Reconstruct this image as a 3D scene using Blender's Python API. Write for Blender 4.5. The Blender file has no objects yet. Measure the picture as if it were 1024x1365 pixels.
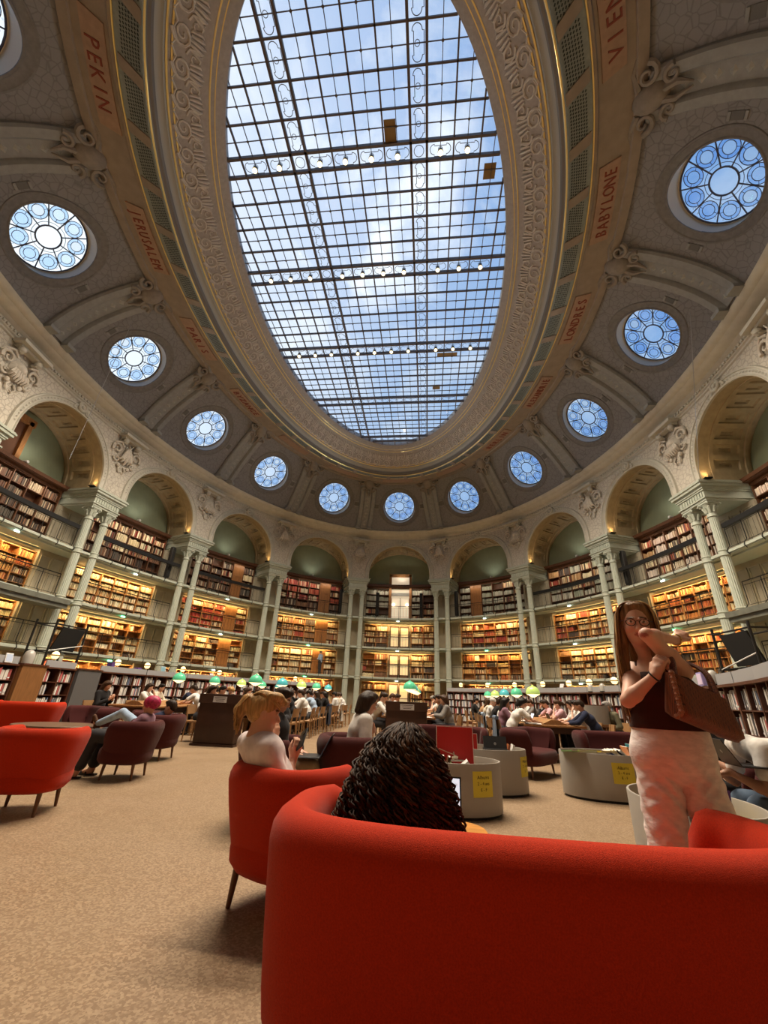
SKY_STR = 1.0; EXPO = 0.0; SPOT_E = 1080.0; SHELF_E = 85.0; ARCH_E = 22.0; PROJ_E = 30.0; RAIL_E = 22.0; CEIL_E = 700.0
ORD2 = ['first', 'second', 'third', 'fourth', 'fifth', 'sixth', 'seventh', 'eighth', 'ninth', 'tenth', 'eleventh', 'twelfth', 'thirteenth', 'fourteenth', 'fifteenth', 'sixteenth', 'seventeenth', 'eighteenth', 'nineteenth', 'twentieth']
import bpy, math, random
import numpy as np
from mathutils import Vector, Matrix
rnd = random.Random(7)
PI = math.pi
SC = bpy.context.scene
COL = SC.collection
V = Vector
# ------------------------------------------------------------------ helpers
class MB:
    """collects polygons for one mesh"""
    def __init__(s):
        s.v = []; s.f = []; s.m = []; s.c = []
        s.mi = 0; s.col = None
    def add(s, vs, fs):
        b = len(s.v)
        for p in vs: s.v.append((float(p[0]), float(p[1]), float(p[2])))
        for f in fs:
            s.f.append(tuple(i + b for i in f)); s.m.append(s.mi); s.c.append(s.col)
        return s
    def box(s, c, d, M=None, taper=1.0):
        x, y, z = d[0] / 2, d[1] / 2, d[2] / 2
        vs = []
        for dz, t in ((-z, 1.0), (z, taper)):
            for dx, dy in ((-x, -y), (x, -y), (x, y), (-x, y)):
                p = V((dx * t, dy * t, dz))
                if M: p = M @ p
                vs.append(p + V(c))
        return s.add(vs, [(0, 3, 2, 1), (4, 5, 6, 7), (0, 1, 5, 4), (1, 2, 6, 5), (2, 3, 7, 6), (3, 0, 4, 7)])
    def tube(s, pts, r, n=8, caps=True, closed=False, flat=None):
        pts = [V(p) for p in pts]; N = len(pts)
        rs = r if isinstance(r, (list, tuple)) else [r] * N
        vs = []; up = None
        for i, p in enumerate(pts):
            if closed: t = pts[(i + 1) % N] - pts[i - 1]
            else: t = pts[min(i + 1, N - 1)] - pts[max(i - 1, 0)]
            if t.length < 1e-9: t = V((0, 0, 1))
            t.normalize()
            if up is None:
                up = V((0, 0, 1)) if abs(t.z) < .9 else V((1, 0, 0))
                if flat is not None: up = V(flat)
            a = t.cross(up)
            if a.length < 1e-6: a = t.orthogonal()
            a.normalize(); b = a.cross(t); b.normalize(); up = b if flat is None else V(flat)
            for k in range(n):
                w = 2 * PI * k / n
                vs.append(p + (a * math.cos(w) + b * math.sin(w)) * rs[i])
        fs = []
        for i in range(N if closed else N - 1):
            j = (i + 1) % N
            for k in range(n):
                l = (k + 1) % n
                fs.append((i * n + k, i * n + l, j * n + l, j * n + k))
        if caps and not closed:
            fs.append(tuple(range(n - 1, -1, -1))); fs.append(tuple((N - 1) * n + k for k in range(n)))
        return s.add(vs, fs)
    def lathe(s, prof, n=24, c=(0, 0, 0), M=None, sx=1.0, sy=1.0, a0=0.0, a1=2 * PI, rmod=None):
        full = abs(a1 - a0 - 2 * PI) < 1e-6
        m = n if full else n + 1
        vs = []
        for (r, z) in prof:
            for k in range(m):
                w = a0 + (a1 - a0) * k / n
                rr = r * (rmod(k) if rmod else 1)
                p = V((rr * math.cos(w) * sx, rr * math.sin(w) * sy, z))
                if M: p = M @ p
                vs.append(p + V(c))
        fs = []
        for i in range(len(prof) - 1):
            for k in range(n):
                l = (k + 1) % m if full else k + 1
                fs.append((i * m + k, i * m + l, (i + 1) * m + l, (i + 1) * m + k))
        if full:
            if prof[0][0] > 1e-5: fs.append(tuple(range(m - 1, -1, -1)))
            if prof[-1][0] > 1e-5: fs.append(tuple((len(prof) - 1) * m + k for k in range(m)))
        return s.add(vs, fs)
    def grid(s, fn, nu, nv, wrapu=False):
        vs = [fn(i / nu, j / nv) for j in range(nv + 1) for i in range(nu if wrapu else nu + 1)]
        w = nu if wrapu else nu + 1
        fs = []
        for j in range(nv):
            for i in range(nu):
                a = j * w + i; b = j * w + (i + 1) % w
                fs.append((a, b, b + w, a + w))
        return s.add(vs, fs)
    def loft(s, rings, closed=True, cap0=True, cap1=True):
        n = len(rings[0]); vs = [p for r in rings for p in r]; fs = []
        for i in range(len(rings) - 1):
            for k in range(n if closed else n - 1):
                l = (k + 1) % n
                fs.append((i * n + k, i * n + l, (i + 1) * n + l, (i + 1) * n + k))
        if closed and cap0: fs.append(tuple(range(n - 1, -1, -1)))
        if closed and cap1: fs.append(tuple((len(rings) - 1) * n + k for k in range(n)))
        return s.add(vs, fs)
    def prism(s, outline, z0, z1, M=None):
        n = len(outline)
        vs = [V((x, y, z0)) for x, y in outline] + [V((x, y, z1)) for x, y in outline]
        if M: vs = [M @ p for p in vs]
        fs = [tuple(range(n - 1, -1, -1)), tuple(range(n, 2 * n))]
        fs += [(k, (k + 1) % n, n + (k + 1) % n, n + k) for k in range(n)]
        return s.add(vs, fs)
    def mesh(s, name, smooth=True, ang=38):
        me = bpy.data.meshes.new(name)
        me.from_pydata(s.v, [], s.f)
        if any(s.m): me.polygons.foreach_set('material_index', s.m)
        if any(c is not None for c in s.c):
            ca = me.color_attributes.new('Col', 'FLOAT_COLOR', 'CORNER')
            arr = np.ones((len(me.loops), 4), np.float32)
            ls = np.zeros(len(s.f), np.int32); me.polygons.foreach_get('loop_total', ls)
            cc = np.array([c if c is not None else (1, 1, 1) for c in s.c], np.float32)
            arr[:, :3] = np.repeat(cc, ls, axis=0)
            ca.data.foreach_set('color', arr.ravel())
        me.validate()
        if smooth:
            me.shade_smooth()
            me.set_sharp_from_angle(angle=math.radians(ang))
        return me
    def build(s, name, mats, parent=None, smooth=True, ang=38):
        return link(name, s.mesh(name, smooth, ang), mats, parent)
def link(name, me, mats, parent=None):
    if not isinstance(mats, (list, tuple)): mats = [mats]
    if not len(me.materials):
        for m in mats: me.materials.append(m)
    o = bpy.data.objects.new(name, me); COL.objects.link(o)
    if parent is not None: o.parent = parent
    return o
def empty(name, loc=(0, 0, 0), rz=0.0):
    o = bpy.data.objects.new(name, None); COL.objects.link(o)
    o.location = loc; o.rotation_euler = (0, 0, rz); o.empty_display_size = .1
    return o
def tag(o, label=None, cat=None, group=None, kind=None):
    if label: o['label'] = label
    if cat: o['category'] = cat
    if group: o['group'] = group
    if kind: o['kind'] = kind
    return o
KIDS = {}
def copy_tree(o, loc=None, rz=None):
    c = o.copy(); COL.objects.link(c)
    for k in ('label', 'group'):
        if k in c: del c[k]
    for ch in o.children:
        d = ch.copy(); COL.objects.link(d); d.parent = c
        for g in ch.children:
            e = g.copy(); COL.objects.link(e); e.parent = d
    if loc is not None: c.location = loc
    if rz is not None: c.rotation_euler = (0, 0, rz)
    return c
def setmat(o, m, slot=0):
    o.material_slots[slot].link = 'OBJECT'; o.material_slots[slot].material = m
def rotz(a): return Matrix.Rotation(a, 3, 'Z')
def rotx(a): return Matrix.Rotation(a, 3, 'X')
def roty(a): return Matrix.Rotation(a, 3, 'Y')
def basis(x, y, z): return Matrix((V(x), V(y), V(z))).transposed()
def rbox(hx, hy, hz, r, n=3):
    """rounded box as loft rings along z, centred"""
    rings = []
    steps = [(-hz, -r)] ; out = []
    def outline(ins):
        pts = []; a, b = hx - ins, hy - ins; rr = max(r - ins * .3, .2 * r)
        for cx, cy, s in ((a - rr, b - rr, 0), (-a + rr, b - rr, 1), (-a + rr, -b + rr, 2), (a - rr, -b + rr, 3)):
            for k in range(n + 1):
                w = PI / 2 * (s + k / n); pts.append((cx + rr * math.cos(w), cy + rr * math.sin(w)))
        return pts
    for k in range(n + 1):
        w = PI / 2 * k / n; out.append((-hz + r - r * math.cos(w), r - r * math.sin(w)))
    out = out + [(-z, i) for z, i in reversed(out)]
    return [[V((x, y, z)) for x, y in outline(i)] for z, i in out]
# ------------------------------------------------------------------ materials
MATS = {}
def mat(name, col=(.5, .5, .5), rough=.6, metal=0.0, var=0.0, vscale=8.0, bump=0.0, bscale=40.0, emit=None, estr=0.0,
        vcol=False, sheen=0.0, spec=.4, alpha=None, coords='Object', aniso=None, sss=0.0):
    if name in MATS: return MATS[name]
    m = bpy.data.materials.new(name); m.use_nodes = True; MATS[name] = m
    nt = m.node_tree; N = nt.nodes; L = nt.links
    p = N['Principled BSDF']
    p.inputs['Base Color'].default_value = (*col, 1); p.inputs['Roughness'].default_value = rough
    p.inputs['Metallic'].default_value = metal; p.inputs['Specular IOR Level'].default_value = spec
    if sheen: p.inputs['Sheen Weight'].default_value = sheen; p.inputs['Sheen Roughness'].default_value = .4
    if sss: p.inputs['Subsurface Weight'].default_value = sss; p.inputs['Subsurface Radius'].default_value = (.02, .008, .004)
    src = None
    if vcol:
        a = N.new('ShaderNodeVertexColor'); a.layer_name = 'Col'; src = a.outputs['Color']
    if var or bump:
        tc = N.new('ShaderNodeTexCoord')
        co = tc.outputs[coords]
        if aniso:
            mp = N.new('ShaderNodeMapping'); mp.inputs['Scale'].default_value = aniso; L.new(co, mp.inputs[0]); co = mp.outputs[0]
    if var:
        n = N.new('ShaderNodeTexNoise'); n.inputs['Scale'].default_value = vscale; n.inputs['Detail'].default_value = 4
        L.new(co, n.inputs['Vector'])
        r = N.new('ShaderNodeMapRange'); r.inputs[1].default_value = .3; r.inputs[2].default_value = .7
        r.inputs[3].default_value = 1 - var; r.inputs[4].default_value = 1 + var
        L.new(n.outputs[0], r.inputs[0])
        mx = N.new('ShaderNodeMix'); mx.data_type = 'RGBA'; mx.blend_type = 'MULTIPLY'; mx.inputs[0].default_value = 1
        if src: L.new(src, mx.inputs[6])
        else: mx.inputs[6].default_value = (*col, 1)
        L.new(r.outputs[0], mx.inputs[7]); src = mx.outputs[2]
    if src: L.new(src, p.inputs['Base Color'])
    if bump:
        n2 = N.new('ShaderNodeTexNoise'); n2.inputs['Scale'].default_value = bscale; n2.inputs['Detail'].default_value = 3
        L.new(co, n2.inputs['Vector'])
        b = N.new('ShaderNodeBump'); b.inputs['Strength'].default_value = bump; b.inputs['Distance'].default_value = .01
        L.new(n2.outputs[0], b.inputs['Height']); L.new(b.outputs[0], p.inputs['Normal'])
    if emit:
        p.inputs['Emission Color'].default_value = (*emit, 1); p.inputs['Emission Strength'].default_value = estr
    return m
class G:
    """tiny node-graph helper"""
    def __init__(s, m): s.nt = m.node_tree; s.N = s.nt.nodes; s.L = s.nt.links
    def n(s, typ, ins=None, **kw):
        nd = s.N.new(typ)
        for k, v in kw.items(): setattr(nd, k, v)
        for k, v in (ins or {}).items():
            if hasattr(v, 'is_output'): s.L.new(v, nd.inputs[k])
            else: nd.inputs[k].default_value = v
        return nd
    def math(s, op, a, b=0.0): return s.n('ShaderNodeMath', {0: a, 1: b}, operation=op).outputs[0]
    def mix(s, f, a, b, blend='MIX'):
        return s.n('ShaderNodeMix', {0: f, 6: a, 7: b}, data_type='RGBA', blend_type=blend).outputs[2]
def glass_mat(name, tint, trans=.9, rough=.05, body=(.6, .7, .8)):
    """thin pane: mostly clear, with a little scatter and reflection"""
    if name in MATS: return MATS[name]
    m = bpy.data.materials.new(name); m.use_nodes = True; MATS[name] = m
    g = G(m); out = g.N['Material Output']; g.N.remove(g.N['Principled BSDF'])
    t = g.n('ShaderNodeBsdfTransparent', {0: (*tint, 1)})
    d = g.n('ShaderNodeBsdfTranslucent', {0: (*body, 1)})
    gl = g.n('ShaderNodeBsdfGlossy', {0: (1, 1, 1, 1), 1: rough})
    a = g.n('ShaderNodeMixShader', {0: 1 - trans, 1: t.outputs[0], 2: d.outputs[0]})
    b = g.n('ShaderNodeMixShader', {0: .04, 1: a.outputs[0], 2: gl.outputs[0]})
    g.L.new(b.outputs[0], out.inputs[0])
    return m
# ------------------------------------------------------------------ camera
F_PX, PITCH, ROLL, YAW = 541.1, .4268, .042, -.1139
CAM = V((2.338, -14.335, 1.2))
_F = V((math.sin(YAW) * math.cos(PITCH), math.cos(YAW) * math.cos(PITCH), math.sin(PITCH)))
_R = V((math.cos(YAW), -math.sin(YAW), 0)); _U = _R.cross(_F)
_R2 = _R * math.cos(ROLL) + _U * math.sin(ROLL); _U2 = _U * math.cos(ROLL) - _R * math.sin(ROLL)
cd = bpy.data.cameras.new('camera'); co = bpy.data.objects.new('camera', cd); COL.objects.link(co)
co.matrix_world = Matrix.Translation(CAM) @ basis(_R2, _U2, -_F).to_4x4()
cd.sensor_fit = 'HORIZONTAL'; cd.sensor_width = 36; cd.lens = 36 * F_PX / 1024; cd.clip_start = .05; cd.clip_end = 300
SC.camera = co
def ray(px, py): return _F + _R2 * ((px - 512) / F_PX) - _U2 * ((py - 682.5) / F_PX)
def at_z(px, py, z): d = ray(px, py); return CAM + d * ((z - CAM.z) / d.z)
def at_y(px, py, y): d = ray(px, py); return CAM + d * ((y - CAM.y) / d.y)
# ------------------------------------------------------------------ the oval plan
OA, OB = 20.0, 14.677
_t = np.linspace(0, 2 * PI, 4001); _tm = (_t[1:] + _t[:-1]) / 2
_w = np.hypot(OB * np.cos(_tm), OA * np.sin(_tm)) ** 1.3158
_s = np.concatenate([[0], np.cumsum(_w)]); _s /= _s[-1]
def T(k): return float(np.interp((k % 16) / 16.0, _s, _t))
def P(k, o=0.0, z=0.0):
    t = T(k); x, y = OB * math.sin(t), OA * math.cos(t)
    nx, ny = math.sin(t) / OB, math.cos(t) / OA; l = math.hypot(nx, ny)
    return V((x + nx / l * o, y + ny / l * o, z))
def NRM(k):
    t = T(k); nx, ny = math.sin(t) / OB, math.cos(t) / OA; l = math.hypot(nx, ny)
    return V((nx / l, ny / l, 0))
def WID(k): return (P(k + .5) - P(k - .5)).length
def Q(k, s, o, z):
    """bay coordinates: s metres along the wall (to the viewer's right), o outwards, z up"""
    return P(k + s / WID(k), o, z)
def ang_out(k): n = NRM(k); return math.atan2(n.x, n.y)   # rotation so that local +y looks outwards: rz = -ang
def RZ(k): return -ang_out(k)
def cbox(mb, k, s0, s1, o0, o1, z0, z1, n=4, org=V((0, 0, 0))):
    rings = []
    for i in range(n + 1):
        s = s0 + (s1 - s0) * i / n
        rings.append([Q(k, s, o, z) - org for o, z in ((o0, z0), (o1, z0), (o1, z1), (o0, z1))])
    return mb.loft(rings)
def ell(a, b, z, k):
    t = T(k); return V((b * math.sin(t), a * math.cos(t), z))
# ------------------------------------------------------------------ architecture materials
def mosaic(name, c1, c2, scale, rough=.75, bump=.25, edge=.08):
    m = mat(name, c1, rough); g = G(m); p = g.N['Principled BSDF']
    tc = g.n('ShaderNodeTexCoord').outputs['Object']
    v = g.n('ShaderNodeTexVoronoi', {'Vector': tc, 'Scale': scale}, feature='DISTANCE_TO_EDGE')
    r = g.n('ShaderNodeMapRange', {0: v.outputs[0], 1: 0.0, 2: edge, 3: 0.0, 4: 1.0})
    nz = g.n('ShaderNodeTexNoise', {'Vector': tc, 'Scale': 2.2, 'Detail': 5})
    f = g.math('MULTIPLY', r.outputs[0], .75)
    f = g.math('ADD', f, g.math('MULTIPLY', nz.outputs[0], .45))
    g.L.new(g.mix(f, (*c2, 1), (*c1, 1)), p.inputs['Base Color'])
    b = g.n('ShaderNodeBump', {'Strength': bump, 'Distance': .03, 'Height': r.outputs[0]})
    g.L.new(b.outputs[0], p.inputs['Normal'])
    return m
M_STONE = mosaic('stone_mosaic', (.60, .56, .48), (.36, .32, .27), 5.0, edge=.1, bump=.4)
M_PILA = mat('pilaster_cream', (.36, .32, .24), .7, var=.08, vscale=3)
M_PLAIN = mat('cream_plaster', (.52, .50, .43), .7, var=.08, vscale=3, bump=.15, bscale=25)
M_SOFF = mat('soffit_plaster', (.40, .32, .20), .7, var=.12, vscale=4, bump=.15, bscale=20)
M_GREEN = mat('green_wall', (.25, .29, .19), .8, var=.06, vscale=2, bump=.1, bscale=60)
M_COVE = mosaic('cove_mosaic', (.225, .222, .230), (.14, .138, .145), 4.0, edge=.07, bump=.2)
M_COVED = mat('cove_ring', (.18, .175, .175), .75, var=.15, vscale=7)
M_RIB = mat('rib_plaster', (.27, .275, .27), .7, var=.1, vscale=5)
M_RIBD = mat('rib_dark', (.13, .13, .125), .7)
M_ORN = mat('ornament_plaster', (.60, .55, .47), .65, var=.12, vscale=6)
M_ORND = mat('ornament_dark', (.24, .21, .18), .7, var=.12, vscale=6)
M_BAND = mat('band_tan', (.29, .24, .195), .7, var=.1, vscale=3)
M_PLAQ = mat('plaque_tan', (.36, .24, .17), .7, var=.1, vscale=6)
M_LETTER = mat('red_paint', (.22, .045, .025), .6)
M_LATT = mat('lattice_green', (.26, .29, .27), .7, var=.1, vscale=10)
M_HOLE = mat('lattice_hole', (.04, .05, .05), .9)
M_MOULD = mat('grey_moulding', (.36, .36, .34), .6)
M_MOULDD = mat('dark_moulding', (.17, .16, .15), .7)
M_GOLD = mat('gilding', (.80, .62, .26), .32, metal=.85)
M_FRZ = mat('frieze_ground', (.34, .31, .29), .75, var=.1, vscale=8)
M_FRZO = mat('frieze_relief', (.52, .48, .44), .65, var=.1, vscale=8)
M_IRON = mat('grey_green_iron', (.44, .48, .41), .45, var=.05, vscale=6)
M_DARK = mat('dark_metal', (.028, .027, .026), .45, metal=.6)
M_BARS = mat('glazing_bars', (.10, .08, .075), .55, metal=.2)
M_BARB = mat('window_lead', (.07, .075, .11), .55)
M_REV = mat('reveal_plaster', (.62, .58, .5), .6)
M_SKYG = glass_mat('skylight_glass', (.90, .95, 1.0), .93)
M_OCG = glass_mat('oculus_glass', (.80, .90, 1.0), .86)
M_OCB = glass_mat('oculus_glass_blue', (.58, .76, 1.0), .86)
M_OCW = glass_mat('oculus_glass_pearl', (.95, .97, .98), .6, body=(.9, .9, .88))
# floor -------------------------------------------------------------
M_FLOOR = mat('speckled_floor', (.4, .3, .2), .5)
def _floor():
    g = G(M_FLOOR); p = g.N['Principled BSDF']; tc = g.n('ShaderNodeTexCoord').outputs['Object']
    v = g.n('ShaderNodeTexVoronoi', {'Vector': tc, 'Scale': 85.0}, feature='F1')
    hs = g.n('ShaderNodeSeparateColor', {0: v.outputs['Color']}).outputs[0]
    r = g.n('ShaderNodeMapRange', {0: hs, 1: .25, 2: .95, 3: 0.0, 4: 1.0}).outputs[0]
    n2 = g.n('ShaderNodeTexNoise', {'Vector': tc, 'Scale': 1.3, 'Detail': 6}).outputs[0]
    c = g.mix(r, (.235, .155, .092, 1), (.40, .29, .185, 1))
    c = g.mix(g.math('MULTIPLY', n2, .35), c, (.22, .15, .09, 1))
    g.L.new(c, p.inputs['Base Color'])
    rr = g.n('ShaderNodeMapRange', {0: n2, 1: .3, 2: .7, 3: .38, 4: .55}).outputs[0]
    g.L.new(rr, p.inputs['Roughness']); p.inputs['Specular IOR Level'].default_value = .3
_floor()
mb = MB(); mb.add([P(16 * i / 96, 2.6, 0) for i in range(96)], [tuple(range(95, -1, -1))])
fl = mb.build('floor', M_FLOOR, smooth=False); tag(fl, 'beige speckled linoleum floor of the oval reading room', 'floor', kind='structure')

ZIMP, ARC_ST, ZWT = 10.3, .45, 13.85
OF, OBK = -.3, 2.05          # face of the arcade, plane of the niches
LV = [0.0, 2.6, 4.85, 7.2]
SIDE = lambda k: 'far' if abs(k) <= 1 else ('right' if 0 < k < 6 else ('left' if -6 < k < 0 else 'near'))
ORD = ['', 'first', 'second', 'third', 'fourth', 'fifth', 'sixth', 'seventh', 'eighth']
NUM = ['', 'one', 'two', 'three', 'four', 'five', 'six', 'seven', 'eight']
def BAY(k):
    if k == 0: return 'the glazed door bay'
    if k == 8: return 'the near end bay'
    return 'bay %s %s of the glazed doors' % (NUM[abs(k)], 'right' if k > 0 else 'left')
def ARK(k): return WID(k) / 2 - .9
def arch_pts(k, r, n=28):
    """opening outline: jamb, semicircle, jamb as (s, z)"""
    pts = [(r, ZIMP)]
    for i in range(n + 1):
        w = PI * i / n; pts.append((r * math.cos(w), ZIMP + ARC_ST + r * math.sin(w)))
    pts.append((-r, ZIMP)); return pts
BAYS = list(range(-5, 6)); ALLB = list(range(-7, 9))
def wall_bay(k):
    w2 = WID(k) / 2; r = ARK(k)
    mb = MB(); ap = arch_pts(k, r + .02)
    outer = []
    for s, z in ap:
        if z <= ZIMP + ARC_ST + .001: outer.append((math.copysign(w2, s), z)); continue
        a = math.atan2(z - ZIMP - ARC_ST, s); H = ZWT - ZIMP - ARC_ST
        t = min(w2 / max(abs(math.cos(a)), 1e-6), H / max(math.sin(a), 1e-6))
        outer.append((t * math.cos(a), ZIMP + ARC_ST + t * math.sin(a)))
    # snap nearest samples to the two corners
    for sg in (1, -1):
        i = min(range(len(outer)), key=lambda i: abs(outer[i][0] - sg * w2) + abs(outer[i][1] - ZWT)); outer[i] = (sg * w2, ZWT)
    NR = 5
    rings = [[Q(k, a[0] + (b[0] - a[0]) * j / NR, OF, a[1] + (b[1] - a[1]) * j / NR) for a, b in zip(ap, outer)] for j in range(NR + 1)]
    mb.loft(rings, closed=False)
    # back of the niche below the springing and up to the vault
    wl = mb.build('wall_' + SIDE(k), M_STONE, smooth=False)
    tag(wl, 'cream mosaic spandrel wall over the arch of ' + BAY(k), 'wall', kind='structure')
    # soffit with coffers
    mb = MB(); NC = 11; apos = []; adep = []
    L0 = ARC_ST; Ltot = PI * r
    us = [0.0]; inset = [0]
    for c in range(NC):
        for f, d in ((.0, 0), (.16, 0), (.19, 1), (.36, 1), (.40, 2), (.60, 2), (.64, 1), (.81, 1), (.84, 0), (1.0, 0)):
            us.append((c + f) / NC); inset.append(d)
    us.append(1.0); inset.append(0)
    bs = [(OF, 0), (OF + .32, 0), (OF + .34, .35), (.22, .35), (.24, 0), (.42, 0), (.45, 1), (.72, 1), (.78, 2), (1.2, 2), (1.26, 1), (1.53, 1), (1.56, 0), (1.74, 0), (1.76, -.7), (1.9, -.7), (1.92, 0), (OBK, 0)]
    def sp(u, o, dep):
        rr = r + dep
        if u is None: pass
        a = PI * u; return Q(k, rr * math.cos(a), o, ZIMP + ARC_ST + rr * math.sin(a))
    rings = []
    for o, bd in bs:
        row = [Q(k, r, o, ZIMP)]
        for u, d in zip(us, inset):
            dep = .09 * (min(d, bd) if bd >= 1 else (bd if bd < 1 else 0))
            row.append(sp(u, o, dep))
        row.append(Q(k, -r, o, ZIMP)); rings.append(row)
    mb.loft(rings, closed=False)
    so = mb.build('soffit', M_SOFF, wl, smooth=True, ang=20); tag(so, 'coffered yellowish arch soffit')
    # lunette
    mb = MB(); pts = arch_pts(k, r + .1)
    ctr = Q(k, 0, OBK, ZIMP)
    mb.loft([[Q(k, s * f, OBK, ZIMP - .3 + (z - ZIMP + .3) * f) for s, z in pts] for f in (0.02, .35, .7, 1.0)], closed=False)
    mb.add([Q(k, r + .1, OBK, ZIMP), Q(k, r + .1, OBK, ZIMP - .3), Q(k, -r - .1, OBK, ZIMP - .3), Q(k, -r - .1, OBK, ZIMP)], [(0, 1, 2, 3)])
    lu = mb.build('lunette', M_GREEN, wl, smooth=False); tag(lu, 'plain sage green lunette wall')
    # archivolt
    mb = MB(); prof = [(0.0, OF + .02), (-.015, OF - .1), (.04, OF - .13), (.07, OF - .08), (.24, OF - .07), (.27, OF - .12), (.33, OF - .1), (.35, OF + .01)]
    aps = arch_pts(k, r, 36)
    rings = []
    for i, (s, z) in enumerate(aps):
        if z <= ZIMP + .001 or abs(abs(s) - r) < 1e-6: nx, nz = math.copysign(1, s), 0
        else: nx, nz = s / r, (z - ZIMP - ARC_ST) / r
        rings.append([Q(k, s + nx * p, o, z + nz * p) for p, o in prof])
    mb.loft(rings, closed=False)
    for i in range(46):      # leaf beads
        a = PI * (i + .5) / 46; c = Q(k, (r + .155) * math.cos(a), OF - .09, ZIMP + ARC_ST + (r + .155) * math.sin(a))
        t = (Q(k, (r + .155) * math.cos(a + .01), OF - .09, ZIMP + ARC_ST + (r + .155) * math.sin(a + .01)) - c).normalized()
        n = -NRM(k); b = t.cross(n)
        d, e, f = t * .07, b * .055, n * .035
        mb.add([c + d, c + e, c - d, c - e, c + f], [(0, 1, 4), (1, 2, 4), (2, 3, 4), (3, 0, 4)])
    # roundel over the crown
    c = Q(k, 0, OF - .12, ZIMP + ARC_ST + r + .3); n = NRM(k); tx = V((n.y, -n.x, 0))
    Mx = basis(tx, V((0, 0, 1)), -n)
    mb.lathe([(0, .12), (.07, .1), (.1, .04), (.14, .03), (.17, .08), (.22, .1), (.26, .06), (.27, -.12)], 20, c, Mx)
    for sg in (-1, 1):
        sc = [c + tx * sg * (.27 + .05 * q * .3 + .1 * math.sin(q * .7)) + V((0, 0, -.16 + .12 * math.cos(q * .9))) for q in range(7)]
        mb.tube(sc, [.05, .05, .045, .04, .035, .03, .02], 6)
    ar = mb.build('archivolt', M_PLAIN, wl, ang=30); tag(ar, 'pale arch moulding with leaf beads')
    return wl
for k in ALLB: wall_bay(k)
# back wall of the galleries (behind the cases), one strip per bay
for k in ALLB:
    mb = MB(); w2 = WID(k) / 2
    mb.grid(lambda u, v: Q(k, -w2 + 2 * w2 * u, OBK + .12, 10.4 * v), 6, 1)
    b = mb.build('wall_' + SIDE(k), M_PILA if abs(k) < 6 else mat('near_oak_wall', (.10, .045, .022), .6, var=.2, vscale=2), smooth=False); tag(b, ('cream' if abs(k) < 6 else 'brown') + ' gallery back wall of ' + BAY(k), 'wall', kind='structure')
# cornice and frieze sweep
def sweep_oval(prof, name, m, lab, seg=12, fn=None, smooth=True, ang=35):
    mb = MB(); rings = []
    for i in range(16 * seg + 1):
        k = -8 + i / seg
        rings.append([(fn(k, *p) if fn else P(k, p[0], p[1])) for p in prof])
    mb.loft(rings, closed=False)
    return mb
mb = sweep_oval([(-.3, 13.62), (-.36, 13.66), (-.36, 13.74), (-.42, 13.78), (-.42, 13.98), (-.5, 14.02), (-.56, 14.1), (-.72, 14.14), (-.88, 14.2), (-.94, 14.27), (-1.04, 14.3), (-1.15, 14.38), (-1.2, 14.48), (-1.06, 14.58)], '', None, '')
for i in range(560):
    k = -8 + 16 * (i + .5) / 560; c = P(k, -.45, 13.88); n = NRM(k); t = V((n.y, -n.x, 0))
    mb.box(c, (.09, .07, .09), basis(t, n, V((0, 0, 1))))
o = mb.build('trim_1', M_PLAIN, ang=30); tag(o, 'grey stone cornice running round the hall above the arches', 'cornice', kind='structure')
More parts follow.
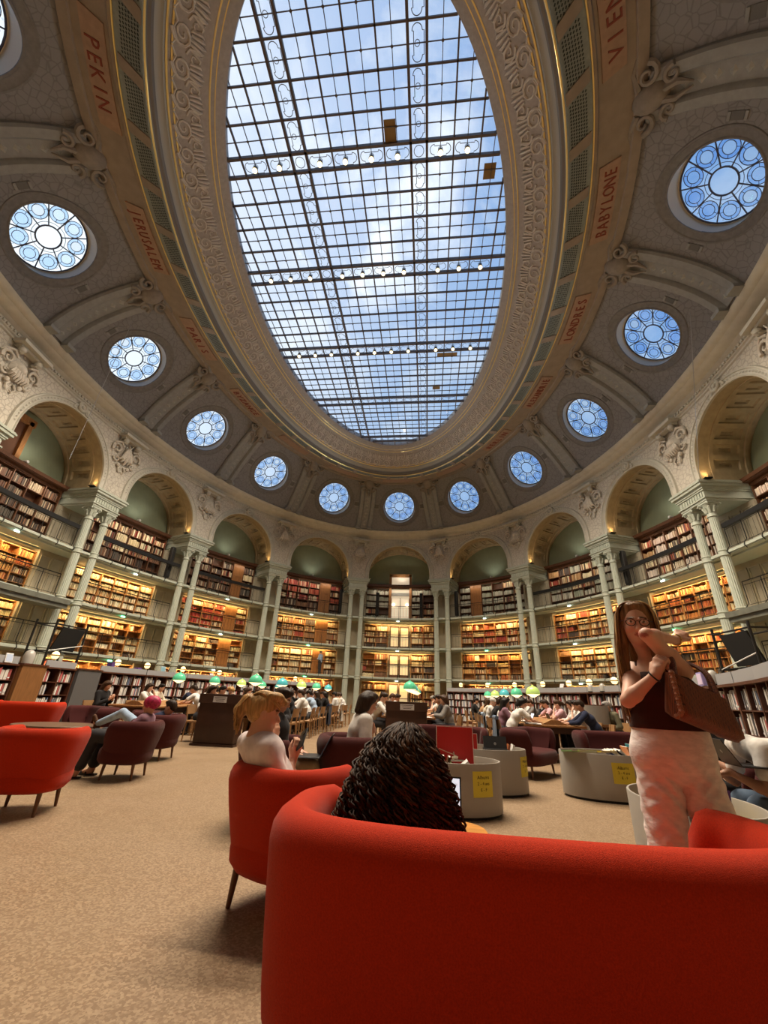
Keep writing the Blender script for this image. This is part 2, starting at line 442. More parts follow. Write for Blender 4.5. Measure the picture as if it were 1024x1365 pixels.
# ------------------------------------------------------------------ the cove
CA, CB, CZ = 16.1, 10.2, 17.75
def cove(k, v):
    p0 = P(k, -1.12, 14.5); p1 = P(k, -2.38, 16.26); p2 = ell(CA, CB, CZ, k)
    l0 = 2 * (v - .5) * (v - 1); l1 = -4 * v * (v - 1); l2 = 2 * v * (v - .5)
    return p0 * l0 + p1 * l1 + p2 * l2
R_OC = 1.36
def cove_frame(k):
    c = cove(k, .5); a = (cove(k + .01, .5) - cove(k - .01, .5)); b = (cove(k, .51) - cove(k, .49))
    su, sv = a.length / .02, b.length / .02; a.normalize(); b -= a * b.dot(a); b.normalize()
    n = a.cross(b); 
    if n.dot(NRM(k)) < 0: n = -n
    return c, a, b, n, su, sv
def cove_bay(k):
    c, a, b, n, su, sv = cove_frame(k)
    NA = 64; inner = []; outer = []
    for i in range(NA):
        w = 2 * PI * i / NA; inner.append((R_OC * math.cos(w) / su, .5 + R_OC * math.sin(w) / sv))
        cw, sw = math.cos(w), math.sin(w); t = .5 / max(abs(cw), abs(sw)); outer.append((t * cw, .5 + t * sw))
    mb = MB(); rings = []
    for j in range(7):
        f = j / 6; rings.append([cove(k + p[0] + (q[0] - p[0]) * f, p[1] + (q[1] - p[1]) * f) for p, q in zip(inner, outer)])
    mb.loft(rings, cap0=False, cap1=False)
    ce = mb.build('ceiling', M_COVE); tag(ce, 'dark mosaic ceiling cove with a round opening over ' + BAY(k), 'ceiling', kind='structure')
    # ring moulding round the opening, in the cove
    mb = MB(); rings = []
    for i in range(48):
        w = 2 * PI * i / 48
        def S(rr, h): 
            q = cove(k + rr * math.cos(w) / su, .5 + rr * math.sin(w) / sv); return q - n * h
        rings.append([S(R_OC, -.02), S(R_OC, .03), S(R_OC + .05, .04), S(R_OC + .08, .01), S(R_OC + .28, .01), S(R_OC + .31, .035), S(R_OC + .36, .03), S(R_OC + .38, -.01)])
    rings.append(rings[0]); mb.loft(rings, closed=False)
    o = mb.build('ring_moulding', M_COVED, ce)
    # small panels at both sides of the oculus
    mb = MB()
    for sg in (-1, 1):
        for x0, x1, h, m_ in ((.0, .08, .05, 0), (.1, .42, .02, 1), (.44, .52, .05, 0)):
            s0 = sg * (R_OC + .45); s1 = sg * (WID(k) * .5 - 1.12) * .93
            mb.mi = m_
            def S2(s, y, h): return cove(k + s / su, .5 + (y - .26) / sv) - n * h
            mb.loft([[S2(s, x0, 0), S2(s, x0, h), S2(s, x1, h), S2(s, x1, 0)] for s in (s0, (s0 + s1) / 2, s1)])
    mb.build('side_panel', [M_RIB, M_RIBD], ce)
    return ce
WIN = [0]
def rosette(k):
    c, a, b, n, su, sv = cove_frame(k); d = c + n * .34; WIN[0] += 1
    def X(x, y, h=0.0): return d + a * x + b * y + n * h
    mb = MB(); NA = 48; rings = []
    inner = [cove(k + R_OC * math.cos(2 * PI * i / NA) / su, .5 + R_OC * math.sin(2 * PI * i / NA) / sv) for i in range(NA)]
    mb.loft([inner, [X(1.36 * math.cos(2 * PI * i / NA), 1.36 * math.sin(2 * PI * i / NA)) for i in range(NA)], [X(1.29 * math.cos(2 * PI * i / NA), 1.29 * math.sin(2 * PI * i / NA), .01) for i in range(NA)]], cap0=False, cap1=False)
    fr = mb.build('window_%d' % (WIN[0] + 1), M_REV)
    tag(fr, 'round leaded rosette window in the ceiling over ' + BAY(k), 'window', kind='structure')
    # leading
    mb = MB()
    def ring(cx, cy, r, t, seg=24, a0=0, a1=2 * PI):
        full = a1 - a0 > 6.28
        mb.tube([X(cx + r * math.cos(a0 + (a1 - a0) * i / seg), cy + r * math.sin(a0 + (a1 - a0) * i / seg)) for i in range(seg if full else seg + 1)], t, 5, closed=full)
    ring(0, 0, .42, .03); ring(0, 0, .55, .009, 32); ring(0, 0, 1.3, .03, 40)
    for i in range(9):
        w = PI / 2 + 2 * PI * (i + .5) / 9; cw, sw = math.cos(w), math.sin(w)
        mb.tube([X(.43 * cw, .43 * sw), X(1.3 * cw, 1.3 * sw)], .022, 5)
        w = PI / 2 + 2 * PI * i / 9; cw, sw = math.cos(w), math.sin(w); cx, cy = .93 * cw, .93 * sw
        ring(cx, cy, .30, .012); ring(cx, cy, .19, .011, 18)
        for q in range(4):
            e = w + PI / 2 * q; mb.tube([X(cx + .19 * math.cos(e), cy + .19 * math.sin(e)), X(cx + .30 * math.cos(e), cy + .30 * math.sin(e))], .008, 4)
    mb.build('leading', M_BARB, fr)
    # panes: ground, nine medallions, centre
    mb = MB(); rr = random.Random(k + 40); off = .012
    def disc(cx, cy, r, h, seg=20, r0=0):
        vs = [X(cx + r * math.cos(2 * PI * i / seg), cy + r * math.sin(2 * PI * i / seg), h) for i in range(seg)]
        if r0:
            vs += [X(cx + r0 * math.cos(2 * PI * i / seg), cy + r0 * math.sin(2 * PI * i / seg), h) for i in range(seg)]
            mb.add(vs, [(i, (i + 1) % seg, seg + (i + 1) % seg, seg + i) for i in range(seg)])
        else: mb.add(vs, [tuple(range(seg))])
    mb.mi = 0; disc(0, 0, 1.3, 0, 36, .42); mb.mi = 0; disc(0, 0, .42, off)
    for i in range(9):
        w = PI / 2 + 2 * PI * i / 9; cx, cy = .93 * math.cos(w), .93 * math.sin(w)
        mb.mi = 1; disc(cx, cy, .30, off, 20, .19)
        mb.mi = rr.choice((1, 1, 0, 2)); disc(cx, cy, .19, off, 18)
        mb.mi = 2
        for q in range(5):
            e = w + rr.uniform(-2.6, 2.6); pr = rr.uniform(.32, .37); px, py = cx + pr * math.cos(e), cy + pr * math.sin(e)
            if math.hypot(px, py) < 1.24: disc(px, py, .035, off, 6)
    mb.build('pane', [M_OCG, M_OCB, M_OCW], fr, smooth=False)
for k in ALLB:
    cove_bay(k)
    if abs(k) <= 6: rosette(k)
    else: rosette(k)
# ------------------------------------------------------------------ ribs
def spiral(mb, c, a, b, r0, turns, r, sgn=1, n=16, a0=0.0, taper=.35, seg=6, flat=None):
    pts = []; rs = []
    for i in range(n + 1):
        f = i / n; w = a0 + sgn * 2 * PI * turns * f; q = r0 * (1 - .86 * f)
        pts.append(c + a * (q * math.cos(w)) + b * (q * math.sin(w))); rs.append(r * (1 - (1 - taper) * f))
    mb.tube(pts, rs, seg)
def rib(kk, nr):
    mb = MB(); NV = 14
    su = (cove(kk + .02, .5) - cove(kk - .02, .5)).length / .04
    def S(s, v, h):
        p = cove(kk, v); a = (cove(kk + .02, v) - cove(kk - .02, v)).normalized(); b = (cove(kk, min(v + .01, 1)) - cove(kk, max(v - .01, 0))).normalized()
        n = a.cross(b)
        if n.dot(NRM(kk)) < 0: n = -n
        return p + a * s - n * h
    prof = [(-.68, -.05), (-.68, .12), (-.62, .2), (-.36, .22), (-.29, .14), (-.27, .06), (.27, .06), (.29, .14), (.36, .22), (.62, .2), (.68, .12), (.68, -.05)]
    mb.loft([[S(s, .03 + .95 * j / NV, h) for s, h in prof] for j in range(NV + 1)], closed=True)
    mb.mi = 1
    for j in range(11):
        v = .1 + .78 * j / 10; c = [S(0, v + .024, .062), S(.13, v, .062), S(0, v - .024, .062), S(-.13, v, .062), S(0, v, .12)]
        mb.add(c, [(0, 1, 4), (1, 2, 4), (2, 3, 4), (3, 0, 4)])
    mb.mi = 0
    for sg in (-.5, .5): mb.box(S(sg, .03, .2), (.42, .42, .16)); 
    o = mb.build('trim_%d' % nr, [M_RIB, M_MOULD], ang=30)
    tag(o, 'double ceiling rib with diamond studs right of %s' % BAY(int(math.floor(kk))), 'ceiling rib', kind='structure')
    # scrolled cartouche at the head of the rib
    mb = MB(); c = S(0, .97, .25); a = (S(.1, .97, .25) - c).normalized(); b = (S(0, .93, .25) - c).normalized(); n = a.cross(b)
    mb.lathe([(0, .2), (.2, .18), (.34, .08), (.4, -.05), (.42, -.2)], 14, c, basis(a, b, -n if n.z > 0 else n), 1.0, 1.25)
    for sg in (-1, 1):
        spiral(mb, c + a * sg * .6 + b * -.1, a * sg, b, .3, 1.3, .09, 1)
        spiral(mb, c + a * sg * .42 + b * .55, a * sg, b, .24, 1.2, .08, -1)
        mb.tube([c + a * sg * .1 + b * .2, c + a * sg * .2 + b * .7, c + a * sg * .05 + b * 1.1], [.1, .09, .03], 6)
        mb.tube([c + a * sg * .3 - b * .3, c + a * sg * .75 - b * .5, c + a * sg * 1.2 - b * .35], [.1, .08, .03], 6)
    mb.build('scroll_ornament', M_ORND, o)
for i, k in enumerate(ALLB): rib(k + .5, 2 + i)
# ------------------------------------------------------------------ upper rings
E_ = (14.7, 8.72, 17.48); I_ = (13.75, 7.9, 17.2); O_ = (13.3, 7.45, 17.67); G_ = (11.61, 5.94, 18.64); C_ = (CA, CB, CZ)
def lerp3(a, b, f): return tuple(x + (y - x) * f for x, y in zip(a, b))
def R3(e, k, dz=0.0, grow=0.0): return ell(e[0] + grow, e[1] + grow, e[2] + dz, k)
def ringloft(es, seg=14):
    mb = MB(); mb.loft([[R3(e, -8 + i / seg) for e in es] for i in range(16 * seg + 1)], closed=False); return mb
mb = ringloft([C_, (CA - .02, CB - .02, CZ - .12), (CA - .3, CB - .3, CZ - .16), (CA - .34, CB - .34, CZ - .08), lerp3(C_, E_, .32), lerp3(C_, E_, .9), (E_[0] + .1, E_[1] + .1, E_[2] - .06), E_])
band = mb.build('trim_30', M_BAND); tag(band, 'tan ceiling band carrying the painted city names', 'ceiling band', kind='structure')
NAMES = {5: 'BABYLONE', 4: 'LONDRES', 3: 'ALEXANDRIE', 2: 'BERLIN', -3: 'BYZANCE', -4: 'PARIS', -5: 'JERUSALEM', -6: 'PEKIN', 6: 'VIENNE'}
def band_frame(k, f):
    p = R3(lerp3(C_, E_, f), k); t = (R3(lerp3(C_, E_, f), k + .02) - p).normalized()
    i = (R3(lerp3(C_, E_, f + .05), k) - p); i -= t * i.dot(t); i.normalize(); n = t.cross(i)
    if n.z > 0: n = -n
    return p, t, i, n
for k in ALLB:
    mb = MB()
    hw = .27
    def PQ(u, f, h):
        p, t, i, n = band_frame(k + u, f); return p + n * h
    rings = [[PQ(-hw + 2 * hw * j / 10, f, h) for f, h in ((.40, .0), (.40, .05), (.84, .05), (.84, .0))] for j in range(11)]
    mb.loft(rings)
    pl = mb.build('plaque', M_PLAQ, band)
    if k in NAMES:
        nm = NAMES[k]; p0, t0, i0, n0 = band_frame(k, .6)
        cw = .36; me_all = MB(); tot = len(nm) * cw; su = (R3(lerp3(C_, E_, .6), k + .05) - R3(lerp3(C_, E_, .6), k - .05)).length / .1
        if tot > 2 * hw * su * .88: cw *= 2 * hw * su * .88 / tot; tot = len(nm) * cw
        for j, ch in enumerate(nm):
            cu = bpy.data.curves.new('ltr', 'FONT'); cu.body = ch; cu.size = .56; cu.extrude = .012; cu.align_x = 'CENTER'; cu.resolution_u = 2
            ob = bpy.data.objects.new('ltr', cu); me = bpy.data.meshes.new_from_object(ob)
            p, t, i, n = band_frame(k + (-tot / 2 + (j + .5) * cw) / su, .6)
            sx = cw / .42
            me_all.add([p + n * .062 + t * v.co.x * sx + i * (v.co.y - .2) + n * v.co.z for v in me.vertices], [tuple(q.vertices) for q in me.polygons])
            bpy.data.objects.remove(ob); bpy.data.curves.remove(cu); bpy.data.meshes.remove(me)
        l = me_all.build('lettering', M_LETTER, pl, smooth=False); tag(l, 'dark red painted name ' + nm)
# lattice band
mb = ringloft([E_, (E_[0] - .06, E_[1] - .06, E_[2] - .02), lerp3(E_, I_, .2), lerp3(E_, I_, .85), (I_[0] + .05, I_[1] + .05, I_[2] - .05), I_])
lat = mb.build('trim_31', M_LATT); tag(lat, 'green lattice band with dark lozenges around the skylight', 'ceiling band', kind='structure')
mb = MB()
def LQ(k, f, h=.015):
    p = R3(lerp3(E_, I_, f), k, -h); return p
for k in ALLB:
    for q in range(3):
        for j in range(13):
            for f_ in range(7):
                u = k - .5 + (q + .12 + .76 * (j + (.5 if f_ % 2 else 0)) / 13) / 3; f = .26 + .54 * f_ / 6; du, df = .0075, .036
                mb.add([LQ(u, f - df), LQ(u + du, f), LQ(u, f + df), LQ(u - du, f)], [(0, 1, 2, 3)])
mb.build('lozenge', M_HOLE, lat, smooth=False)['kind'] = 'stuff'
mb = MB()
for k in ALLB:
    for q in range(3):
        u = k - .5 + q / 3
        for j in range(4):
            pass
        rings = [[LQ(u + du, f, h) for du, h in ((-.035, 0), (-.035, .05), (-.02, .07), (.02, .07), (.035, .05), (.035, 0))] for f in (.1, .5, .92)]
        mb.loft(rings)
mb.build('divider', M_BAND, lat)
mb = ringloft([I_, (13.7, 7.84, 17.28), (13.62, 7.76, 17.3), (13.58, 7.72, 17.42)]); m1 = mb.build('trim_32', M_MOULDD); tag(m1, 'dark recessed moulding around the skylight frieze', 'moulding', kind='structure')
mb = ringloft([(13.58, 7.72, 17.42), (13.6, 7.74, 17.5), (13.55, 7.68, 17.57), (13.45, 7.6, 17.6), (13.38, 7.52, 17.58), (13.34, 7.48, 17.66), O_]); m2 = mb.build('trim_33', M_MOULD); tag(m2, 'pale grey rounded moulding around the skylight frieze', 'moulding', kind='structure')
mb = MB()
for e, r in ((I_, .035), (O_, .035), ((13.17, 7.31, 17.74), .03), (E_, .03), ((12.12, 6.38, 18.38), .028), ((11.95, 6.24, 18.47), .022)):
    mb.tube([R3(e, -8 + i / 14) for i in range(16 * 14)], r, 6, closed=True)
o = mb.build('trim_34', M_GOLD); tag(o, 'thin gilded mouldings circling the skylight', 'gilded moulding', kind='structure')
F0 = (13.25, 7.4, 17.7); F1 = (12.0, 6.3, 18.44)
mb = ringloft([O_, F0, lerp3(F0, F1, .5), F1, (11.8, 6.12, 18.5), (11.72, 6.04, 18.58), G_, (11.61, 5.94, 19.0)])
fz = mb.build('trim_35', M_FRZ); tag(fz, 'carved acanthus frieze sloping up to the skylight', 'frieze', kind='structure')
# carved motifs: one mesh
mb = MB(); NM = 84
per = [R3(lerp3(F0, F1, .4), -8 + i / 40) for i in range(641)]; cl = [0.0]
for i in range(640): cl.append(cl[-1] + (per[i + 1] - per[i]).length)
for m_ in range(NM):
    k = float(np.interp(cl[-1] * m_ / NM, cl, [-8 + i / 40 for i in range(641)]))
    p0 = R3(F0, k); i_ = R3(F1, k) - p0; L = i_.length; i_.normalize(); t = (R3(F0, k + .03) - R3(F0, k - .03)).normalized(); n = t.cross(i_)
    if n.z > 0: n = -n
    W = cl[-1] / NM; n *= .02
    c = p0 + i_ * .36 + n
    spiral(mb, c, t, i_, W * .42, 1.6, .045, 1, 15, -PI / 2, .5, 5)
    c2 = p0 + i_ * (L * .55) + t * W * .5 + n
    spiral(mb, c2, -t, i_, W * .33, 1.4, .04, 1, 12, -PI / 2, .5, 5)
    for q in range(5):
        w = (q - 2) * .45
        mb.tube([p0 + i_ * .62 + t * (.1 * (q - 2)) + n, p0 + i_ * (.85 + .1 * math.cos(w)) + t * (.2 * math.sin(w) + .06 * (q - 2)) + n * 2, p0 + i_ * (L * .78 - .05 * abs(q - 2)) + t * (.24 * math.sin(w * 1.2)) + n], [.03, .05, .012], 5)
    mb.tube([p0 + i_ * .08 - t * W * .5 + n, p0 + i_ * .2 - t * W * .25 + n, p0 + i_ * .1 + n, p0 + i_ * .2 + t * W * .25 + n, p0 + i_ * .08 + t * W * .5 + n], .035, 5)
mb.build('carved_scrollwork', M_FRZO, fz)
# ------------------------------------------------------------------ skylight
def ylim(x, a=11.6, b=5.93): return a * math.sqrt(max(0, 1 - (x / b) ** 2))
def xlim(y, a=11.6, b=5.93): return b * math.sqrt(max(0, 1 - (y / a) ** 2))
ZS = 18.75
mb = MB(); mb.add([ell(11.7, 6.03, ZS + .06, -8 + i / 6) for i in range(96)], [tuple(range(96))])
sky = mb.build('window_1', M_SKYG, smooth=False); tag(sky, 'large oval gridded glass skylight in the ceiling', 'skylight', kind='structure')
DX = [-2.43, -1.87, 1.87, 2.43]; DYC = [-10.85, -6.56, -2.28, 2.28, 6.56, 10.85]
DY = [c + d for c in DYC for d in (-.285, .285)]
MX = [-5.22, -4.29, -3.36, -.935, 0, .935, 3.36, 4.29, 5.22]
MY = []
for c0, c1 in zip(DYC[:-1], DYC[1:]):
    a0, a1 = c0 + .285, c1 - .285
    MY += [a0 + (a1 - a0) * i / 4 for i in (1, 2, 3)]
TX = [-4.755, -3.825, -2.9, -1.4, -.47, .47, 1.4, 2.9, 3.825, 4.755, -5.6, 5.6]
TY = []
for c0, c1 in zip(DYC[:-1], DYC[1:]):
    a0, a1 = c0 + .285, c1 - .285
    TY += [a0 + (a1 - a0) * (i + .5) / 4 for i in range(4)]
def bars(xs, ys, w, h, name, z=ZS):
    mb = MB()
    for x in xs:
        l = ylim(x)
        if l > .1: mb.box((x, 0, z), (w, 2 * l, h))
    for y in ys:
        l = xlim(y)
        if l > .1: mb.box((0, y, z), (2 * l, w, h))
    return mb.build(name, M_BARS, sky, smooth=False)
bars(DX, DY, .085, .16, 'main_beam'); bars(MX, MY, .05, .09, 'glazing_bar'); bars(TX, TY, .022, .04, 'thin_bar')
mb = MB()
for x in TX:
    for y in TY:
        if abs(y) < ylim(x) - .1: mb.box((x, y, ZS - .02), (.075, .075, .02), rotz(PI / 4)); mb.box((x, y, ZS - .03), (.06, .06, .02))
for c in DYC:
    pass
def chain(cx, cy, L, W, vert):
    def Z(u, v): return V((cx + v, cy + u, ZS)) if vert else V((cx + u, cy + v, ZS))
    a, r = L * .5 - .04, W * .5
    for sg in (-1, 1):
        mb.tube([Z(sg * (a - r + r * math.sin(PI * i / 8)), -r * math.cos(PI * i / 8)) for i in range(9)], .011, 4)
        mb.tube([Z(sg * (a - r), r), Z(sg * (a - r), r * 1.35), Z(-0, r * 1.35)], .011, 4)
        mb.tube([Z(sg * (a - r), -r), Z(sg * (a - r), -r * .7), Z(-0, -r * .7)], .011, 4)
    mb.tube([Z(r * .5 * math.cos(PI * i / 5), r * .5 * math.sin(PI * i / 5)) for i in range(10)], .009, 4, closed=True)
ally = sorted(MY + DYC)
for x in (-2.15, 2.15):
    for y in TY:
        if abs(y) < ylim(x) - .5: chain(x, y, .88, .3, True)
    for y in DYC:
        if abs(y) < ylim(x) - .2: mb.tube([V((x + .17 * math.cos(PI * i / 8), y + .17 * math.sin(PI * i / 8), ZS)) for i in range(16)], .011, 4, closed=True)
for y in DYC:
    for x in TX:
        if abs(x) < xlim(y) - .3 and abs(abs(x) - 2.15) > .5 or abs(abs(x) - 2.9) < .01 and abs(x) < xlim(y) - .3: chain(x, y, .88 if abs(abs(x) - 2.9) > .01 else .8, .3, False)
mb.build('bar_ornament', M_BARS, sky)
# brown access panels fixed to the grid
mb = MB()
for x, y, sx, sy in ((1.18, -7.19, .4, .62), (4.7, -5.75, .42, .5), (3.55, 2.9, 1.1, .25), (3.0, 5.5, .45, .4)): mb.box((x, y, ZS + .02), (sx, sy, .03))
mb.build('blind_panel', mat('brown_panel', (.22, .13, .04), .6), sky, smooth=False)
# ------------------------------------------------------------------ piers, columns, galleries
PIERS = [k + .5 for k in range(-6, 6)]
def PLAB(pk):
    if abs(pk) == .5: return 'just %s of the glazed doors' % ('right' if pk > 0 else 'left')
    return 'at pier %s %s of the glazed doors' % (NUM[int(abs(pk) + .5)], 'right' if pk > 0 else 'left')
# entablature blocks over the column pairs
for k in ALLB:
    pk = k + .5; mb = MB()
    for z0, z1, hs, o0 in ((9.4, 9.5, .78, -.3), (9.5, 9.56, .84, -.36), (9.56, 9.86, .76, -.29), (9.86, 9.93, .82, -.35), (9.93, 10.05, .86, -.39), (10.05, 10.17, .95, -.49), (10.17, 10.24, 1.0, -.54), (10.24, 10.3, .96, -.5)):
        cbox(mb, pk, -hs, hs, o0, OBK + .12, z0, z1, 2)
    for i in range(9):
        s = -.62 + 1.24 * i / 8; cbox(mb, pk, s - .045, s + .045, -.33, -.28, 9.6, 9.82, 1)
    e = mb.build('trim_%d' % (50 + k), M_IRON, ang=30)
    tag(e, 'grey moulded block over the columns ' + PLAB(pk) if pk in PIERS else 'grey moulded entablature block on the near wall', 'entablature', kind='structure')
    mb = MB(); cbox(mb, pk, -.97, .97, 1.5, OBK + .12, 0, 9.4, 3)
    for z0, z1 in ((.3, 2.2), (2.75, 4.5), (5.0, 6.8), (7.35, 9.2)):
        for s0, s1 in ((-.86, -.32), (-.26, .26), (.32, .86)):
            for a0, a1, b0, b1 in ((s0, s0 + .05, z0, z1), (s1 - .05, s1, z0, z1), (s0, s1, z0, z0 + .05), (s0, s1, z1 - .05, z1)):
                cbox(mb, pk, a0, a1, 1.46, 1.5, b0, b1, 1)
    b = mb.build('pilaster', M_PILA, e, smooth=False); tag(b, 'cream panelled pilaster behind the columns')
# one column, then copies
def make_column():
    root = empty('column'); rm = lambda q: 1.0 if q % 2 else .9
    segs = [(.0, 2.4, .215), (2.6, 4.65, .195), (4.85, 7.0, .182), (7.2, 8.72, .168)]
    mb = MB(); mb.box((0, 0, .09), (.56, .56, .18)); mb.lathe([(.27, .18), (.29, .22), (.27, .27), (.24, .3), (.26, .34), (.23, .38)], 24); mb.build('base', M_IRON, root)
    mb = MB()
    for z0, z1, r in segs: mb.lathe([(r, max(z0, .3)), (r * .97, z1)], 32, rmod=rm)
    mb.build('shaft', M_IRON, root, ang=15)
    for z0, r in ((2.5, .215), (4.75, .2), (7.1, .19)):
        m = MB(); m.lathe([(r, -.14), (r + .03, -.12), (r + .03, -.09), (r, -.07), (r, .07), (r + .03, .09), (r + .03, .12), (r - .02, .15)], 24, (0, 0, z0)); m.build('collar', M_IRON, root)
    mb = MB(); mb.lathe([(.165, 8.7), (.2, 8.72), (.2, 8.76), (.17, 8.79), (.165, 8.9), (.17, 9.0), (.19, 9.12), (.235, 9.24), (.28, 9.3)], 24)
    mb.box((0, 0, 9.36), (.56, .56, .09)); mb.box((0, 0, 9.3), (.5, .5, .04))
    for i in range(8):
        w = 2 * PI * i / 8; d = V((math.cos(w), math.sin(w), 0))
        mb.tube([d * .17 + V((0, 0, 8.92)), d * .21 + V((0, 0, 9.08)), d * .27 + V((0, 0, 9.17)), d * .3 + V((0, 0, 9.13))], [.05, .055, .045, .015], 6)
        if i % 2:
            c = d * .33 + V((0, 0, 9.25)); t = V((-d.y, d.x, 0)); spiral(mb, c, d, V((0, 0, 1)), .085, 1.2, .03, 1, 10)
    mb.build('capital', M_IRON, root, ang=50)
    return root
col0 = None
for pk in PIERS:
    for sg, nm in ((-.46, 'left'), (.46, 'right')):
        p = Q(pk, sg, 0, 0)
        c = make_column() if col0 is None else copy_tree(col0)
        col0 = col0 or c
        c.location = p; c.rotation_euler = (0, 0, RZ(pk))
        tag(c, '%s fluted grey green column of the pair %s' % (nm, PLAB(pk)), 'column', 'paired iron columns', 'structure')
# cartouches
def cartouche(var):
    mb = MB(); X, Y, Z = V((1, 0, 0)), V((0, 1, 0)), V((0, 0, 1))
    if var:
        mb.lathe([(0, .26), (.18, .24), (.34, .15), (.42, .02)], 18, (0, 0, 0), basis(X, Z, -Y), .95, 1.15)
        for i in range(7):
            w = (i - 3) * .3; mb.tube([V((.1 * (i - 3), -.25, -.05)), V((.13 * (i - 3), -.27, -.3)), V((.12 * (i - 3), -.16, -.52 + .03 * abs(i - 3)))], [.05, .07, .03], 6)
        mb.lathe([(0, .34), (.1, .33), (.2, .25), (.24, .2)], 14, (0, 0, .1), basis(X, Z, -Y))
    else:
        for i in range(5):
            w = (i - 2) * .42
            mb.tube([V((.05 * (i - 2), -.2, .38)), V((.14 * math.sin(w) * 2, -.26, .1)), V((.3 * math.sin(w) * 1.3, -.24, -.22)), V((.5 * math.sin(w), -.12, -.5 + .1 * abs(i - 2)))], [.06, .085, .1, .04], 6)
        mb.lathe([(0, .3), (.1, .27), (.15, .15), (.12, 0)], 12, (0, 0, .4), basis(X, Z, -Y))
        mb.tube([V((-.16, -.22, .75)), V((0, -.24, .45)), V((.16, -.22, .75))], [.03, .06, .03], 6)
    for sg in (-1, 1):
        spiral(mb, V((sg * .62, -.12, .22)), X * sg, Z, .3, 1.35, .075, 1, 16, -.6)
        spiral(mb, V((sg * .5, -.1, -.3)), X * sg, Z, .2, 1.2, .055, -1, 14)
        mb.tube([V((sg * .3, -.15, .45)), V((sg * .55, -.17, .62)), V((sg * .85, -.1, .5)), V((sg * .95, -.06, .3))], [.05, .07, .05, .02], 6)
        mb.tube([V((sg * .1, -.06, -.6)), V((sg * .22, -.09, -.78)), V((sg * .12, -.07, -.98)), V((sg * .02, -.05, -.9))], [.05, .04, .035, .015], 6)
        mb.lathe([(0, .1), (.07, .08), (.1, 0), (.06, -.09), (0, -.1)], 8, (sg * .3, -.12, -.62))
    return mb.mesh('relief', ang=50)
def console():
    mb = MB()
    mb.box((0, -.32, 1.02), (1.5, .5, .14)); mb.box((0, -.2, .9), (1.2, .3, .12))
    for sg in (-.42, .42):
        mb.lathe([(0, .16), (.09, .13), (.15, .02), (.13, -.1), (.05, -.17), (0, -.2)], 10, (sg, -.28, .78)); mb.box((sg, -.2, .66), (.2, .22, .1))
    return mb.mesh('console')
car = [cartouche(0), cartouche(1)]; con = console()
for pk in PIERS:
    r = empty('wall_cartouche', P(pk, OF, 12.62), RZ(pk)); v = int(pk - .5) % 2
    tag(r, 'carved %s cartouche above the columns %s' % ('shield' if v else 'lily', PLAB(pk)), 'cartouche', 'carved cartouches between the arches', 'structure')
    link('relief', car[v], M_ORN, r); link('console', con, M_PLAIN, r)
# ------------------------------------------------------------------ wood, books
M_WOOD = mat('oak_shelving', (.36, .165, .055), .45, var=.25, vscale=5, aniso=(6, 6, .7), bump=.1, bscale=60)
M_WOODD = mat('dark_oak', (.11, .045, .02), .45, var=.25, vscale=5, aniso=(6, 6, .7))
M_DOORW = mat('door_oak', (.26, .11, .035), .4, var=.25, vscale=4, aniso=(8, 8, .5))
M_BOOK = mat('book_cloth', (1, 1, 1), .65, vcol=True)
M_BRASS = mat('brass', (.75, .52, .2), .25, metal=.9)
M_STRIP = mat('warm_strip', (1, .8, .5), .4, emit=(1, .62, .24), estr=9)
M_GREENL = mat('exit_light', (.1, .9, .3), .4, emit=(.2, 1, .45), estr=6)
M_CREAM = mat('cream_door_glass', (.75, .62, .38), .4, emit=(1, .78, .42), estr=.35)
RB = random.Random(11)
PAL = {
 'red': [(.38, .05, .035), (.44, .09, .05), (.28, .04, .035), (.55, .26, .14), (.66, .54, .38)],
 'orange': [(.62, .24, .06), (.68, .38, .13), (.5, .14, .05), (.72, .54, .26), (.3, .08, .04)],
 'cream': [(.82, .74, .54), (.78, .69, .46), (.84, .79, .64), (.66, .54, .34), (.5, .34, .18)],
 'mix': [(.36, .07, .045), (.3, .16, .08), (.72, .58, .34), (.78, .68, .46), (.09, .065, .055), (.2, .10, .06), (.5, .3, .14), (.75, .64, .42)],
 'dark': [(.07, .045, .035), (.14, .07, .045), (.22, .11, .06), (.5, .4, .28), (.1, .085, .07)],
 'grey': [(.42, .42, .35), (.5, .48, .4), (.36, .38, .29), (.55, .52, .43), (.3, .3, .23)],
 'pale': [(.62, .53, .46), (.68, .58, .5), (.54, .42, .35), (.64, .54, .4), (.32, .2, .13)],
 'white': [(.72, .70, .66), (.62, .6, .57), (.8, .78, .74), (.45, .43, .42), (.2, .2, .22), (.5, .12, .12), (.15, .2, .3), (.1, .09, .09), (.7, .68, .64), (.66, .64, .6)]}
BK = MB()      # every small book in the distance
class BayMB:
    """box writer in bay coordinates"""
    def __init__(s, mb, k): s.mb = mb; s.k = k
    def box(s, s0, s1, o0, o1, z0, z1, col=None, lean=0.0):
        m = s.mb; m.col = col
        c = [Q(s.k, a, o, z) for z in (z0, z1) for a, o in ((s0, o0), (s1, o0), (s1, o1), (s0, o1))]
        if lean:
            for q in range(4, 8): c[q] = c[q] + (Q(s.k, s1, o0, z0) - Q(s.k, s0, o0, z0)).normalized() * lean
        m.add(c, [(0, 1, 5, 4), (4, 5, 6, 7), (1, 2, 6, 5), (3, 0, 4, 7)])
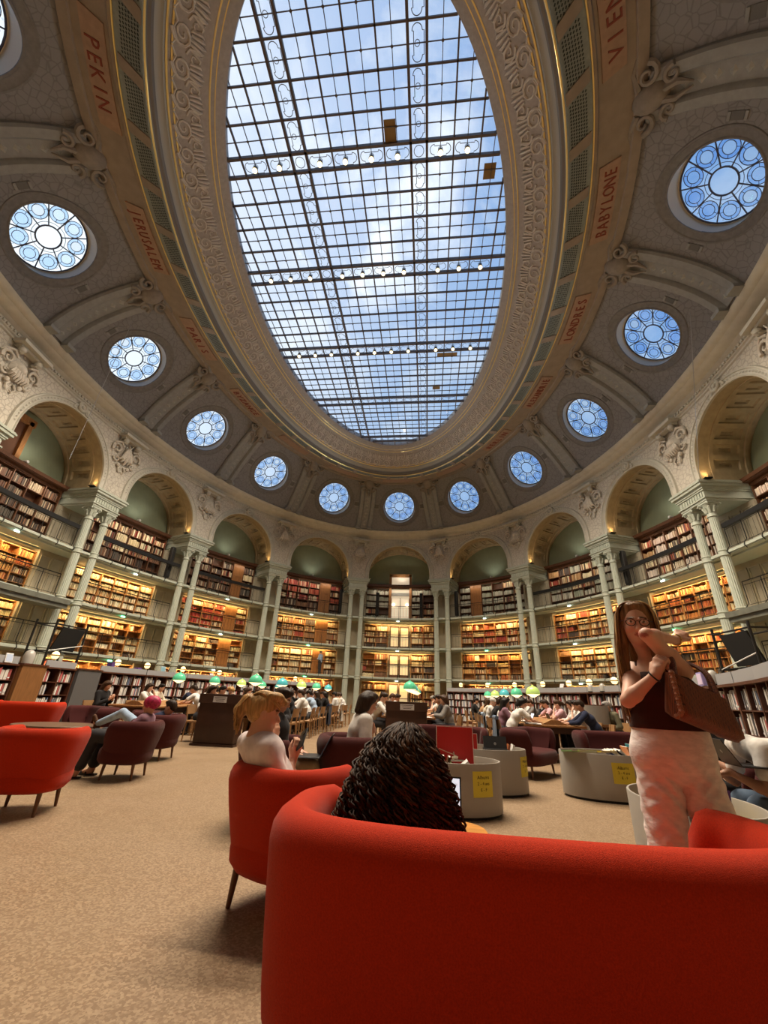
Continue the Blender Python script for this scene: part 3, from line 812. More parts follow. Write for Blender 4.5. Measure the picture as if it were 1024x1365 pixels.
def fill(bm, s0, s1, z0, z1, of, pal, dens, wid=(.028, .06)):
    H = z1 - z0; s = s0 + .01
    mode = RB.random()
    if mode > dens: 
        if mode > dens + .55 * (1 - dens): return
        s1 = s0 + (s1 - s0) * RB.uniform(.25, .7)
    hb = RB.uniform(.62, .92); base = RB.choice(pal); uni = RB.random() < .45
    while s < s1 - .03:
        w_ = RB.uniform(*wid); 
        if s + w_ > s1: break
        if RB.random() < .05: s += w_; continue
        c = base if uni and RB.random() < .85 else RB.choice(pal); f = RB.uniform(.75, 1.15)
        h = H * min(.95, max(.45, hb + RB.uniform(-.1, .08)))
        bm.box(s, s + w_ * .94, of + RB.uniform(0, .05), of + .3, z0, z0 + h, tuple(min(1, q * f) for q in c), 0)
        s += w_
ZONE = {1: (2.62, 4.52, 'level one'), 2: (4.87, 6.86, 'level two'), 3: (7.22, 10.05, 'top level'), 0: (.1, 2.3, 'ground level')}
GAL = {0: 'at floor level', 1: 'on the lowest gallery', 2: 'on the middle gallery', 3: 'on the top gallery'}
PALS = {(-5, 1): 'mix', (-5, 2): 'mix', (-4, 2): 'orange', (-4, 1): 'cream', (-3, 2): 'cream', (-3, 1): 'cream', (-2, 2): 'red', (-2, 1): 'cream', (-1, 3): 'red', (-1, 2): 'mix', (-1, 1): 'cream', (0, 2): 'mix', (0, 1): 'mix', (1, 2): 'red', (1, 1): 'orange', (2, 2): 'mix', (2, 1): 'cream', (3, 2): 'orange', (3, 1): 'orange', (4, 1): 'orange', (4, 2): 'orange',
        (0, 3): 'grey', (1, 3): 'grey', (2, 3): 'grey', (3, 3): 'pale', (4, 3): 'pale', (5, 3): 'pale', (-2, 3): 'dark', (-3, 3): 'mix', (-4, 3): 'dark', (-5, 3): 'dark'}
DOORCOL = {(-1, 1): 4, (-1, 2): 4, (-1, 3): 4, (-2, 1): 4, (-2, 2): 4, (-2, 3): 4, (1, 3): 1}
OFC, OBC = 1.62, 2.02
for k in BAYS:
    w2 = WID(k) / 2 - .97; NC = 6
    for lv in range(4):
        z0, z1, _ = ZONE[lv]; org = Q(k, 0, OFC, z0)
        root = empty('wall_bookcase', (org.x, org.y, z0), RZ(k)); inv = (Matrix.Translation(V((org.x, org.y, z0))) @ Matrix.Rotation(RZ(k), 4, 'Z')).inverted()
        def fin(mb, name, m, par, **kw):
            mb.v = [tuple(inv @ V(p)) for p in mb.v]; return mb.build(name, m, par, **kw)
        tag(root, 'oak wall bookcase %s, %s' % (GAL[lv], BAY(k)), 'bookcase', 'oak wall bookcases', None)
        glaz = (k == 0)
        spans = [(-w2, w2)] if not glaz else [(-w2, -.85), (.85, w2)]
        mb = MB()
        ups = []
        for a, b in spans:
            n = NC if not glaz else 2
            xs = [a + (b - a) * i / n for i in range(n + 1)]; ups.append(xs)
            for x in xs: cbox(mb, k, x - .025, x + .025, OFC, OBC, z0, z1, 1)
            cbox(mb, k, a, b, OBC - .02, OBC, z0, z1, 4)
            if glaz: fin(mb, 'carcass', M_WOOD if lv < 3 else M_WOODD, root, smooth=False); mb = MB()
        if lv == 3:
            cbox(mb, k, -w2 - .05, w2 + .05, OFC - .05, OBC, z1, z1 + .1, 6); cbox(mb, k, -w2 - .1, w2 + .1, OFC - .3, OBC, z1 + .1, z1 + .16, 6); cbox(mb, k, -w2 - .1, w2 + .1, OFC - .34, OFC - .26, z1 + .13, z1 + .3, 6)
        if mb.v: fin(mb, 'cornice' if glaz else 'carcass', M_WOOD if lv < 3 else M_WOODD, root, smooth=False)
        nr = 4 if abs(k) <= 1 and lv < 3 or lv == 0 else 5
        rows = [z0 + .02 + (z1 - z0 - .04) * i / nr for i in range(nr + 1)]
        dc = DOORCOL.get((k, lv))
        for i, z in enumerate(rows):
            for a, b in spans:
                mb = MB(); cbox(mb, k, a + .02, b - .02, OFC + .01, OBC - .02, z - .015, z + .015, 4)
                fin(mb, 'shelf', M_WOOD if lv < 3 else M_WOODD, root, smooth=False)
        if dc is not None:
            mb = MB(); a, b = ups[0][dc], ups[0][dc + 1]
            cbox(mb, k, a + .02, b - .02, OFC - .02, OFC + .02, z0, z1 - .02, 1)
            for q in range(3):
                h0 = z0 + .12 + (z1 - z0 - .2) * q / 3; cbox(mb, k, a + .12, b - .12, OFC - .035, OFC - .01, h0, h0 + (z1 - z0) / 3 - .16, 1)
            fin(mb, 'door', M_DOORW, root, smooth=False)
        pal = PAL[PALS.get((k, lv), 'mix')]; mixp = PAL['mix']
        bm = BayMB(BK, k); den = .93 if lv != 1 else (.8 if k not in (-1,) else .97)
        if (k, lv) == (-3, 1): den = .6
        if (k, lv) == (-2, 1): den = .75
        for xs in ups:
            for ci, (a, b) in enumerate(zip(xs[:-1], xs[1:])):
                if dc is not None and ci == dc and not glaz: continue
                for ri, (r0, r1) in enumerate(zip(rows[:-1], rows[1:])):
                    pp = pal if RB.random() < .75 else mixp
                    if lv in (1, 2) and ri >= nr - 2 and RB.random() < .4: pp = PAL['cream']  # paler upper rows: strip-light glow put into the book colours
                    if ri == 0 and lv in (1, 2): pp = PAL['dark'] if RB.random() < .6 else pp  # bottom row darkened in colour, where that glow fades
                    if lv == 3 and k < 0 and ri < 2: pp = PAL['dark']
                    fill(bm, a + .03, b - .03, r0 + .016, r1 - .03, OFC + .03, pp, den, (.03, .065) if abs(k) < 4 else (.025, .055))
        if glaz:
            # glazed doors of the centre bay
            d = empty('glazed_door', Q(0, 0, OFC, z0)); 
            mb = MB(); top = z1 - .1 if lv < 3 else 11.15
            tag(d, 'glazed double door glowing cream %s at the far end' % GAL[lv], 'door', None, None)
            if lv < 3:
                for x0, x1 in ((-.82, -.03), (.03, .82)):
                    fm = MB()
                    for a, b, c, e in ((x0, x0 + .07, 0, top - z0), (x1 - .07, x1, 0, top - z0), (x0, x1, 0, .25), (x0, x1, top - z0 - .08, top - z0), (x0, x1, 1.0, 1.05)): fm.box(((a + b) / 2, .0, (c + e) / 2), (b - a, .06, e - c))
                    leaf = fm.build('door_leaf', M_WOODD, d, smooth=False)
                    pm = MB(); pm.box(((x0 + x1) / 2, .03, (top - z0) / 2), (x1 - x0 - .1, .015, top - z0 - .15)); pm.build('pane', M_CREAM, leaf, smooth=False)
                    hm = MB(); hm.box((x1 - .05 if x0 < 0 else x0 + .05, -.05, 1.05), (.02, .05, .16)); hm.build('handle', M_BRASS, leaf, smooth=False)
            else:
                fm = MB()
                for a, b, c, e in ((-1.0, -.8, 0, 4.1), (.8, 1.0, 0, 4.1), (-1.0, 1.0, 3.9, 4.15)): fm.box(((a + b) / 2, -.02, (c + e) / 2), (b - a, .2, e - c))
                fm.build('frame', M_WOOD, d, smooth=False)
                fm = MB(); fm.box((0, .1, 2.35), (1.6, .08, .3)); fm.box((0, .1, 1.0), (.05, .05, 2.1)); fm.box((-.78, .1, 1.), (.05, .05, 2.)); fm.box((.78, .1, 1.), (.05, .05, 2.)); fm.build('transom', M_MOULD, d, smooth=False)
                pm = MB(); pm.box((0, .25, 2.0), (1.6, .02, 3.9)); pm.build('pane', mat('lit_vestibule', (.7, .62, .5), .5, emit=(1, .8, .55), estr=.5), d, smooth=False)
                gm = MB()
                for x in (-.6, .6): gm.lathe([(0, .12), (.09, .09), (.12, 0), (.09, -.09), (0, -.12)], 12, (x, .12, 1.45))
                gm.build('globe_lamp', mat('white_globe', (1, .9, .8), .3, emit=(1, .85, .6), estr=5), d)
b_all = BK.build('wall_books', M_BOOK, smooth=False); tag(b_all, 'thousands of old bound books on the oak wall shelves', 'books', 'books on the wall shelves', 'stuff')
# ------------------------------------------------------------------ galleries
for k in BAYS:
    w2 = WID(k) / 2
    for lv in (1, 2, 3):
        z = LV[lv]; mb = MB()
        cbox(mb, k, -w2, w2, .06, OBK + .1, z - .17, z, 8); cbox(mb, k, -w2, w2, .0, .06, z - .13, z - .02, 8); cbox(mb, k, -w2, w2, .3, .42, z - .24, z - .17, 8)
        sl = mb.build('balcony', M_IRON, smooth=False)
        tag(sl, 'grey iron gallery with dark railing, %s, %s' % ({1: 'lowest tier', 2: 'middle tier', 3: 'top tier'}[lv], BAY(k)), 'balcony', 'iron galleries', 'structure')
        mb = MB(); thick = lv == 3 and abs(k) >= 2
        def rail(zz, r, a, b): mb.tube([Q(k, a + (b - a) * i / 8, .13, z + zz) for i in range(9)], r, 6)
        a, b = -w2 + .68, w2 - .68
        if thick: cbox(mb, k, a, b, .05, .21, z + .93, z + 1.12, 8)
        else: rail(1.0, .022, a, b)
        rail(.86, .011, a, b); rail(.1, .011, a, b)
        mb.build('handrail', M_DARK, sl)
        n = 6; mb2 = None
        for i in range(n + 1):
            s = a + (b - a) * i / n; m = MB()
            m.tube([Q(k, s, .13, z + 1.0), Q(k, s, .13, z + .15), Q(k, s, .0, z + .02), Q(k, s, -.05, z - .1), Q(k, s, .04, z - .22)], .016, 6)
            m.build('post', M_DARK, sl)
        m = MB()
        nb_ = 24
        for i in range(nb_):
            s = a + (b - a) * (i + .5) / nb_; m.tube([Q(k, s, .13, z + .1), Q(k, s, .13, z + .86)], .006, 4, caps=False)
        m.build('balusters', M_DARK, sl)['kind'] = 'stuff'
    # strip lights under each gallery and lamp per level
    for lv in (0, 1, 2):
        z = LV[lv + 1] - .2; mb = MB(); cbox(mb, k, -w2 + 1.2, w2 - 1.2, 1.27, 1.31, z - .1, z, 4); mb.mi = 1; cbox(mb, k, -w2 + 1.22, w2 - 1.22, 1.31, 1.34, z - .05, z - .01, 4)
        s = mb.build('strip_light', [M_IRON, M_STRIP], smooth=False); tag(s, 'warm strip light over shelves %s, %s' % (GAL[lv], BAY(k)), 'strip light', 'strip lights over the wall shelves')
    if k > -5:
      for lv in (1, 2, 3):
        m = MB(); m.box((0, 0, 0), (.22, .05, .07)); e_ = m.build('emergency_light', M_GREENL if lv < 3 and k % 2 else mat('white_sign_light', (.9, 1, .9), .4, emit=(.8, 1, .85), estr=4), smooth=False)
        e_.location = Q(k, -.05, .12, LV[lv] - .25); e_.rotation_euler = (0, 0, RZ(k)); tag(e_, 'tiny lit sign under the %s, %s' % ({1: 'lowest gallery', 2: 'middle gallery', 3: 'top gallery'}[lv], BAY(k)), 'emergency light', 'emergency signs under the galleries')
# black speaker columns on the top gallery
def speaker():
    r = empty('column_speaker'); m = MB(); m.loft([[p + V((0, 0, 1.2)) for p in q] for q in rbox(.13, .13, 1.0, .05)]); m.build('cabinet', M_DARK, r)
    m = MB(); m.box((0, -.14, 1.2), (.2, .02, 1.8)); m.build('grille', mat('black_grille', (.012, .012, .012), .8), r, smooth=False)
    m = MB(); m.tube([V((0, 0, 0)), V((0, 0, .25))], .04, 8); m.lathe([(.16, 0), (.16, .03), (.05, .06)], 12); m.build('stand', M_DARK, r); return r
sp0 = None
for k, s in ((0, -1.75), (0, 1.75), (1, -2.45), (-1, 2.3), (-3, 2.2), (3, -2.6)):
    q = speaker() if sp0 is None else copy_tree(sp0); sp0 = sp0 or q
    q.location = Q(k, s, .55, 7.2); q.rotation_euler = (0, 0, RZ(k))
    tag(q, 'tall black loudspeaker on the top gallery, %s side, %s' % ('left' if s < 0 else 'right', BAY(k)), 'loudspeaker', 'black loudspeaker columns on the gallery')
# small white projectors on the case cornice
pr0 = None
for k in (-4, -3, -2, -1, 1, 2, 3, 4):
    if pr0 is None:
        q = empty('white_spot_projector'); m = MB(); m.lathe([(.07, -.12), (.075, .1), (.06, .12)], 12, (0, 0, .12), rotx(PI / 2)); m.build('body', mat('white_metal', (.8, .8, .78), .4), q); m = MB(); m.box((0, 0, .03), (.05, .05, .08)); m.build('bracket', M_DARK, q, smooth=False); pr0 = q
    else: q = copy_tree(pr0)
    q.location = Q(k, .1, OFC - .2, 10.35); q.rotation_euler = (0, 0, RZ(k)); tag(q, 'small white projector on the top bookcase, ' + BAY(k), 'projector', 'white projectors along the bookcase cornice')
# framed doorway high in the fourth left bay
for k, lab in ((-4, 'left'),):
    d = empty('glazed_door', Q(k, -.9, OBK - .14, 11.95), RZ(k)); m = MB()
    for a, b, c, e in ((-1.0, -.78, -1.55, .6), (.78, 1.0, -1.55, .6), (-1.1, 1.1, .4, .75), (-.8, .8, -1.55, -1.4)): m.box(((a + b) / 2, 0, (c + e) / 2), (b - a, .22, e - c))
    m.build('frame', M_WOOD, d, smooth=False)
    m = MB(); m.box((0, .06, -.5), (1.6, .03, 2.0)); m.build('panel', mat('brown_niche', (.16, .07, .035), .5), d, smooth=False)
    m = MB(); m.box((-.25, .03, -.35), (.8, .02, .5)); m.build('pane', M_CREAM, d, smooth=False)
    tag(d, 'tall wooden framed doorway in the green lunette, bay four %s' % lab, 'doorway')
# ------------------------------------------------------------------ arch uplights
ul = None
for k in BAYS:
    r = ARK(k)
    for sg, nm in ((-1, 'left'), (1, 'right')):
        m = MB(); m.box((0, 0, .025), (.16, .3, .05)); m.mi = 1; m.box((0, 0, .052), (.12, .26, .008))
        u = m.build('arch_uplight', [M_DARK, M_STRIP], smooth=False) if ul is None else copy_tree(ul)
        ul = ul or u
        u.location = Q(k, sg * (r - .12), OF + .17, ZIMP); u.rotation_euler = (0, 0, RZ(k))
        tag(u, 'small warm uplight at the %s arch foot, %s' % (nm, BAY(k)), 'uplight', 'uplights at the arch feet')
# ------------------------------------------------------------------ low bookcases round the floor
M_LIP = mat('grey_lip', (.33, .34, .36), .5)
M_ENDW = mat('end_oak', (.22, .10, .035), .45, var=.2, vscale=4, aniso=(5, 5, .6))
M_ENDG = mat('end_grey', (.10, .10, .105), .6)
M_LOWW = mat('low_oak', (.085, .03, .016), .45, var=.2, vscale=4)
LOWZ = [.12, .49, .86, 1.23, 1.6]
INDIV = []
def low_case(k0, k1, o, n, label, indiv, lipz=1.84):
    """front faces the middle of the room"""
    km = (k0 + k1) / 2; org = P(km, o, 0); root = empty('low_bookcase', org, RZ(km)); tag(root, label, 'bookcase', 'low bookcases round the floor')
    inv = (Matrix.Translation(org) @ Matrix.Rotation(RZ(km), 4, 'Z')).inverted()
    def blk(mb, ka, kb, o0, o1, z0, z1, m=2): mb.loft([[inv @ P(ka + (kb - ka) * i / m, q, z) for q, z in ((o + o0, z0), (o + o1, z0), (o + o1, z1), (o + o0, z1))] for i in range(m + 1)])
    wk = (k1 - k0) / n; t = .012 * (k1 - k0) / n / .12
    mb = MB()
    for i in range(n + 1): blk(mb, k0 + wk * i - .004, k0 + wk * i + .004, 0, .4, 0, 1.6, 1)
    blk(mb, k0, k1, .37, .4, 0, 1.6); blk(mb, k0, k1, .02, .4, 0, .1); blk(mb, k0 - .005, k1 + .005, -.03, .43, 1.6, 1.645)
    mb.build('carcass', M_LOWW, root, smooth=False)
    for z in LOWZ[:-1]:
        mb = MB(); blk(mb, k0 + .004, k1 - .004, .01, .38, z - .022, z); mb.build('shelf', M_LOWW, root, smooth=False)
    mb = MB(); blk(mb, k0, k1, .02, .06, 1.645, lipz); blk(mb, k0, k1, .06, .4, 1.645, 1.66); mb.build('raised_lip', M_LIP, root, smooth=False)
    L = (P(k1, o) - P(k0, o)).length
    for i in range(n):
        empty_col = RB.random() < .1 and not indiv
        for r in range(4):
            z0, z1 = LOWZ[r], LOWZ[r + 1] - .03; ka = k0 + wk * i + .008; kb = k0 + wk * (i + 1) - .008; LL = L * (kb - ka) / (k1 - k0)
            if empty_col: continue
            s = .01; end = LL * (1 if RB.random() < .75 else RB.uniform(.5, .9)); cnt = 0
            big = indiv and indiv.get('big')
            while True:
                w_ = RB.uniform(.03, .06) if not big else RB.uniform(.05, .13); h = (z1 - z0) * RB.uniform(.66, .96)
                if s + w_ > end: break
                c = RB.choice(PAL['white']); f = RB.uniform(.8, 1.1); c = tuple(min(.95, q * f) for q in c)
                kk = ka + (kb - ka) * (s + w_ / 2) / LL; cnt += 1
                if indiv and r > 0: INDIV.append(dict(k=kk, o=o + RB.uniform(.02, .06), z=z0, w=w_ * .93, h=h, c=c, row=r, col=i, n=cnt, case=indiv['name'], lean=0))
                else:
                    p = P(kk, o + RB.uniform(.02, .06), z0 + h / 2); nn = NRM(kk); tt = V((nn.y, -nn.x, 0)); LB.col = c
                    LB.box(p + nn * .11, (w_ * .93, .22, h), basis(tt, nn, V((0, 0, 1))))
                s += w_ + (.0 if RB.random() < .93 else .05)
    return root
LB = MB()
OL, ORt = -5.3, -6.1
low_case(-5.2, -4.93, OL, 2, 'low dark bookcase at the left edge behind the orange armchairs, nearest section', {'name': 'left edge bookcase', 'big': 1})
low_case(-4.92, -4.6, OL, 2, 'low dark bookcase at the left, section ending at the oak end panel', {'name': 'bookcase beside the oak panel', 'big': 1})
low_case(-4.40, -4.16, OL, 2, 'short two column low bookcase between the oak panel and the dark panel', {'name': 'short bookcase by the dark panel'})
def end_panel(k0, k1, o, m, nm, lab):
    km = (k0 + k1) / 2; org = P(km, o, 0); r = empty(nm, org, RZ(km)); tag(r, lab, 'panel')
    L = (P(k1, o) - P(k0, o)).length; b = MB(); b.box((0, .2, .82), (L, .4, 1.64)); b.build('side_board', m, r, smooth=False)
    b = MB(); b.box((0, .2, 1.66), (L + .04, .46, .04)); b.build('cap', M_LOWW, r, smooth=False)
end_panel(-4.59, -4.41, OL - .1, M_ENDW, 'bookcase_end_panel', 'wide plain oak end panel between the low bookcases on the left')
end_panel(-4.15, -3.95, OL - .1, M_ENDG, 'bookcase_end_panel', 'dark grey end panel of the low bookcases behind the left table row')
for i in range(6):
    a = -3.94 + i * .46; low_case(a, a + .45, OL, 4, 'low bookcase behind the left tables, section %s from the dark panel' % NUM[i + 1], None)
for i in range(10):
    a = 1.1 + i * .4575
    low_case(a, a + .45, ORt, 4, 'low bookcase along the right, section %s counted from the right edge' % (NUM + ['nine', 'ten'])[10 - i], {'name': 'right bookcase section %s' % (NUM + ['nine', 'ten'])[10 - i]} if i >= 5 else None)
o_ = LB.build('low_case_books', M_BOOK, smooth=False); tag(o_, 'rows of small books on the farther low bookcases', 'books', 'books on the low bookcases', 'stuff')
# nearest books are things of their own
def cname(c):
    r, g_, b = c
    if max(c) - min(c) < .09: return 'black' if max(c) < .16 else 'dark grey' if max(c) < .3 else 'grey' if max(c) < .52 else 'off white' if max(c) < .68 else 'white'
    if r > b * 1.6: return 'red' if r < .75 else 'cream'
    return 'blue' if b > r else 'cream'
INDIV.sort(key=lambda q: (P(q['k'], q['o']) - V((CAM.x, CAM.y, 0))).length / q['w'] ** .5)
rest = MB(); bkm = {}
ROWN = {3: 'top', 2: 'second', 1: 'third'}
for i, q in enumerate(INDIV):
    p = P(q['k'], q['o'], q['z']); nn = NRM(q['k']); tt = V((nn.y, -nn.x, 0))
    if i >= 300:
        rest.col = q['c']; rest.box(p + nn * .11 + V((0, 0, q['h'] / 2)), (q['w'], .22, q['h']), basis(tt, nn, V((0, 0, 1)))); continue
    m = MB(); w_, h = q['w'], q['h']; m.col = q['c']
    m.box((-w_ / 2 + .002, .11, h / 2), (.004, .22, h)); m.box((w_ / 2 - .002, .11, h / 2), (.004, .22, h)); m.box((0, .003, h / 2), (w_, .006, h))
    m.col = (.7, .66, .56); m.box((0, .112, h / 2), (w_ - .008, .205, h - .008))
    m.col = tuple(min(1, .35 + .5 * (1 - x)) for x in q['c']); m.box((0, -.001, h * .2), (w_ * .8, .003, h * .12))
    b = m.build('book', M_BOOK, smooth=False); b.location = p; b.rotation_euler = (0, 0, RZ(q['k']))
    tag(b, '%s book, %s in column %s, %s shelf, %s' % (cname(q['c']), ORD2[q['n'] - 1] if q['n'] <= 20 else 'last', NUM[q['col'] + 1], ROWN[q['row']], q['case']), 'book', 'books on the nearest low bookcases')
if rest.v:
    b = rest.build('low_case_books', M_BOOK, smooth=False); tag(b, 'remaining books on the nearer low bookcases', 'books', 'books on the low bookcases', 'stuff')
# things standing on the bookcase lips
M_GLOBE = mat('globe_glass', (1, .85, .55), .25, emit=(1, .68, .3), estr=2.2)
gl0 = None
def on_lip(px, k, side): pass
for i, k in enumerate((-4.3, -3.75, -3.45, -3.05, -2.6, -2.1, -1.55, 1.3, 1.75, 2.2, 2.65, 3.05, 3.35, 3.7, 4.1, 4.6)):
    if gl0 is None:
        r = empty('globe_lamp'); m = MB(); m.lathe([(.09, 0), (.09, .02), (.025, .04), (.018, .2), (.05, .24)], 14); m.build('base', M_BRASS, r)
        m = MB(); m.lathe([(0, .23), (.07, .25), (.11, .32), (.115, .36), (.09, .43), (.04, .465), (0, .47)], 16); m.build('globe', M_GLOBE, r)
        m = MB(); m.lathe([(.118, .33), (.121, .35), (.118, .37)], 16); m.build('band', M_BRASS, r); gl0 = r
    else: r = copy_tree(gl0)
    r.location = P(k, (OL if k < 0 else ORt) + .25, 1.66); r.rotation_euler = (0, 0, RZ(k))
    tag(r, 'small brass globe lamp on the %s low bookcase, %s from the %s edge' % ('left' if k < 0 else 'right', ORD2[i if k < 0 else 15 - i], 'left' if k < 0 else 'right'), 'lamp', 'brass globe lamps on the low bookcases')
PC = {}
def prop(nm, lab, cat, k, o, z, dims, cols, tilt=0.0, rz=0.0, group=None):
    r = empty(nm, P(k, o, z), RZ(k) + rz); tag(r, lab, cat, group)
    m = MB(); M_ = rotx(tilt); m.box((0, 0, dims[2] / 2), dims, M_); m.build('board', mat('prop_%d' % len(MATS), cols[0], .5), r, smooth=False)
    if len(cols) > 1:
        m = MB(); m.box((0, -dims[1] / 2 - .003, dims[2] / 2), (dims[0] * .84, .004, dims[2] * .8), M_); m.build('printed_face', mat('prop_%d' % len(MATS), cols[1], .5), r, smooth=False)
    if tilt:
        m = MB(); m.box((0, .1, .04), (dims[0] * .5, .02, .1), rotx(.5)); m.build('strut', mat('grey_lip', ()), r, smooth=False)
    return r
prop('display_card', 'small white tablet display on the left bookcase lip by the oak panel', 'display card', -4.68, OL - .0, 1.66, (.26, .02, .24), [(.8, .8, .8), (.5, .6, .8)], -.15)
prop('brochure_box', 'purple brochure box on the left low bookcase beyond the dark panel', 'box', -3.82, OL + .2, 1.66, (.16, .2, .34), [(.10, .05, .22)])
prop('brochure_box', 'second purple box on the left low bookcase beside a globe lamp', 'box', -3.55, OL + .2, 1.66, (.2, .2, .24), [(.16, .08, .32)])
prop('display_card', 'pale blue poster card standing on the left bookcase behind the first green lamp', 'display card', -3.3, OL + .1, 1.66, (.26, .02, .38), [(.35, .5, .6), (.2, .4, .5)], -.15)
prop('display_card', 'white card standing on the left bookcase behind the second table row', 'display card', -2.72, OL + .1, 1.66, (.2, .02, .28), [(.75, .76, .8)], -.2)
prop('display_card', 'white card tilted on the right bookcase lip above the man in navy', 'display card', 2.98, ORt + .1, 1.66, (.28, .02, .34), [(.7, .72, .75)], -.3)
prop('brochure_box', 'lilac brochure holder on the right bookcase lip near the handbag', 'box', 4.9, ORt - .0, 1.66, (.3, .1, .26), [(.35, .3, .62), (.7, .6, .8)])
for i, (k, o) in enumerate(((-4.5, OL), (3.45, ORt), (3.62, ORt), (5.02, ORt))):
    r = empty('glass_dome', P(k, o + (.2 if k < 0 else -.0), 1.645)); tag(r, ['cloudy glass dome on the oak end panel at the left', 'grey rounded bust left of its twin on the right bookcase lip', 'grey rounded bust on the right bookcase lip, nearer the woman', 'grey dome beside the lilac holder on the right lip'][i], 'dome')
    s_ = 1.5 if i == 0 else 1; m = MB(); m.lathe([(.1 * s_, 0), (.1 * s_, .03 * s_)], 16); m.build('base', M_DARK, r)
    m = MB(); m.lathe([(.095 * s_, .03 * s_), (.1 * s_, .16 * s_), (.08 * s_, .24 * s_), (.04 * s_, .28 * s_), (0, .29 * s_)], 16); m.build('dome', mat('cloudy_glass', (.42, .41, .38), .25, spec=.6), r)
# black canopy edges and rolling towers at both sides
for k, lab in ((-4, 'left'), (4, 'right')):
    m = MB(); cbox(m, k, -2.7, 2.7, -.75, .0, 4.25, 4.42, 6); cbox(m, k, -2.7, 2.7, -.85, -.05, 4.42, 4.62, 6)
    o = m.build('canopy', mat('canopy_paint', (.13, .135, .11), .5, var=.2, vscale=4), smooth=False); tag(o, 'long dark canopy below the middle gallery at the %s' % lab, 'canopy')
    org = V((10.6, -2.6, 0)) if k > 0 else V((-11.0, -.2, 0)); r = empty('rolling_tower', org, RZ(k)); tag(r, 'black tubular rolling tower behind the %s low bookcase' % lab, 'rolling tower')
    for x in (-.7, .7):
        for y in (-.4, .4):
            m = MB(); m.tube([V((x, y, .1)), V((x, y, 3.25))], .035, 8); m.build('post', M_DARK, r)
    for z in (.5, 1.5, 2.2, 3.1):
        m = MB(); m.tube([V((-.7, -.4, z)), V((.7, -.4, z)), V((.7, .4, z)), V((-.7, .4, z))], .025, 6, closed=True); m.build('rail', M_DARK, r)
    m = MB(); m.box((.1, -.3, 2.65), (1.0, .05, .8), rotx(.3)); m.build('panel', mat('black_grille', (.012, .012, .012)), r, smooth=False)
    m = MB(); m.tube([V((-.7, -.42, 2.2)), V((.7, -.42, 2.5))], .015, 6); m.build('brace', mat('white_metal', ()), r)
# thin cables
m = MB(); a, b = cove(-4.35, .75), P(-4.02, -1.0, 10.4); m.tube([a.lerp(b, .01), b], .012, 5); o = m.build('cable', M_LIP); tag(o, 'thin pale cable hanging diagonally from the left ceiling', 'cable')
m = MB(); a, b = cove(4.3, .3), P(3.68, -.6, 10.4); m.tube([a, b], .012, 5); o = m.build('cable', M_LIP); tag(o, 'thin cable hanging from the right ceiling past the cornice', 'cable')
# ------------------------------------------------------------------ reading tables
M_TAB = mat('table_oak', (.34, .17, .07), .35, var=.2, vscale=5, aniso=(6, .8, 6))
M_TABD = mat('table_dark', (.05, .022, .014), .4, var=.2, vscale=4)
M_POST = mat('lamp_post', (.03, .028, .025), .4, metal=.5)
M_SHG = mat('green_shade', (.10, .50, .30), .2, emit=(.10, .50, .22), estr=.32)
M_SHT = mat('teal_shade', (.08, .42, .45), .2, emit=(.08, .42, .45), estr=.32)
M_SHY = mat('lime_shade', (.45, .62, .18), .2, emit=(.42, .62, .16), estr=.5)
M_REFL = mat('lamp_reflector', (1, .85, .55), .4, emit=(1, .74, .36), estr=2.4)
M_CHAIR = mat('chair_oak', (.36, .20, .09), .4, var=.15, vscale=5)
M_WHITE = mat('paper_white', (.78, .76, .72), .6)
ROWX = [-5.2, -2.45, 1.85, 5.25]; ROWN_ = ['leftmost table row', 'second table row', 'centre table row', 'right table row']
def make_table():
    r = empty('reading_table'); L, W = 2.28, 1.4
    m = MB(); m.loft([[p + V((0, 0, .735)) for p in q] for q in rbox(W / 2, L / 2, .025, .02)]); m.build('tabletop', M_TAB, r)
    m = MB(); m.box((0, 0, .80), (.16, L - .06, .1)); m.prism([(-.3, .76), (.3, .76), (.08, .86), (-.08, .86)], -L / 2 + .02, L / 2 - .02, basis((1, 0, 0), (0, 0, 1), (0, -1, 0)).to_4x4()); m.build('desk_spine', M_TAB, r, smooth=False)
    for y in (-L / 2 + .2, L / 2 - .2):
        for x in (-.55, .55):
            m = MB(); m.box((x, y, .36), (.11, .09, .70), None, .85); m.build('leg', M_TAB, r, smooth=False)
        m = MB(); m.box((0, y, .12), (1.1, .08, .1)); m.build('stretcher', M_TAB, r, smooth=False)
    m = MB(); m.box((0, 0, .64), (1.2, L - .3, .12)); m.build('apron', M_TABD, r, smooth=False)
    return r
def make_lamp():
    r = empty('desk_lamp')
    m = MB(); m.lathe([(.09, 0), (.09, .025), (.03, .05), (.018, .08), (.015, .52)], 12); m.build('stand', M_POST, r)
    m = MB(); m.lathe([(.185, .56), (.19, .58), (.18, .64), (.145, .71), (.09, .75), (.035, .77), (0, .772)], 20); m.lathe([(0, .80), (.03, .79), (.035, .77)], 10); m.build('shade', M_SHG, r)
    m = MB(); m.lathe([(.03, .48), (.05, .49), (.12, .53), (.18, .56), (.12, .575), (0, .58)], 18); m.build('reflector', M_REFL, r); return r
tab0 = lam0 = None; NT = 5; TL = 2.3
Y0 = [-2.3, -2.2, -1.6, -2.4]
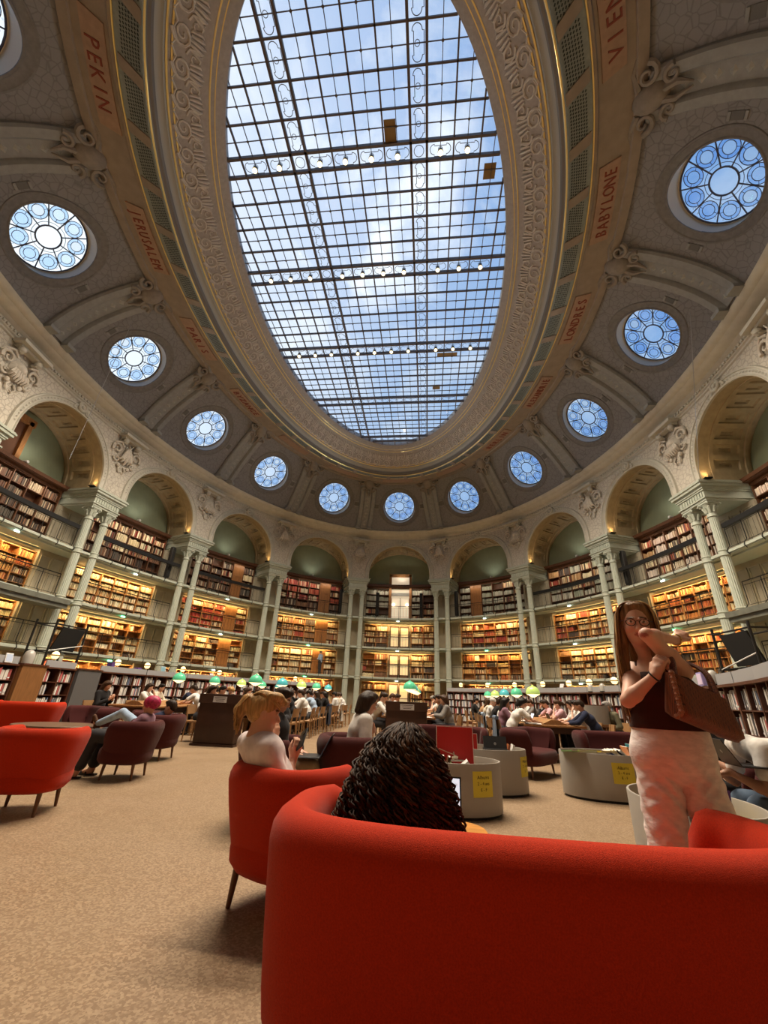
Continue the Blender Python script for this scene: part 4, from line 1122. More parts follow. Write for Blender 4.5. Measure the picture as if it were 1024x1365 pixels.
for ri, X in enumerate(ROWX):
    for i in range(NT):
        y = Y0[ri] + TL * i
        t = make_table() if tab0 is None else copy_tree(tab0); tab0 = tab0 or t; t.location = (X, y, 0)
        tag(t, 'long oak reading table, %s from the near end of the %s' % (ORD2[i], ROWN_[ri]), 'table', 'oak reading tables in rows')
        for j in range(1):
            l = make_lamp() if lam0 is None else copy_tree(lam0); lam0 = lam0 or l; l.location = (X, y + (.7 if ri in (0, 3) else -.2), .86)
            sh = [c for c in l.children if c.name.startswith('shade')][0]; cm = [(M_SHG, 'green'), (M_SHT, 'teal'), (M_SHY, 'lime')][(i + [0, 0, 0, 2][ri]) % 3] if ri else [(M_SHG, 'green'), (M_SHG, 'green'), (M_SHY, 'lime'), (M_SHG, 'green'), (M_SHT, 'teal')][i]
            setmat(sh, cm[0]); tag(l, '%s domed glass reading lamp, %s from the near end, %s' % (cm[1], ORD2[i], ROWN_[ri]), 'lamp', 'green domed lamps on the reading tables')
# dark end desks with a paper notice
M_NOTE = mat('notice_paper', (.62, .62, .66), .7)
for x, y, lab in ((-2.65, -3.75, 'dark wooden end desk with a paper notice, behind the blonde girl'), (1.83, -3.1, 'dark wooden end desk with a paper notice, in the middle of the hall')):
    r = empty('end_desk', (x, y, 0)); tag(r, lab, 'desk', 'dark end desks of the table rows')
    m = MB(); m.loft([[p + V((0, 0, .56)) for p in q] for q in rbox(.5, .2, .52, .03)]); m.build('cabinet', M_TABD, r)
    m = MB(); m.box((0, 0, .02), (1.06, .46, .05)); m.build('plinth', M_TABD, r, smooth=False)
    m = MB(); m.box((0, -.18, 1.0), (1.02, .1, .2)); m.box((0, 0, 1.09), (1.04, .42, .03)); m.build('top_rail', M_TABD, r, smooth=False)
    m = MB(); m.box((.02, -.235, .99), (.34, .004, .13)); n_ = m.build('notice', M_NOTE, r, smooth=False)
    m = MB(); 
    for q in range(3): m.box((.02, -.238, 1.03 - .035 * q), (.28 - .04 * q, .002, .010))
    m.build('printed_lines', M_DARK, n_, smooth=False)
# chairs ------------------------------------------------------------
def make_chair():
    r = empty('wooden_chair')     # faces +y
    m = MB(); m.loft([[p + V((0, 0, .45)) for p in q] for q in rbox(.22, .21, .025, .02)]); m.build('seat', M_CHAIR, r)
    for x in (-.19, .19):
        m = MB(); m.tube([V((x, .18, .0)), V((x * .98, .18, .44))], [.016, .022], 6); m.build('leg', M_CHAIR, r)
        m = MB(); m.tube([V((x, -.22, 0)), V((x, -.19, .45)), V((x, -.25, .82))], [.016, .023, .018], 6); m.build('leg', M_CHAIR, r)
    m = MB(); m.grid(lambda u, v: V(((u - .5) * .42, -.245 - .03 * math.sin(PI * u) - .02 * v, .62 + .2 * v)), 8, 2); m.grid(lambda u, v: V(((.5 - u) * .42, -.225 - .03 * math.sin(PI * u) - .02 * v, .62 + .2 * v)), 8, 2)
    m.box((0, -.235, .62), (.42, .03, .02)); m.build('backrest', M_CHAIR, r)
    m = MB(); m.tube([V((-.19, .18, .2)), V((.19, .18, .2))], .01, 6); m.tube([V((-.19, -.2, .2)), V((.19, -.2, .2))], .01, 6); m.build('stretcher', M_CHAIR, r)
    return r
ch0 = None
def chair(x, y, rz, label):
    global ch0
    c = make_chair() if ch0 is None else copy_tree(ch0); ch0 = ch0 or c
    c.location = (x, y, 0); c.rotation_euler = (0, 0, rz); tag(c, label, 'chair', 'oak chairs at the reading tables'); return c
# ------------------------------------------------------------------ tub seats
def wool(name, col, hi):
    m = mat(name, col, .85, sheen=.12, spec=.12, var=.16, vscale=190, bump=.35, bscale=420); return m
M_ORANGE = wool('orange_wool', (.45, .026, .005), None); M_PURP = wool('plum_wool', (.070, .017, .017), None)
M_LEGW = mat('walnut_leg', (.14, .06, .028), .4)
def tub(name, w, d, h, m, label, cat, loc, rz, group=None, n=2.7, t=.13, inset=.13, wrap=46, leg=.2, lobe=.07):
    r = empty(name, (loc[0], loc[1], 0), rz); tag(r, label, cat, group)
    a, b = w / 2, d / 2
    def pl(phi, q=0.0):
        c, s = math.cos(phi), math.sin(phi)
        x = math.copysign(abs(c) ** (2 / n), c) * a; y = math.copysign(abs(s) ** (2 / n), s) * b; return V((x, y, 0))
    N = 64; p0, p1 = math.radians(wrap), math.radians(-180 - wrap)
    raw = [pl(p0 + (p1 - p0) * i / 400) for i in range(401)]; cl = [0.0]
    for i in range(400): cl.append(cl[-1] + (raw[i + 1] - raw[i]).length)
    pts = []
    for i in range(N + 1):
        s = cl[-1] * i / N; j = int(np.searchsorted(cl, s)); j = min(max(j, 1), 400); f = (s - cl[j - 1]) / max(1e-9, cl[j] - cl[j - 1]); pts.append(raw[j - 1].lerp(raw[j], f))
    rings = []; zb = leg - .02
    for i, p in enumerate(pts):
        tg = (pts[min(i + 1, N)] - pts[max(i - 1, 0)]).normalized(); nn = V((tg.y, -tg.x, 0)); 
        if nn.dot(p) < 0: nn = -nn
        e = min(i, N - i) / N; fe = min(1.0, e / lobe); q = math.sqrt(max(0.0, 1 - (1 - fe) ** 2)); 
        hh = .34 + (h - .34) * (.06 + .94 * q); tt = t * (.25 + .75 * math.sqrt(max(0, 1 - (1 - min(1, e / .045)) ** 2)))
        def off(z): f = max(0, (z - zb) / (h - zb)); return -inset * (1 - f) ** 1.4
        ring = []
        zo = [zb, zb + .012, zb + .05, zb + .12, zb + .25, (zb + hh) / 2 + .05, hh - .15, hh - .105]
        for z, ex in zip(zo, (-.07, -.025, -.004, 0, 0, 0, 0, 0)): ring.append(p + nn * (off(z) + ex) + V((0, 0, min(z, hh - .10))))
        c = off(hh - .10); rr = tt / 2
        for k in range(1, 8):
            w_ = PI * k / 8; ring.append(p + nn * (c - rr + rr * math.cos(w_)) + V((0, 0, hh - .10 + .10 * math.sin(w_))))
        for z in (hh - .11, (hh + .3) / 2, .3, zb): ring.append(p + nn * (min(c, off(z)) - tt - (.03 if z < .4 else .0)) + V((0, 0, z)))
        rings.append(ring)
    mb = MB(); mb.loft(rings); mb.build('backrest', m, r, ang=60)
    def sring(ins, z, fr=.05):
        out = []
        for i in range(48):
            ph = 2 * PI * i / 48; q = pl(ph); out.append(V((q.x * (1 - ins / a), q.y * (1 - ins / b) + (fr if q.y > 0 else 0) * min(1, q.y / b * 1.5), z)))
        return out
    mb = MB(); mb.loft([sring(.2, zb + .01), sring(.12, zb + .015), sring(.085, zb + .06), sring(.08, .30), sring(.085, .37), sring(.11, .405), sring(.16, .42), sring(.3, .425)]); mb.build('seat', m, r, ang=60)
    for sx in (-1, 1):
        for sy in (-1, 1):
            mb = MB(); x, y = sx * (a - .2), sy * (b - .2); mb.tube([V((x * 1.06, y * 1.1, 0)), V((x, y, zb + .03))], [.014, .024], 10); mb.build('leg', M_LEGW, r)
    return r
tub('sofa', 2.0, .96, .81, M_ORANGE, 'big orange wool sofa seen from behind at the bottom right', 'sofa', (2.72, -12.30), 0, None, 3.0, .18, .05, 50, .2, .045)
tub('armchair', .82, .80, .77, M_ORANGE, 'orange wool tub armchair the blonde girl is sitting in', 'armchair', (1.43, -11.12), -.5, 'orange seats')
tub('armchair', .84, .80, .77, M_ORANGE, 'orange tub armchair at the left edge, nearest the camera', 'armchair', (-1.78, -9.72), .32, 'orange seats')
tub('sofa', 1.5, .8, .80, M_ORANGE, 'orange sofa at the far left edge before the low bookcase', 'sofa', (-6.75, -4.9), .25, 'orange seats', 4.2)
tub('armchair', .82, .78, .74, M_PURP, 'plum tub armchair with the pink haired reader, seen from behind', 'armchair', (-2.02, -7.85), 1.78, 'plum seats')
tub('armchair', .82, .78, .74, M_PURP, 'plum tub armchair just behind the pink haired reader', 'armchair', (-2.66, -6.12), 1.62, 'plum seats')
tub('sofa', 1.45, .78, .76, M_PURP, 'dark plum sofa at the left beyond the orange armchair', 'sofa', (-4.95, -5.1), 2.7, 'plum seats', 4.2)
tub('armchair', .82, .78, .74, M_PURP, 'plum armchair between the pink haired reader and the dark end desk', 'armchair', (-3.62, -5.3), 2.2, 'plum seats')
tub('armchair', .84, .78, .76, M_PURP, 'plum armchair with the reclining reader just beyond the blonde girl', 'armchair', (.72, -9.42), -1.45, 'plum seats')
tub('armchair', .82, .78, .80, M_PURP, 'plum armchair of the woman in glasses beside the curly hair', 'armchair', (1.5, -9.2), -1.15, 'plum seats')
tub('sofa', 1.35, .78, .76, M_PURP, 'plum sofa behind the red poster stand', 'sofa', (2.75, -6.0), 3.05, 'plum seats', 4.2)
tub('sofa', 1.3, .8, .76, M_PURP, 'plum sofa turned sideways before the right oak table', 'sofa', (4.25, -5.35), -2.2, 'plum seats', 4.2)
tub('sofa', 1.35, .8, .76, M_PURP, 'plum sofa beyond the drum bin with colourful albums', 'sofa', (5.75, -5.35), 3.2, 'plum seats', 4.2)
tub('armchair', .84, .8, .76, M_PURP, 'plum armchair at the right edge under the reader in jeans', 'armchair', (5.36, -10.25), 1.47, 'plum seats')
tub('armchair', .84, .8, .76, M_PURP, 'plum armchair of the newspaper reader behind the handbag', 'armchair', (5.46, -9.35), 1.5, 'plum seats')
# ------------------------------------------------------------------ drum bins with books
M_DRUM = mat('drum_laminate', (.36, .335, .30), .5, var=.04, vscale=3)
M_DRUMI = mat('drum_inside', (.40, .30, .22), .6)
M_YEL = mat('yellow_sign', (.66, .56, .06), .7)
def text_mesh(s, size, ex=.001):
    cu = bpy.data.curves.new('t', 'FONT'); cu.body = s; cu.size = size; cu.extrude = ex; cu.align_x = 'CENTER'; cu.align_y = 'CENTER'; cu.resolution_u = 2
    ob = bpy.data.objects.new('t', cu); me = bpy.data.meshes.new_from_object(ob); bpy.data.objects.remove(ob); bpy.data.curves.remove(cu); return me
def drum(loc, rz, rx, ry, h, label, signs=(), txt=('Albums', '2 - 4 ans', 'E - F')):
    r = empty('book_bin', (loc[0], loc[1], 0), rz); tag(r, label, 'book bin', 'oval drum bins of picture books')
    def el(q, z, n=56): return [V(((rx - q) * math.cos(2 * PI * i / n), (ry - q) * math.sin(2 * PI * i / n), z)) for i in range(n)]
    m = MB(); m.loft([el(0, .03), el(0, h), el(.003, h + .006), el(.017, h + .006), el(.02, h), el(.02, h - .2)], cap0=False, cap1=False); m.build('drum_wall', M_DRUM, r)
    m = MB(); m.loft([el(.02, h - .22), el(.02, h - .2)]); m.build('inner_floor', M_DRUMI, r)
    m = MB(); m.loft([el(.03, 0), el(.03, .04)]); m.build('plinth', M_DARK, r)
    for a, zc, sw, shh in signs:
        cx, cy = rx * math.cos(a), ry * math.sin(a); nn = V((math.cos(a) / rx, math.sin(a) / ry, 0)).normalized(); t_ = V((-nn.y, nn.x, 0))
        m = MB()
        def SP(u, v, h_):
            da = u / math.hypot(rx * math.sin(a), ry * math.cos(a)); aa = a + da; n2 = V((math.cos(aa) / rx, math.sin(aa) / ry, 0)).normalized()
            return V((rx * math.cos(aa), ry * math.sin(aa), zc + v)) + n2 * h_
        m.grid(lambda u, v: SP((u - .5) * sw, (v - .5) * shh, .004), 8, 2); sg = m.build('paper_sign', M_YEL, r, smooth=False); tag(sg, 'yellow paper sign')
        m = MB()
        for q, s in enumerate(txt):
            me = text_mesh(s, .052 if q == 0 else .046, 0)
            m.add([SP(v.co.x, v.co.y + .065 - .06 * q, .006) for v in me.vertices], [tuple(f.vertices) for f in me.polygons]); bpy.data.meshes.remove(me)
        m.build('lettering', M_DARK, sg, smooth=False)
    return r
def face_cam(x, y, rz): return math.atan2(CAM.y - y, CAM.x - x) - rz
B1, B2, B3, B4 = (2.62, -8.42), (3.18, -7.12), (4.98, -7.02), (4.17, -10.72)
drum(B1, 0, .60, .44, .53, 'grey oval book bin behind the laptop, holding the red poster', [(-.95, .34, .26, .25)])
drum(B2, 0, .62, .42, .56, 'grey oval book bin second from the laptop, with the black case', [(-.42, .36, .24, .25)])
drum(B3, 0, .66, .42, .57, 'grey oval book bin with colourful albums left of the standing woman', [(-1.48, .36, .30, .25)])
drum(B4, 0, .36, .55, .63, 'grey oval book bin mostly hidden behind the standing woman', [])
def slab(nm, lab, cat, c, dims, M_, m1, m2=None, grp=None, nm2='page_block'):
    r = empty(nm, c); tag(r, lab, cat, grp); b = MB(); w_, d_, h_ = dims
    b.box(M_ @ V((0, -d_ / 2 + .002, 0)), (w_, .004, h_), M_); b.box(M_ @ V((0, d_ / 2 - .002, 0)), (w_, .004, h_), M_); b.box(M_ @ V((-w_ / 2 + .002, 0, 0)), (.004, d_, h_), M_); b.build('cover', m1, r, smooth=False)
    b = MB(); b.box(M_ @ V((.002, 0, 0)), (w_ - .008, d_ - .008, h_ - .01), M_); b.build(nm2, m2 or M_WHITE, r, smooth=False); return r
CM = {n: mat('cover_' + n, c, .45) for n, c in dict(red=(.48, .012, .012), rust=(.34, .10, .03), green=(.30, .48, .22), lime=(.55, .62, .2), violet=(.16, .10, .28), yellow=(.75, .58, .08), navy=(.05, .07, .2), white=(.75, .73, .7), orange=(.72, .3, .12), teal=(.05, .36, .42), black=(.02, .02, .022), cream=(.7, .62, .48), brown=(.2, .09, .04), purple=(.09, .03, .16)).items()}
# red poster stand in the first bin and its smaller twin in the second
def poster(nm, lab, c, w_, h_, rz, tilt, art):
    r = empty(nm, c, rz); tag(r, lab, 'red picture album'); M_ = rotx(tilt)
    b = MB(); b.box(M_ @ V((0, .012, h_ / 2)), (w_, .02, h_), M_); b.build('back_board', M_WHITE, r, smooth=False)
    b = MB(); b.box(M_ @ V((0, -.001, h_ / 2)), (w_ - .016, .006, h_ - .016), M_); f = b.build('red_cover', CM['red'], r, smooth=False)
    if art:
        b = MB(); Z = lambda x, z: M_ @ V((x, -.008, z))
        b.tube([Z(-.12, .09), Z(-.12, .13), Z(-.10, .145), Z(.1, .15), Z(.13, .14), Z(.135, .09), Z(.11, .06), Z(.09, .10), Z(-.08, .095)], .011, 6); b.build('white_couch_drawing', M_WHITE, f)
        b = MB(); b.tube([Z(-.2, .27), Z(-.1, .235), Z(-.03, .215), Z(.02, .2)], .004, 5); b.tube([Z(-.04, .17), Z(0, .185), Z(.03, .175)], .02, 6); b.tube([Z(-.01, .19), Z(-.02, .24)], .007, 5); b.build('figure_drawing', CM['cream'], f)
        me = text_mesh('ART', .045); b = MB(); b.add([Z(v.co.x + .01, v.co.y + .075) for v in me.vertices], [tuple(q.vertices) for q in me.polygons]); b.build('lettering', M_WHITE, f, smooth=False)
poster('picture_album', 'tall red album cover standing in the bin behind the laptop', V((2.68, -8.45, .37)), .46, .52, .02, -.06, True)
poster('picture_album', 'smaller red album with white frame in the second bin', V((2.95, -7.15, .40)), .3, .34, .05, -.08, False)
slab('album', 'rust brown book leaning in the first bin left of the red poster', 'book', V((2.35, -8.6, .48)), (.03, .22, .3), rotz(1.2) @ roty(.25), CM['rust'], CM['orange'], 'books in the drum bins')
for i, (dx, w_, c, t_) in enumerate(((-.02, .03, 'cream', .1), (.05, .02, 'black', .15), (.10, .025, 'white', .05), (.15, .03, 'brown', .2), (.21, .02, 'lime', -.35), (.3, .04, 'white', .9))):
    slab('picture_book', '%s book in the first bin, %s in the row under the red poster' % (c, ORD2[i]), 'book', V((2.42 + dx, -8.68, .465)), (w_, .22, .25), roty(t_), CM[c], None, 'books in the drum bins')
r = empty('display_case', V((3.35, -7.18, .57))); tag(r, 'flat black case lying half open on the second bin', 'case'); b = MB(); b.box((0, 0, .05), (.34, .03, .2), rotx(-.35)); b.build('lid', CM['black'], r, smooth=False); b = MB(); b.box((0, .02, -.03), (.34, .22, .04)); b.build('tray', CM['black'], r, smooth=False)
b = MB(); b.lathe([(0, .004), (.018, .003), (.02, 0)], 12, (0, -.02, .05), rotx(PI / 2)); b.build('badge', M_LIP, r)
for i, (dx, c) in enumerate(((.24, 'rust'), (.3, 'white'))): slab('picture_book', '%s book at the right end of the second bin' % c, 'book', V((3.3 + dx, -7.1, .52)), (.025, .2, .2), roty(.3), CM[c], None, 'books in the drum bins')
for i, (x, y, c, rz_, lab) in enumerate(((4.48, -7.2, 'green', .4, 'pale green album lying open at the left of the third bin'), (4.62, -7.24, 'lime', .1, 'lime album lying flat in the third bin'), (4.76, -7.2, 'violet', -.2, 'violet album lying flat in the third bin'), (4.88, -7.26, 'yellow', .3, 'yellow album lying flat in the third bin'))):
    slab('album', lab, 'book', V((x, y, .585 + .004 * i)), (.26, .02, .24), rotz(rz_) @ rotx(PI / 2 - .12), CM[c], None, 'books in the drum bins')
for i, (x, c, t_, h_) in enumerate(((5.02, 'navy', 1.0, .24), (5.06, 'white', .95, .26), (5.1, 'cream', .9, .26), (5.14, 'black', .85, .24), (5.19, 'white', .8, .24), (5.26, 'orange', .35, .27), (5.33, 'teal', .2, .32))):
    slab('picture_book', '%s picture book leaning in the third bin, %s from the flat albums' % (c, ORD2[i]), 'book', V((x, -7.2 + .01 * i, .545)), (.025, .24, h_), roty(-t_), CM[c], None, 'books in the drum bins')
slab('picture_book', 'dark purple book standing in the bin behind the standing woman', 'book', V((4.27, -10.85, .60)), (.03, .22, .26), roty(.15), CM['purple'], None, 'books in the drum bins')
slab('album', 'yellow album lying in the bin behind the standing woman', 'book', V((4.36, -10.75, .5)), (.2, .02, .24), rotx(PI / 2 - .2), CM['yellow'], None, 'books in the drum bins')
# ------------------------------------------------------------------ low tables
def side_table(nm, lab, x, y, rx, ry, h, m, rz=0.0, group=None):
    r = empty(nm, (x, y, 0), rz); tag(r, lab, 'table', group)
    def el(q, z, n=48): return [V(((rx - q) * math.copysign(abs(math.cos(2 * PI * i / n)) ** .85, math.cos(2 * PI * i / n)), (ry - q) * math.copysign(abs(math.sin(2 * PI * i / n)) ** .85, math.sin(2 * PI * i / n)), z)) for i in range(n)]
    b = MB(); b.loft([el(.02, h - .03), el(0, h - .022), el(0, h - .006), el(.006, h)]); b.build('tabletop', m, r)
    for i in range(3):
        w_ = .5 + 2 * PI * i / 3; b = MB(); b.tube([V((rx * .75 * math.cos(w_), ry * .75 * math.sin(w_), 0)), V((rx * .6 * math.cos(w_), ry * .6 * math.sin(w_), h - .03))], [.014, .02], 8); b.build('leg', M_POST, r)
    return r
side_table('side_table', 'small oval honey wood table holding the laptop beside the curly haired woman', 2.38, -11.56, .285, .23, .55, mat('honey_wood', (.62, .27, .05), .35, var=.15, vscale=4, aniso=(2, 8, 2)))
side_table('coffee_table', 'low brown coffee table between the two orange seats at left', -4.75, -6.2, .75, .55, .48, mat('brown_top', (.14, .085, .055), .4))
side_table('coffee_table', 'low dark table under the outstretched foot of the reader in jeans', -4.05, -6.25, .42, .4, .44, mat('walnut_top', (.12, .06, .035), .4))
def laptop(nm, lab, loc, rz, open_=1.85, w_=.31, d_=.215, lid=None, screen=None):
    r = empty(nm, loc, rz); tag(r, lab, 'laptop', 'laptops')     # user sits at -y, screen faces -y
    lid = lid or M_LAPD; b = MB(); b.loft([[p + V((0, 0, .008)) for p in q] for q in rbox(w_ / 2, d_ / 2, .007, .006, 2)]); b.build('base', lid, r)
    b = MB(); b.box((0, .02, .0155), (w_ * .86, d_ * .5, .001)); b.build('keyboard', CM['black'], r, smooth=False)
    t_ = open_ - PI / 2; M_ = rotx(-t_); hv = V((0, d_ / 2, .014))
    b = MB(); b.box(hv + M_ @ V((0, .003, d_ / 2)), (w_, .006, d_), M_); l = b.build('lid', lid, r, smooth=False)
    b = MB(); b.box(hv + M_ @ V((0, -.0015, d_ / 2)), (w_ * .95, .002, d_ * .92), M_); s = b.build('screen', screen or M_SCR, l, smooth=False)
    b = MB(); b.lathe([(0, .0015), (.012, .001), (.013, 0)], 12, hv + M_ @ V((0, .0065, d_ / 2)), M_ @ rotx(-PI / 2)); b.build('badge', M_LIP, l)
    return r, hv, M_, d_, w_, s
M_LAPD = mat('laptop_dark', (.03, .03, .034), .35, metal=.4); M_LAPS = mat('laptop_silver', (.55, .55, .56), .35, metal=.6)
M_SCR = mat('lit_screen', (.8, .85, .9), .3, emit=(.8, .88, 1.0), estr=.75); M_SCRD = mat('dim_screen', (.05, .06, .07), .2, emit=(.2, .26, .3), estr=.25)
r, hv, M_, d_, w_, s = laptop('laptop', 'open laptop with a lit white screen on the oval wooden table', (2.345, -11.64, .55), -.10, 1.95, .34, .235)
for nm, x0, x1, z0, z1, c in (('toolbar', -.15, .15, .19, .2, (.6, .65, .72)), ('blue_panel', -.05, .02, .11, .17, (.35, .5, .85)), ('text_block', .04, .13, .06, .17, (.7, .72, .75)), ('text_block', -.13, -.07, .05, .18, (.72, .74, .78)), ('drawing', 0.0, .12, .02, .05, (.5, .5, .6))):
    b = MB(); b.box(hv + M_ @ V(((x0 + x1) / 2, -.003, (z0 + z1) / 2)), (x1 - x0, .001, z1 - z0), M_); b.build(nm, mat('screen_' + nm, c, .4, emit=c, estr=.6), s, smooth=False)
# scrap of paper on the floor
b = MB(); b.add([(0, 0, .004), (.1, .02, .006), (.12, .1, .004), (.03, .09, .012)], [(0, 1, 2, 3)]); o = b.build('paper_scrap', M_WHITE, smooth=False); o.location = (.07, -3.85, .0); tag(o, 'small white scrap of paper lying on the open floor', 'paper scrap')
# ------------------------------------------------------------------ people: smooth bodies from blended limbs
def surfnet(prims, h):
    lo = np.full(3, 1e9); hi = -lo
    for p in prims:
        if p[0] == 'c': a, b, r = np.array(p[1]), np.array(p[2]), max(p[3], p[4]); l, u = np.minimum(a, b) - r, np.maximum(a, b) + r
        else: c = np.array(p[1]); r = max(p[3]); l, u = c - r, c + r
        if p[0] != 's': lo = np.minimum(lo, l); hi = np.maximum(hi, u)
    lo -= 3 * h + .02; hi += 3 * h + .02
    n = np.ceil((hi - lo) / h).astype(int) + 1
    D = np.full(n, 1e3, np.float32)
    ax = [lo[i] + h * np.arange(n[i]) for i in range(3)]
    def dist(p, X, Y, Z):
        if p[0] == 'c':
            a, b = np.array(p[1]), np.array(p[2]); d = b - a; L = max(1e-9, d @ d)
            t = np.clip(((X - a[0]) * d[0] + (Y - a[1]) * d[1] + (Z - a[2]) * d[2]) / L, 0, 1)
            q = np.sqrt((X - a[0] - t * d[0]) ** 2 + (Y - a[1] - t * d[1]) ** 2 + (Z - a[2] - t * d[2]) ** 2)
            return q - (p[3] + (p[4] - p[3]) * t)
        c, R, r = np.array(p[1]), np.array(p[2]), np.array(p[3])
        u = [((X - c[0]) * R[0][i] + (Y - c[1]) * R[1][i] + (Z - c[2]) * R[2][i]) / r[i] for i in range(3)]
        k = np.sqrt(u[0] ** 2 + u[1] ** 2 + u[2] ** 2)
        return (k - 1) * min(r) * (1 if True else 0)
    for p in prims:
        k = p[5] if p[0] == 'c' else p[4]
        m = k + 3 * h
        if p[0] == 'c': a, b, r = np.array(p[1]), np.array(p[2]), max(p[3], p[4]); l, u = np.minimum(a, b) - r - m, np.maximum(a, b) + r + m
        else: c = np.array(p[1]); r = max(p[3]) + m; l, u = c - r, c + r
        i0 = np.clip(np.floor((l - lo) / h).astype(int), 0, n); i1 = np.clip(np.ceil((u - lo) / h).astype(int) + 1, 0, n)
        if (i1 <= i0).any(): continue
        sl = tuple(slice(i0[i], i1[i]) for i in range(3))
        X = ax[0][sl[0]][:, None, None]; Y = ax[1][sl[1]][None, :, None]; Z = ax[2][sl[2]][None, None, :]
        d = dist(p, X, Y, Z).astype(np.float32); E_ = D[sl]
        if p[0] == 's':
            k = max(k, 1e-4); g_ = np.clip(.5 + .5 * (E_ + d) / -k + .0, 0, 1); g_ = np.clip(.5 - .5 * (E_ + d) / k, 0, 1); D[sl] = E_ * (1 - g_) + (-d) * g_ + k * g_ * (1 - g_)
        else:
            k = max(k, 1e-4); g_ = np.clip(.5 + .5 * (E_ - d) / k, 0, 1); D[sl] = E_ * (1 - g_) + d * g_ - k * g_ * (1 - g_)
    S = D < 0; c = np.zeros(tuple(n - 1), np.int8)
    for dx in (0, 1):
        for dy in (0, 1):
            for dz in (0, 1): c += S[dx:n[0] - 1 + dx, dy:n[1] - 1 + dy, dz:n[2] - 1 + dz]
    idx = np.argwhere((c > 0) & (c < 8)); ids = np.full(tuple(n - 1), -1, np.int64); ids[tuple(idx.T)] = np.arange(len(idx))
    acc = np.zeros((len(idx), 3)); cnt = np.zeros(len(idx))
    for axis in range(3):
        o1, o2 = [a for a in range(3) if a != axis]
        for b1 in (0, 1):
            for b2 in (0, 1):
                o = np.zeros(3, int); o[o1] = b1; o[o2] = b2; A = idx + o; o_ = o.copy(); o_[axis] = 1; B = idx + o_
                da = D[tuple(A.T)]; db = D[tuple(B.T)]; m = (da < 0) != (db < 0)
                t = da[m] / (da[m] - db[m]); q = A[m].astype(float); q[:, axis] += t; acc[m] += q; cnt[m] += 1
    vs = lo + h * acc / cnt[:, None]
    faces = []
    for axis in range(3):
        o1, o2 = (axis + 1) % 3, (axis + 2) % 3
        s0 = [slice(None)] * 3; s1 = [slice(None)] * 3; s0[axis] = slice(0, n[axis] - 1); s1[axis] = slice(1, n[axis])
        a = S[tuple(s0)]; b = S[tuple(s1)]
        for flip, mk in ((0, a & ~b), (1, ~a & b)):
            e = np.argwhere(mk); e = e[(e[:, o1] > 0) & (e[:, o2] > 0) & (e[:, o1] < n[o1] - 1) & (e[:, o2] < n[o2] - 1)]
            def at(d1, d2): q = e.copy(); q[:, o1] += d1; q[:, o2] += d2; return ids[tuple(q.T)]
            f = np.stack([at(-1, -1), at(0, -1), at(0, 0), at(-1, 0)], 1)
            if flip: f = f[:, ::-1]
            faces.append(f[(f >= 0).all(1)])
    return vs, np.concatenate(faces)
def np_mesh(name, vs, fs, cols=None, extra=None):
    me = bpy.data.meshes.new(name); v = [tuple(p) for p in vs]; f = [tuple(int(i) for i in q) for q in fs]; c = list(map(tuple, cols)) if cols is not None else None
    if extra is not None:
        b = len(v); v += extra.v; f += [tuple(i + b for i in q) for q in extra.f]
        if c is not None:
            ec = [(1, 1, 1)] * len(extra.v)
            for q, k in zip(extra.f, extra.c):
                for i in q: ec[i] = k or (1, 1, 1)
            c += ec
    me.from_pydata(v, [], f)
    if c is not None:
        ca = me.color_attributes.new('Col', 'FLOAT_COLOR', 'POINT'); ar = np.ones((len(v), 4), np.float32); ar[:, :3] = np.array(c); ca.data.foreach_set('color', ar.ravel())
    me.validate(); me.shade_smooth(); return me
def cap(a, b, ra, rb=None, k=.03): return ('c', tuple(a), tuple(b), ra, ra if rb is None else rb, k)
def elp(c, R, r, k=.02): return ('e', tuple(c), [list(q) for q in R], tuple(r), k)
def sub(c, R, r, k=.01): return ('s', tuple(c), [list(q) for q in R], tuple(r), k)
def unit(v): v = V(v); return v.normalized() if v.length > 1e-9 else V((0, 0, 1))
def head_frame(f, u=(0, 0, 1)):
    f = unit(f); r = f.cross(V(u)).normalized(); u2 = r.cross(f); return basis(r, f, u2)   # columns right, forward, up
def head_prims(c, R, s=1.0, detail=False):
    H = lambda x, y, z: V(c) + R @ (V((x, y, z)) * s)
    Z = lambda *r: tuple(q * s for q in r)
    p = [elp(H(0, -.012, .03), R, Z(.074, .094, .092), .02), elp(H(0, .022, -.035), R, Z(.058, .068, .078), .03), elp(H(0, .050, -.082), R, Z(.03, .03, .026), .03)]
    p += [cap(H(0, .082, .012), H(0, .104, -.022), .009 * s, .0135 * s, .014)]
    for sg in (-1, 1): p += [elp(H(sg * .076, -.008, -.008), R, Z(.010, .02, .03), .008), elp(H(sg * .036, .056, -.03), R, Z(.022, .022, .022), .025)]
    if detail:
        for sg in (-1, 1):
            p += [sub(H(sg * .031, .094, .016), R, Z(.019, .014, .011), .012), elp(H(sg * .031, .078, .015), R, Z(.0135, .0135, .0125), .003), cap(H(sg * .014, .092, .034), H(sg * .048, .080, .036), .006 * s, .005 * s, .01)]
            p += [elp(H(sg * .010, .100, -.024), R, Z(.007, .008, .006), .006)]
        p += [cap(H(-.019, .084, -.050), H(.019, .084, -.050), .006 * s, .006 * s, .006), cap(H(-.016, .083, -.059), H(.016, .083, -.059), .0075 * s, .0075 * s, .006)]
    return p
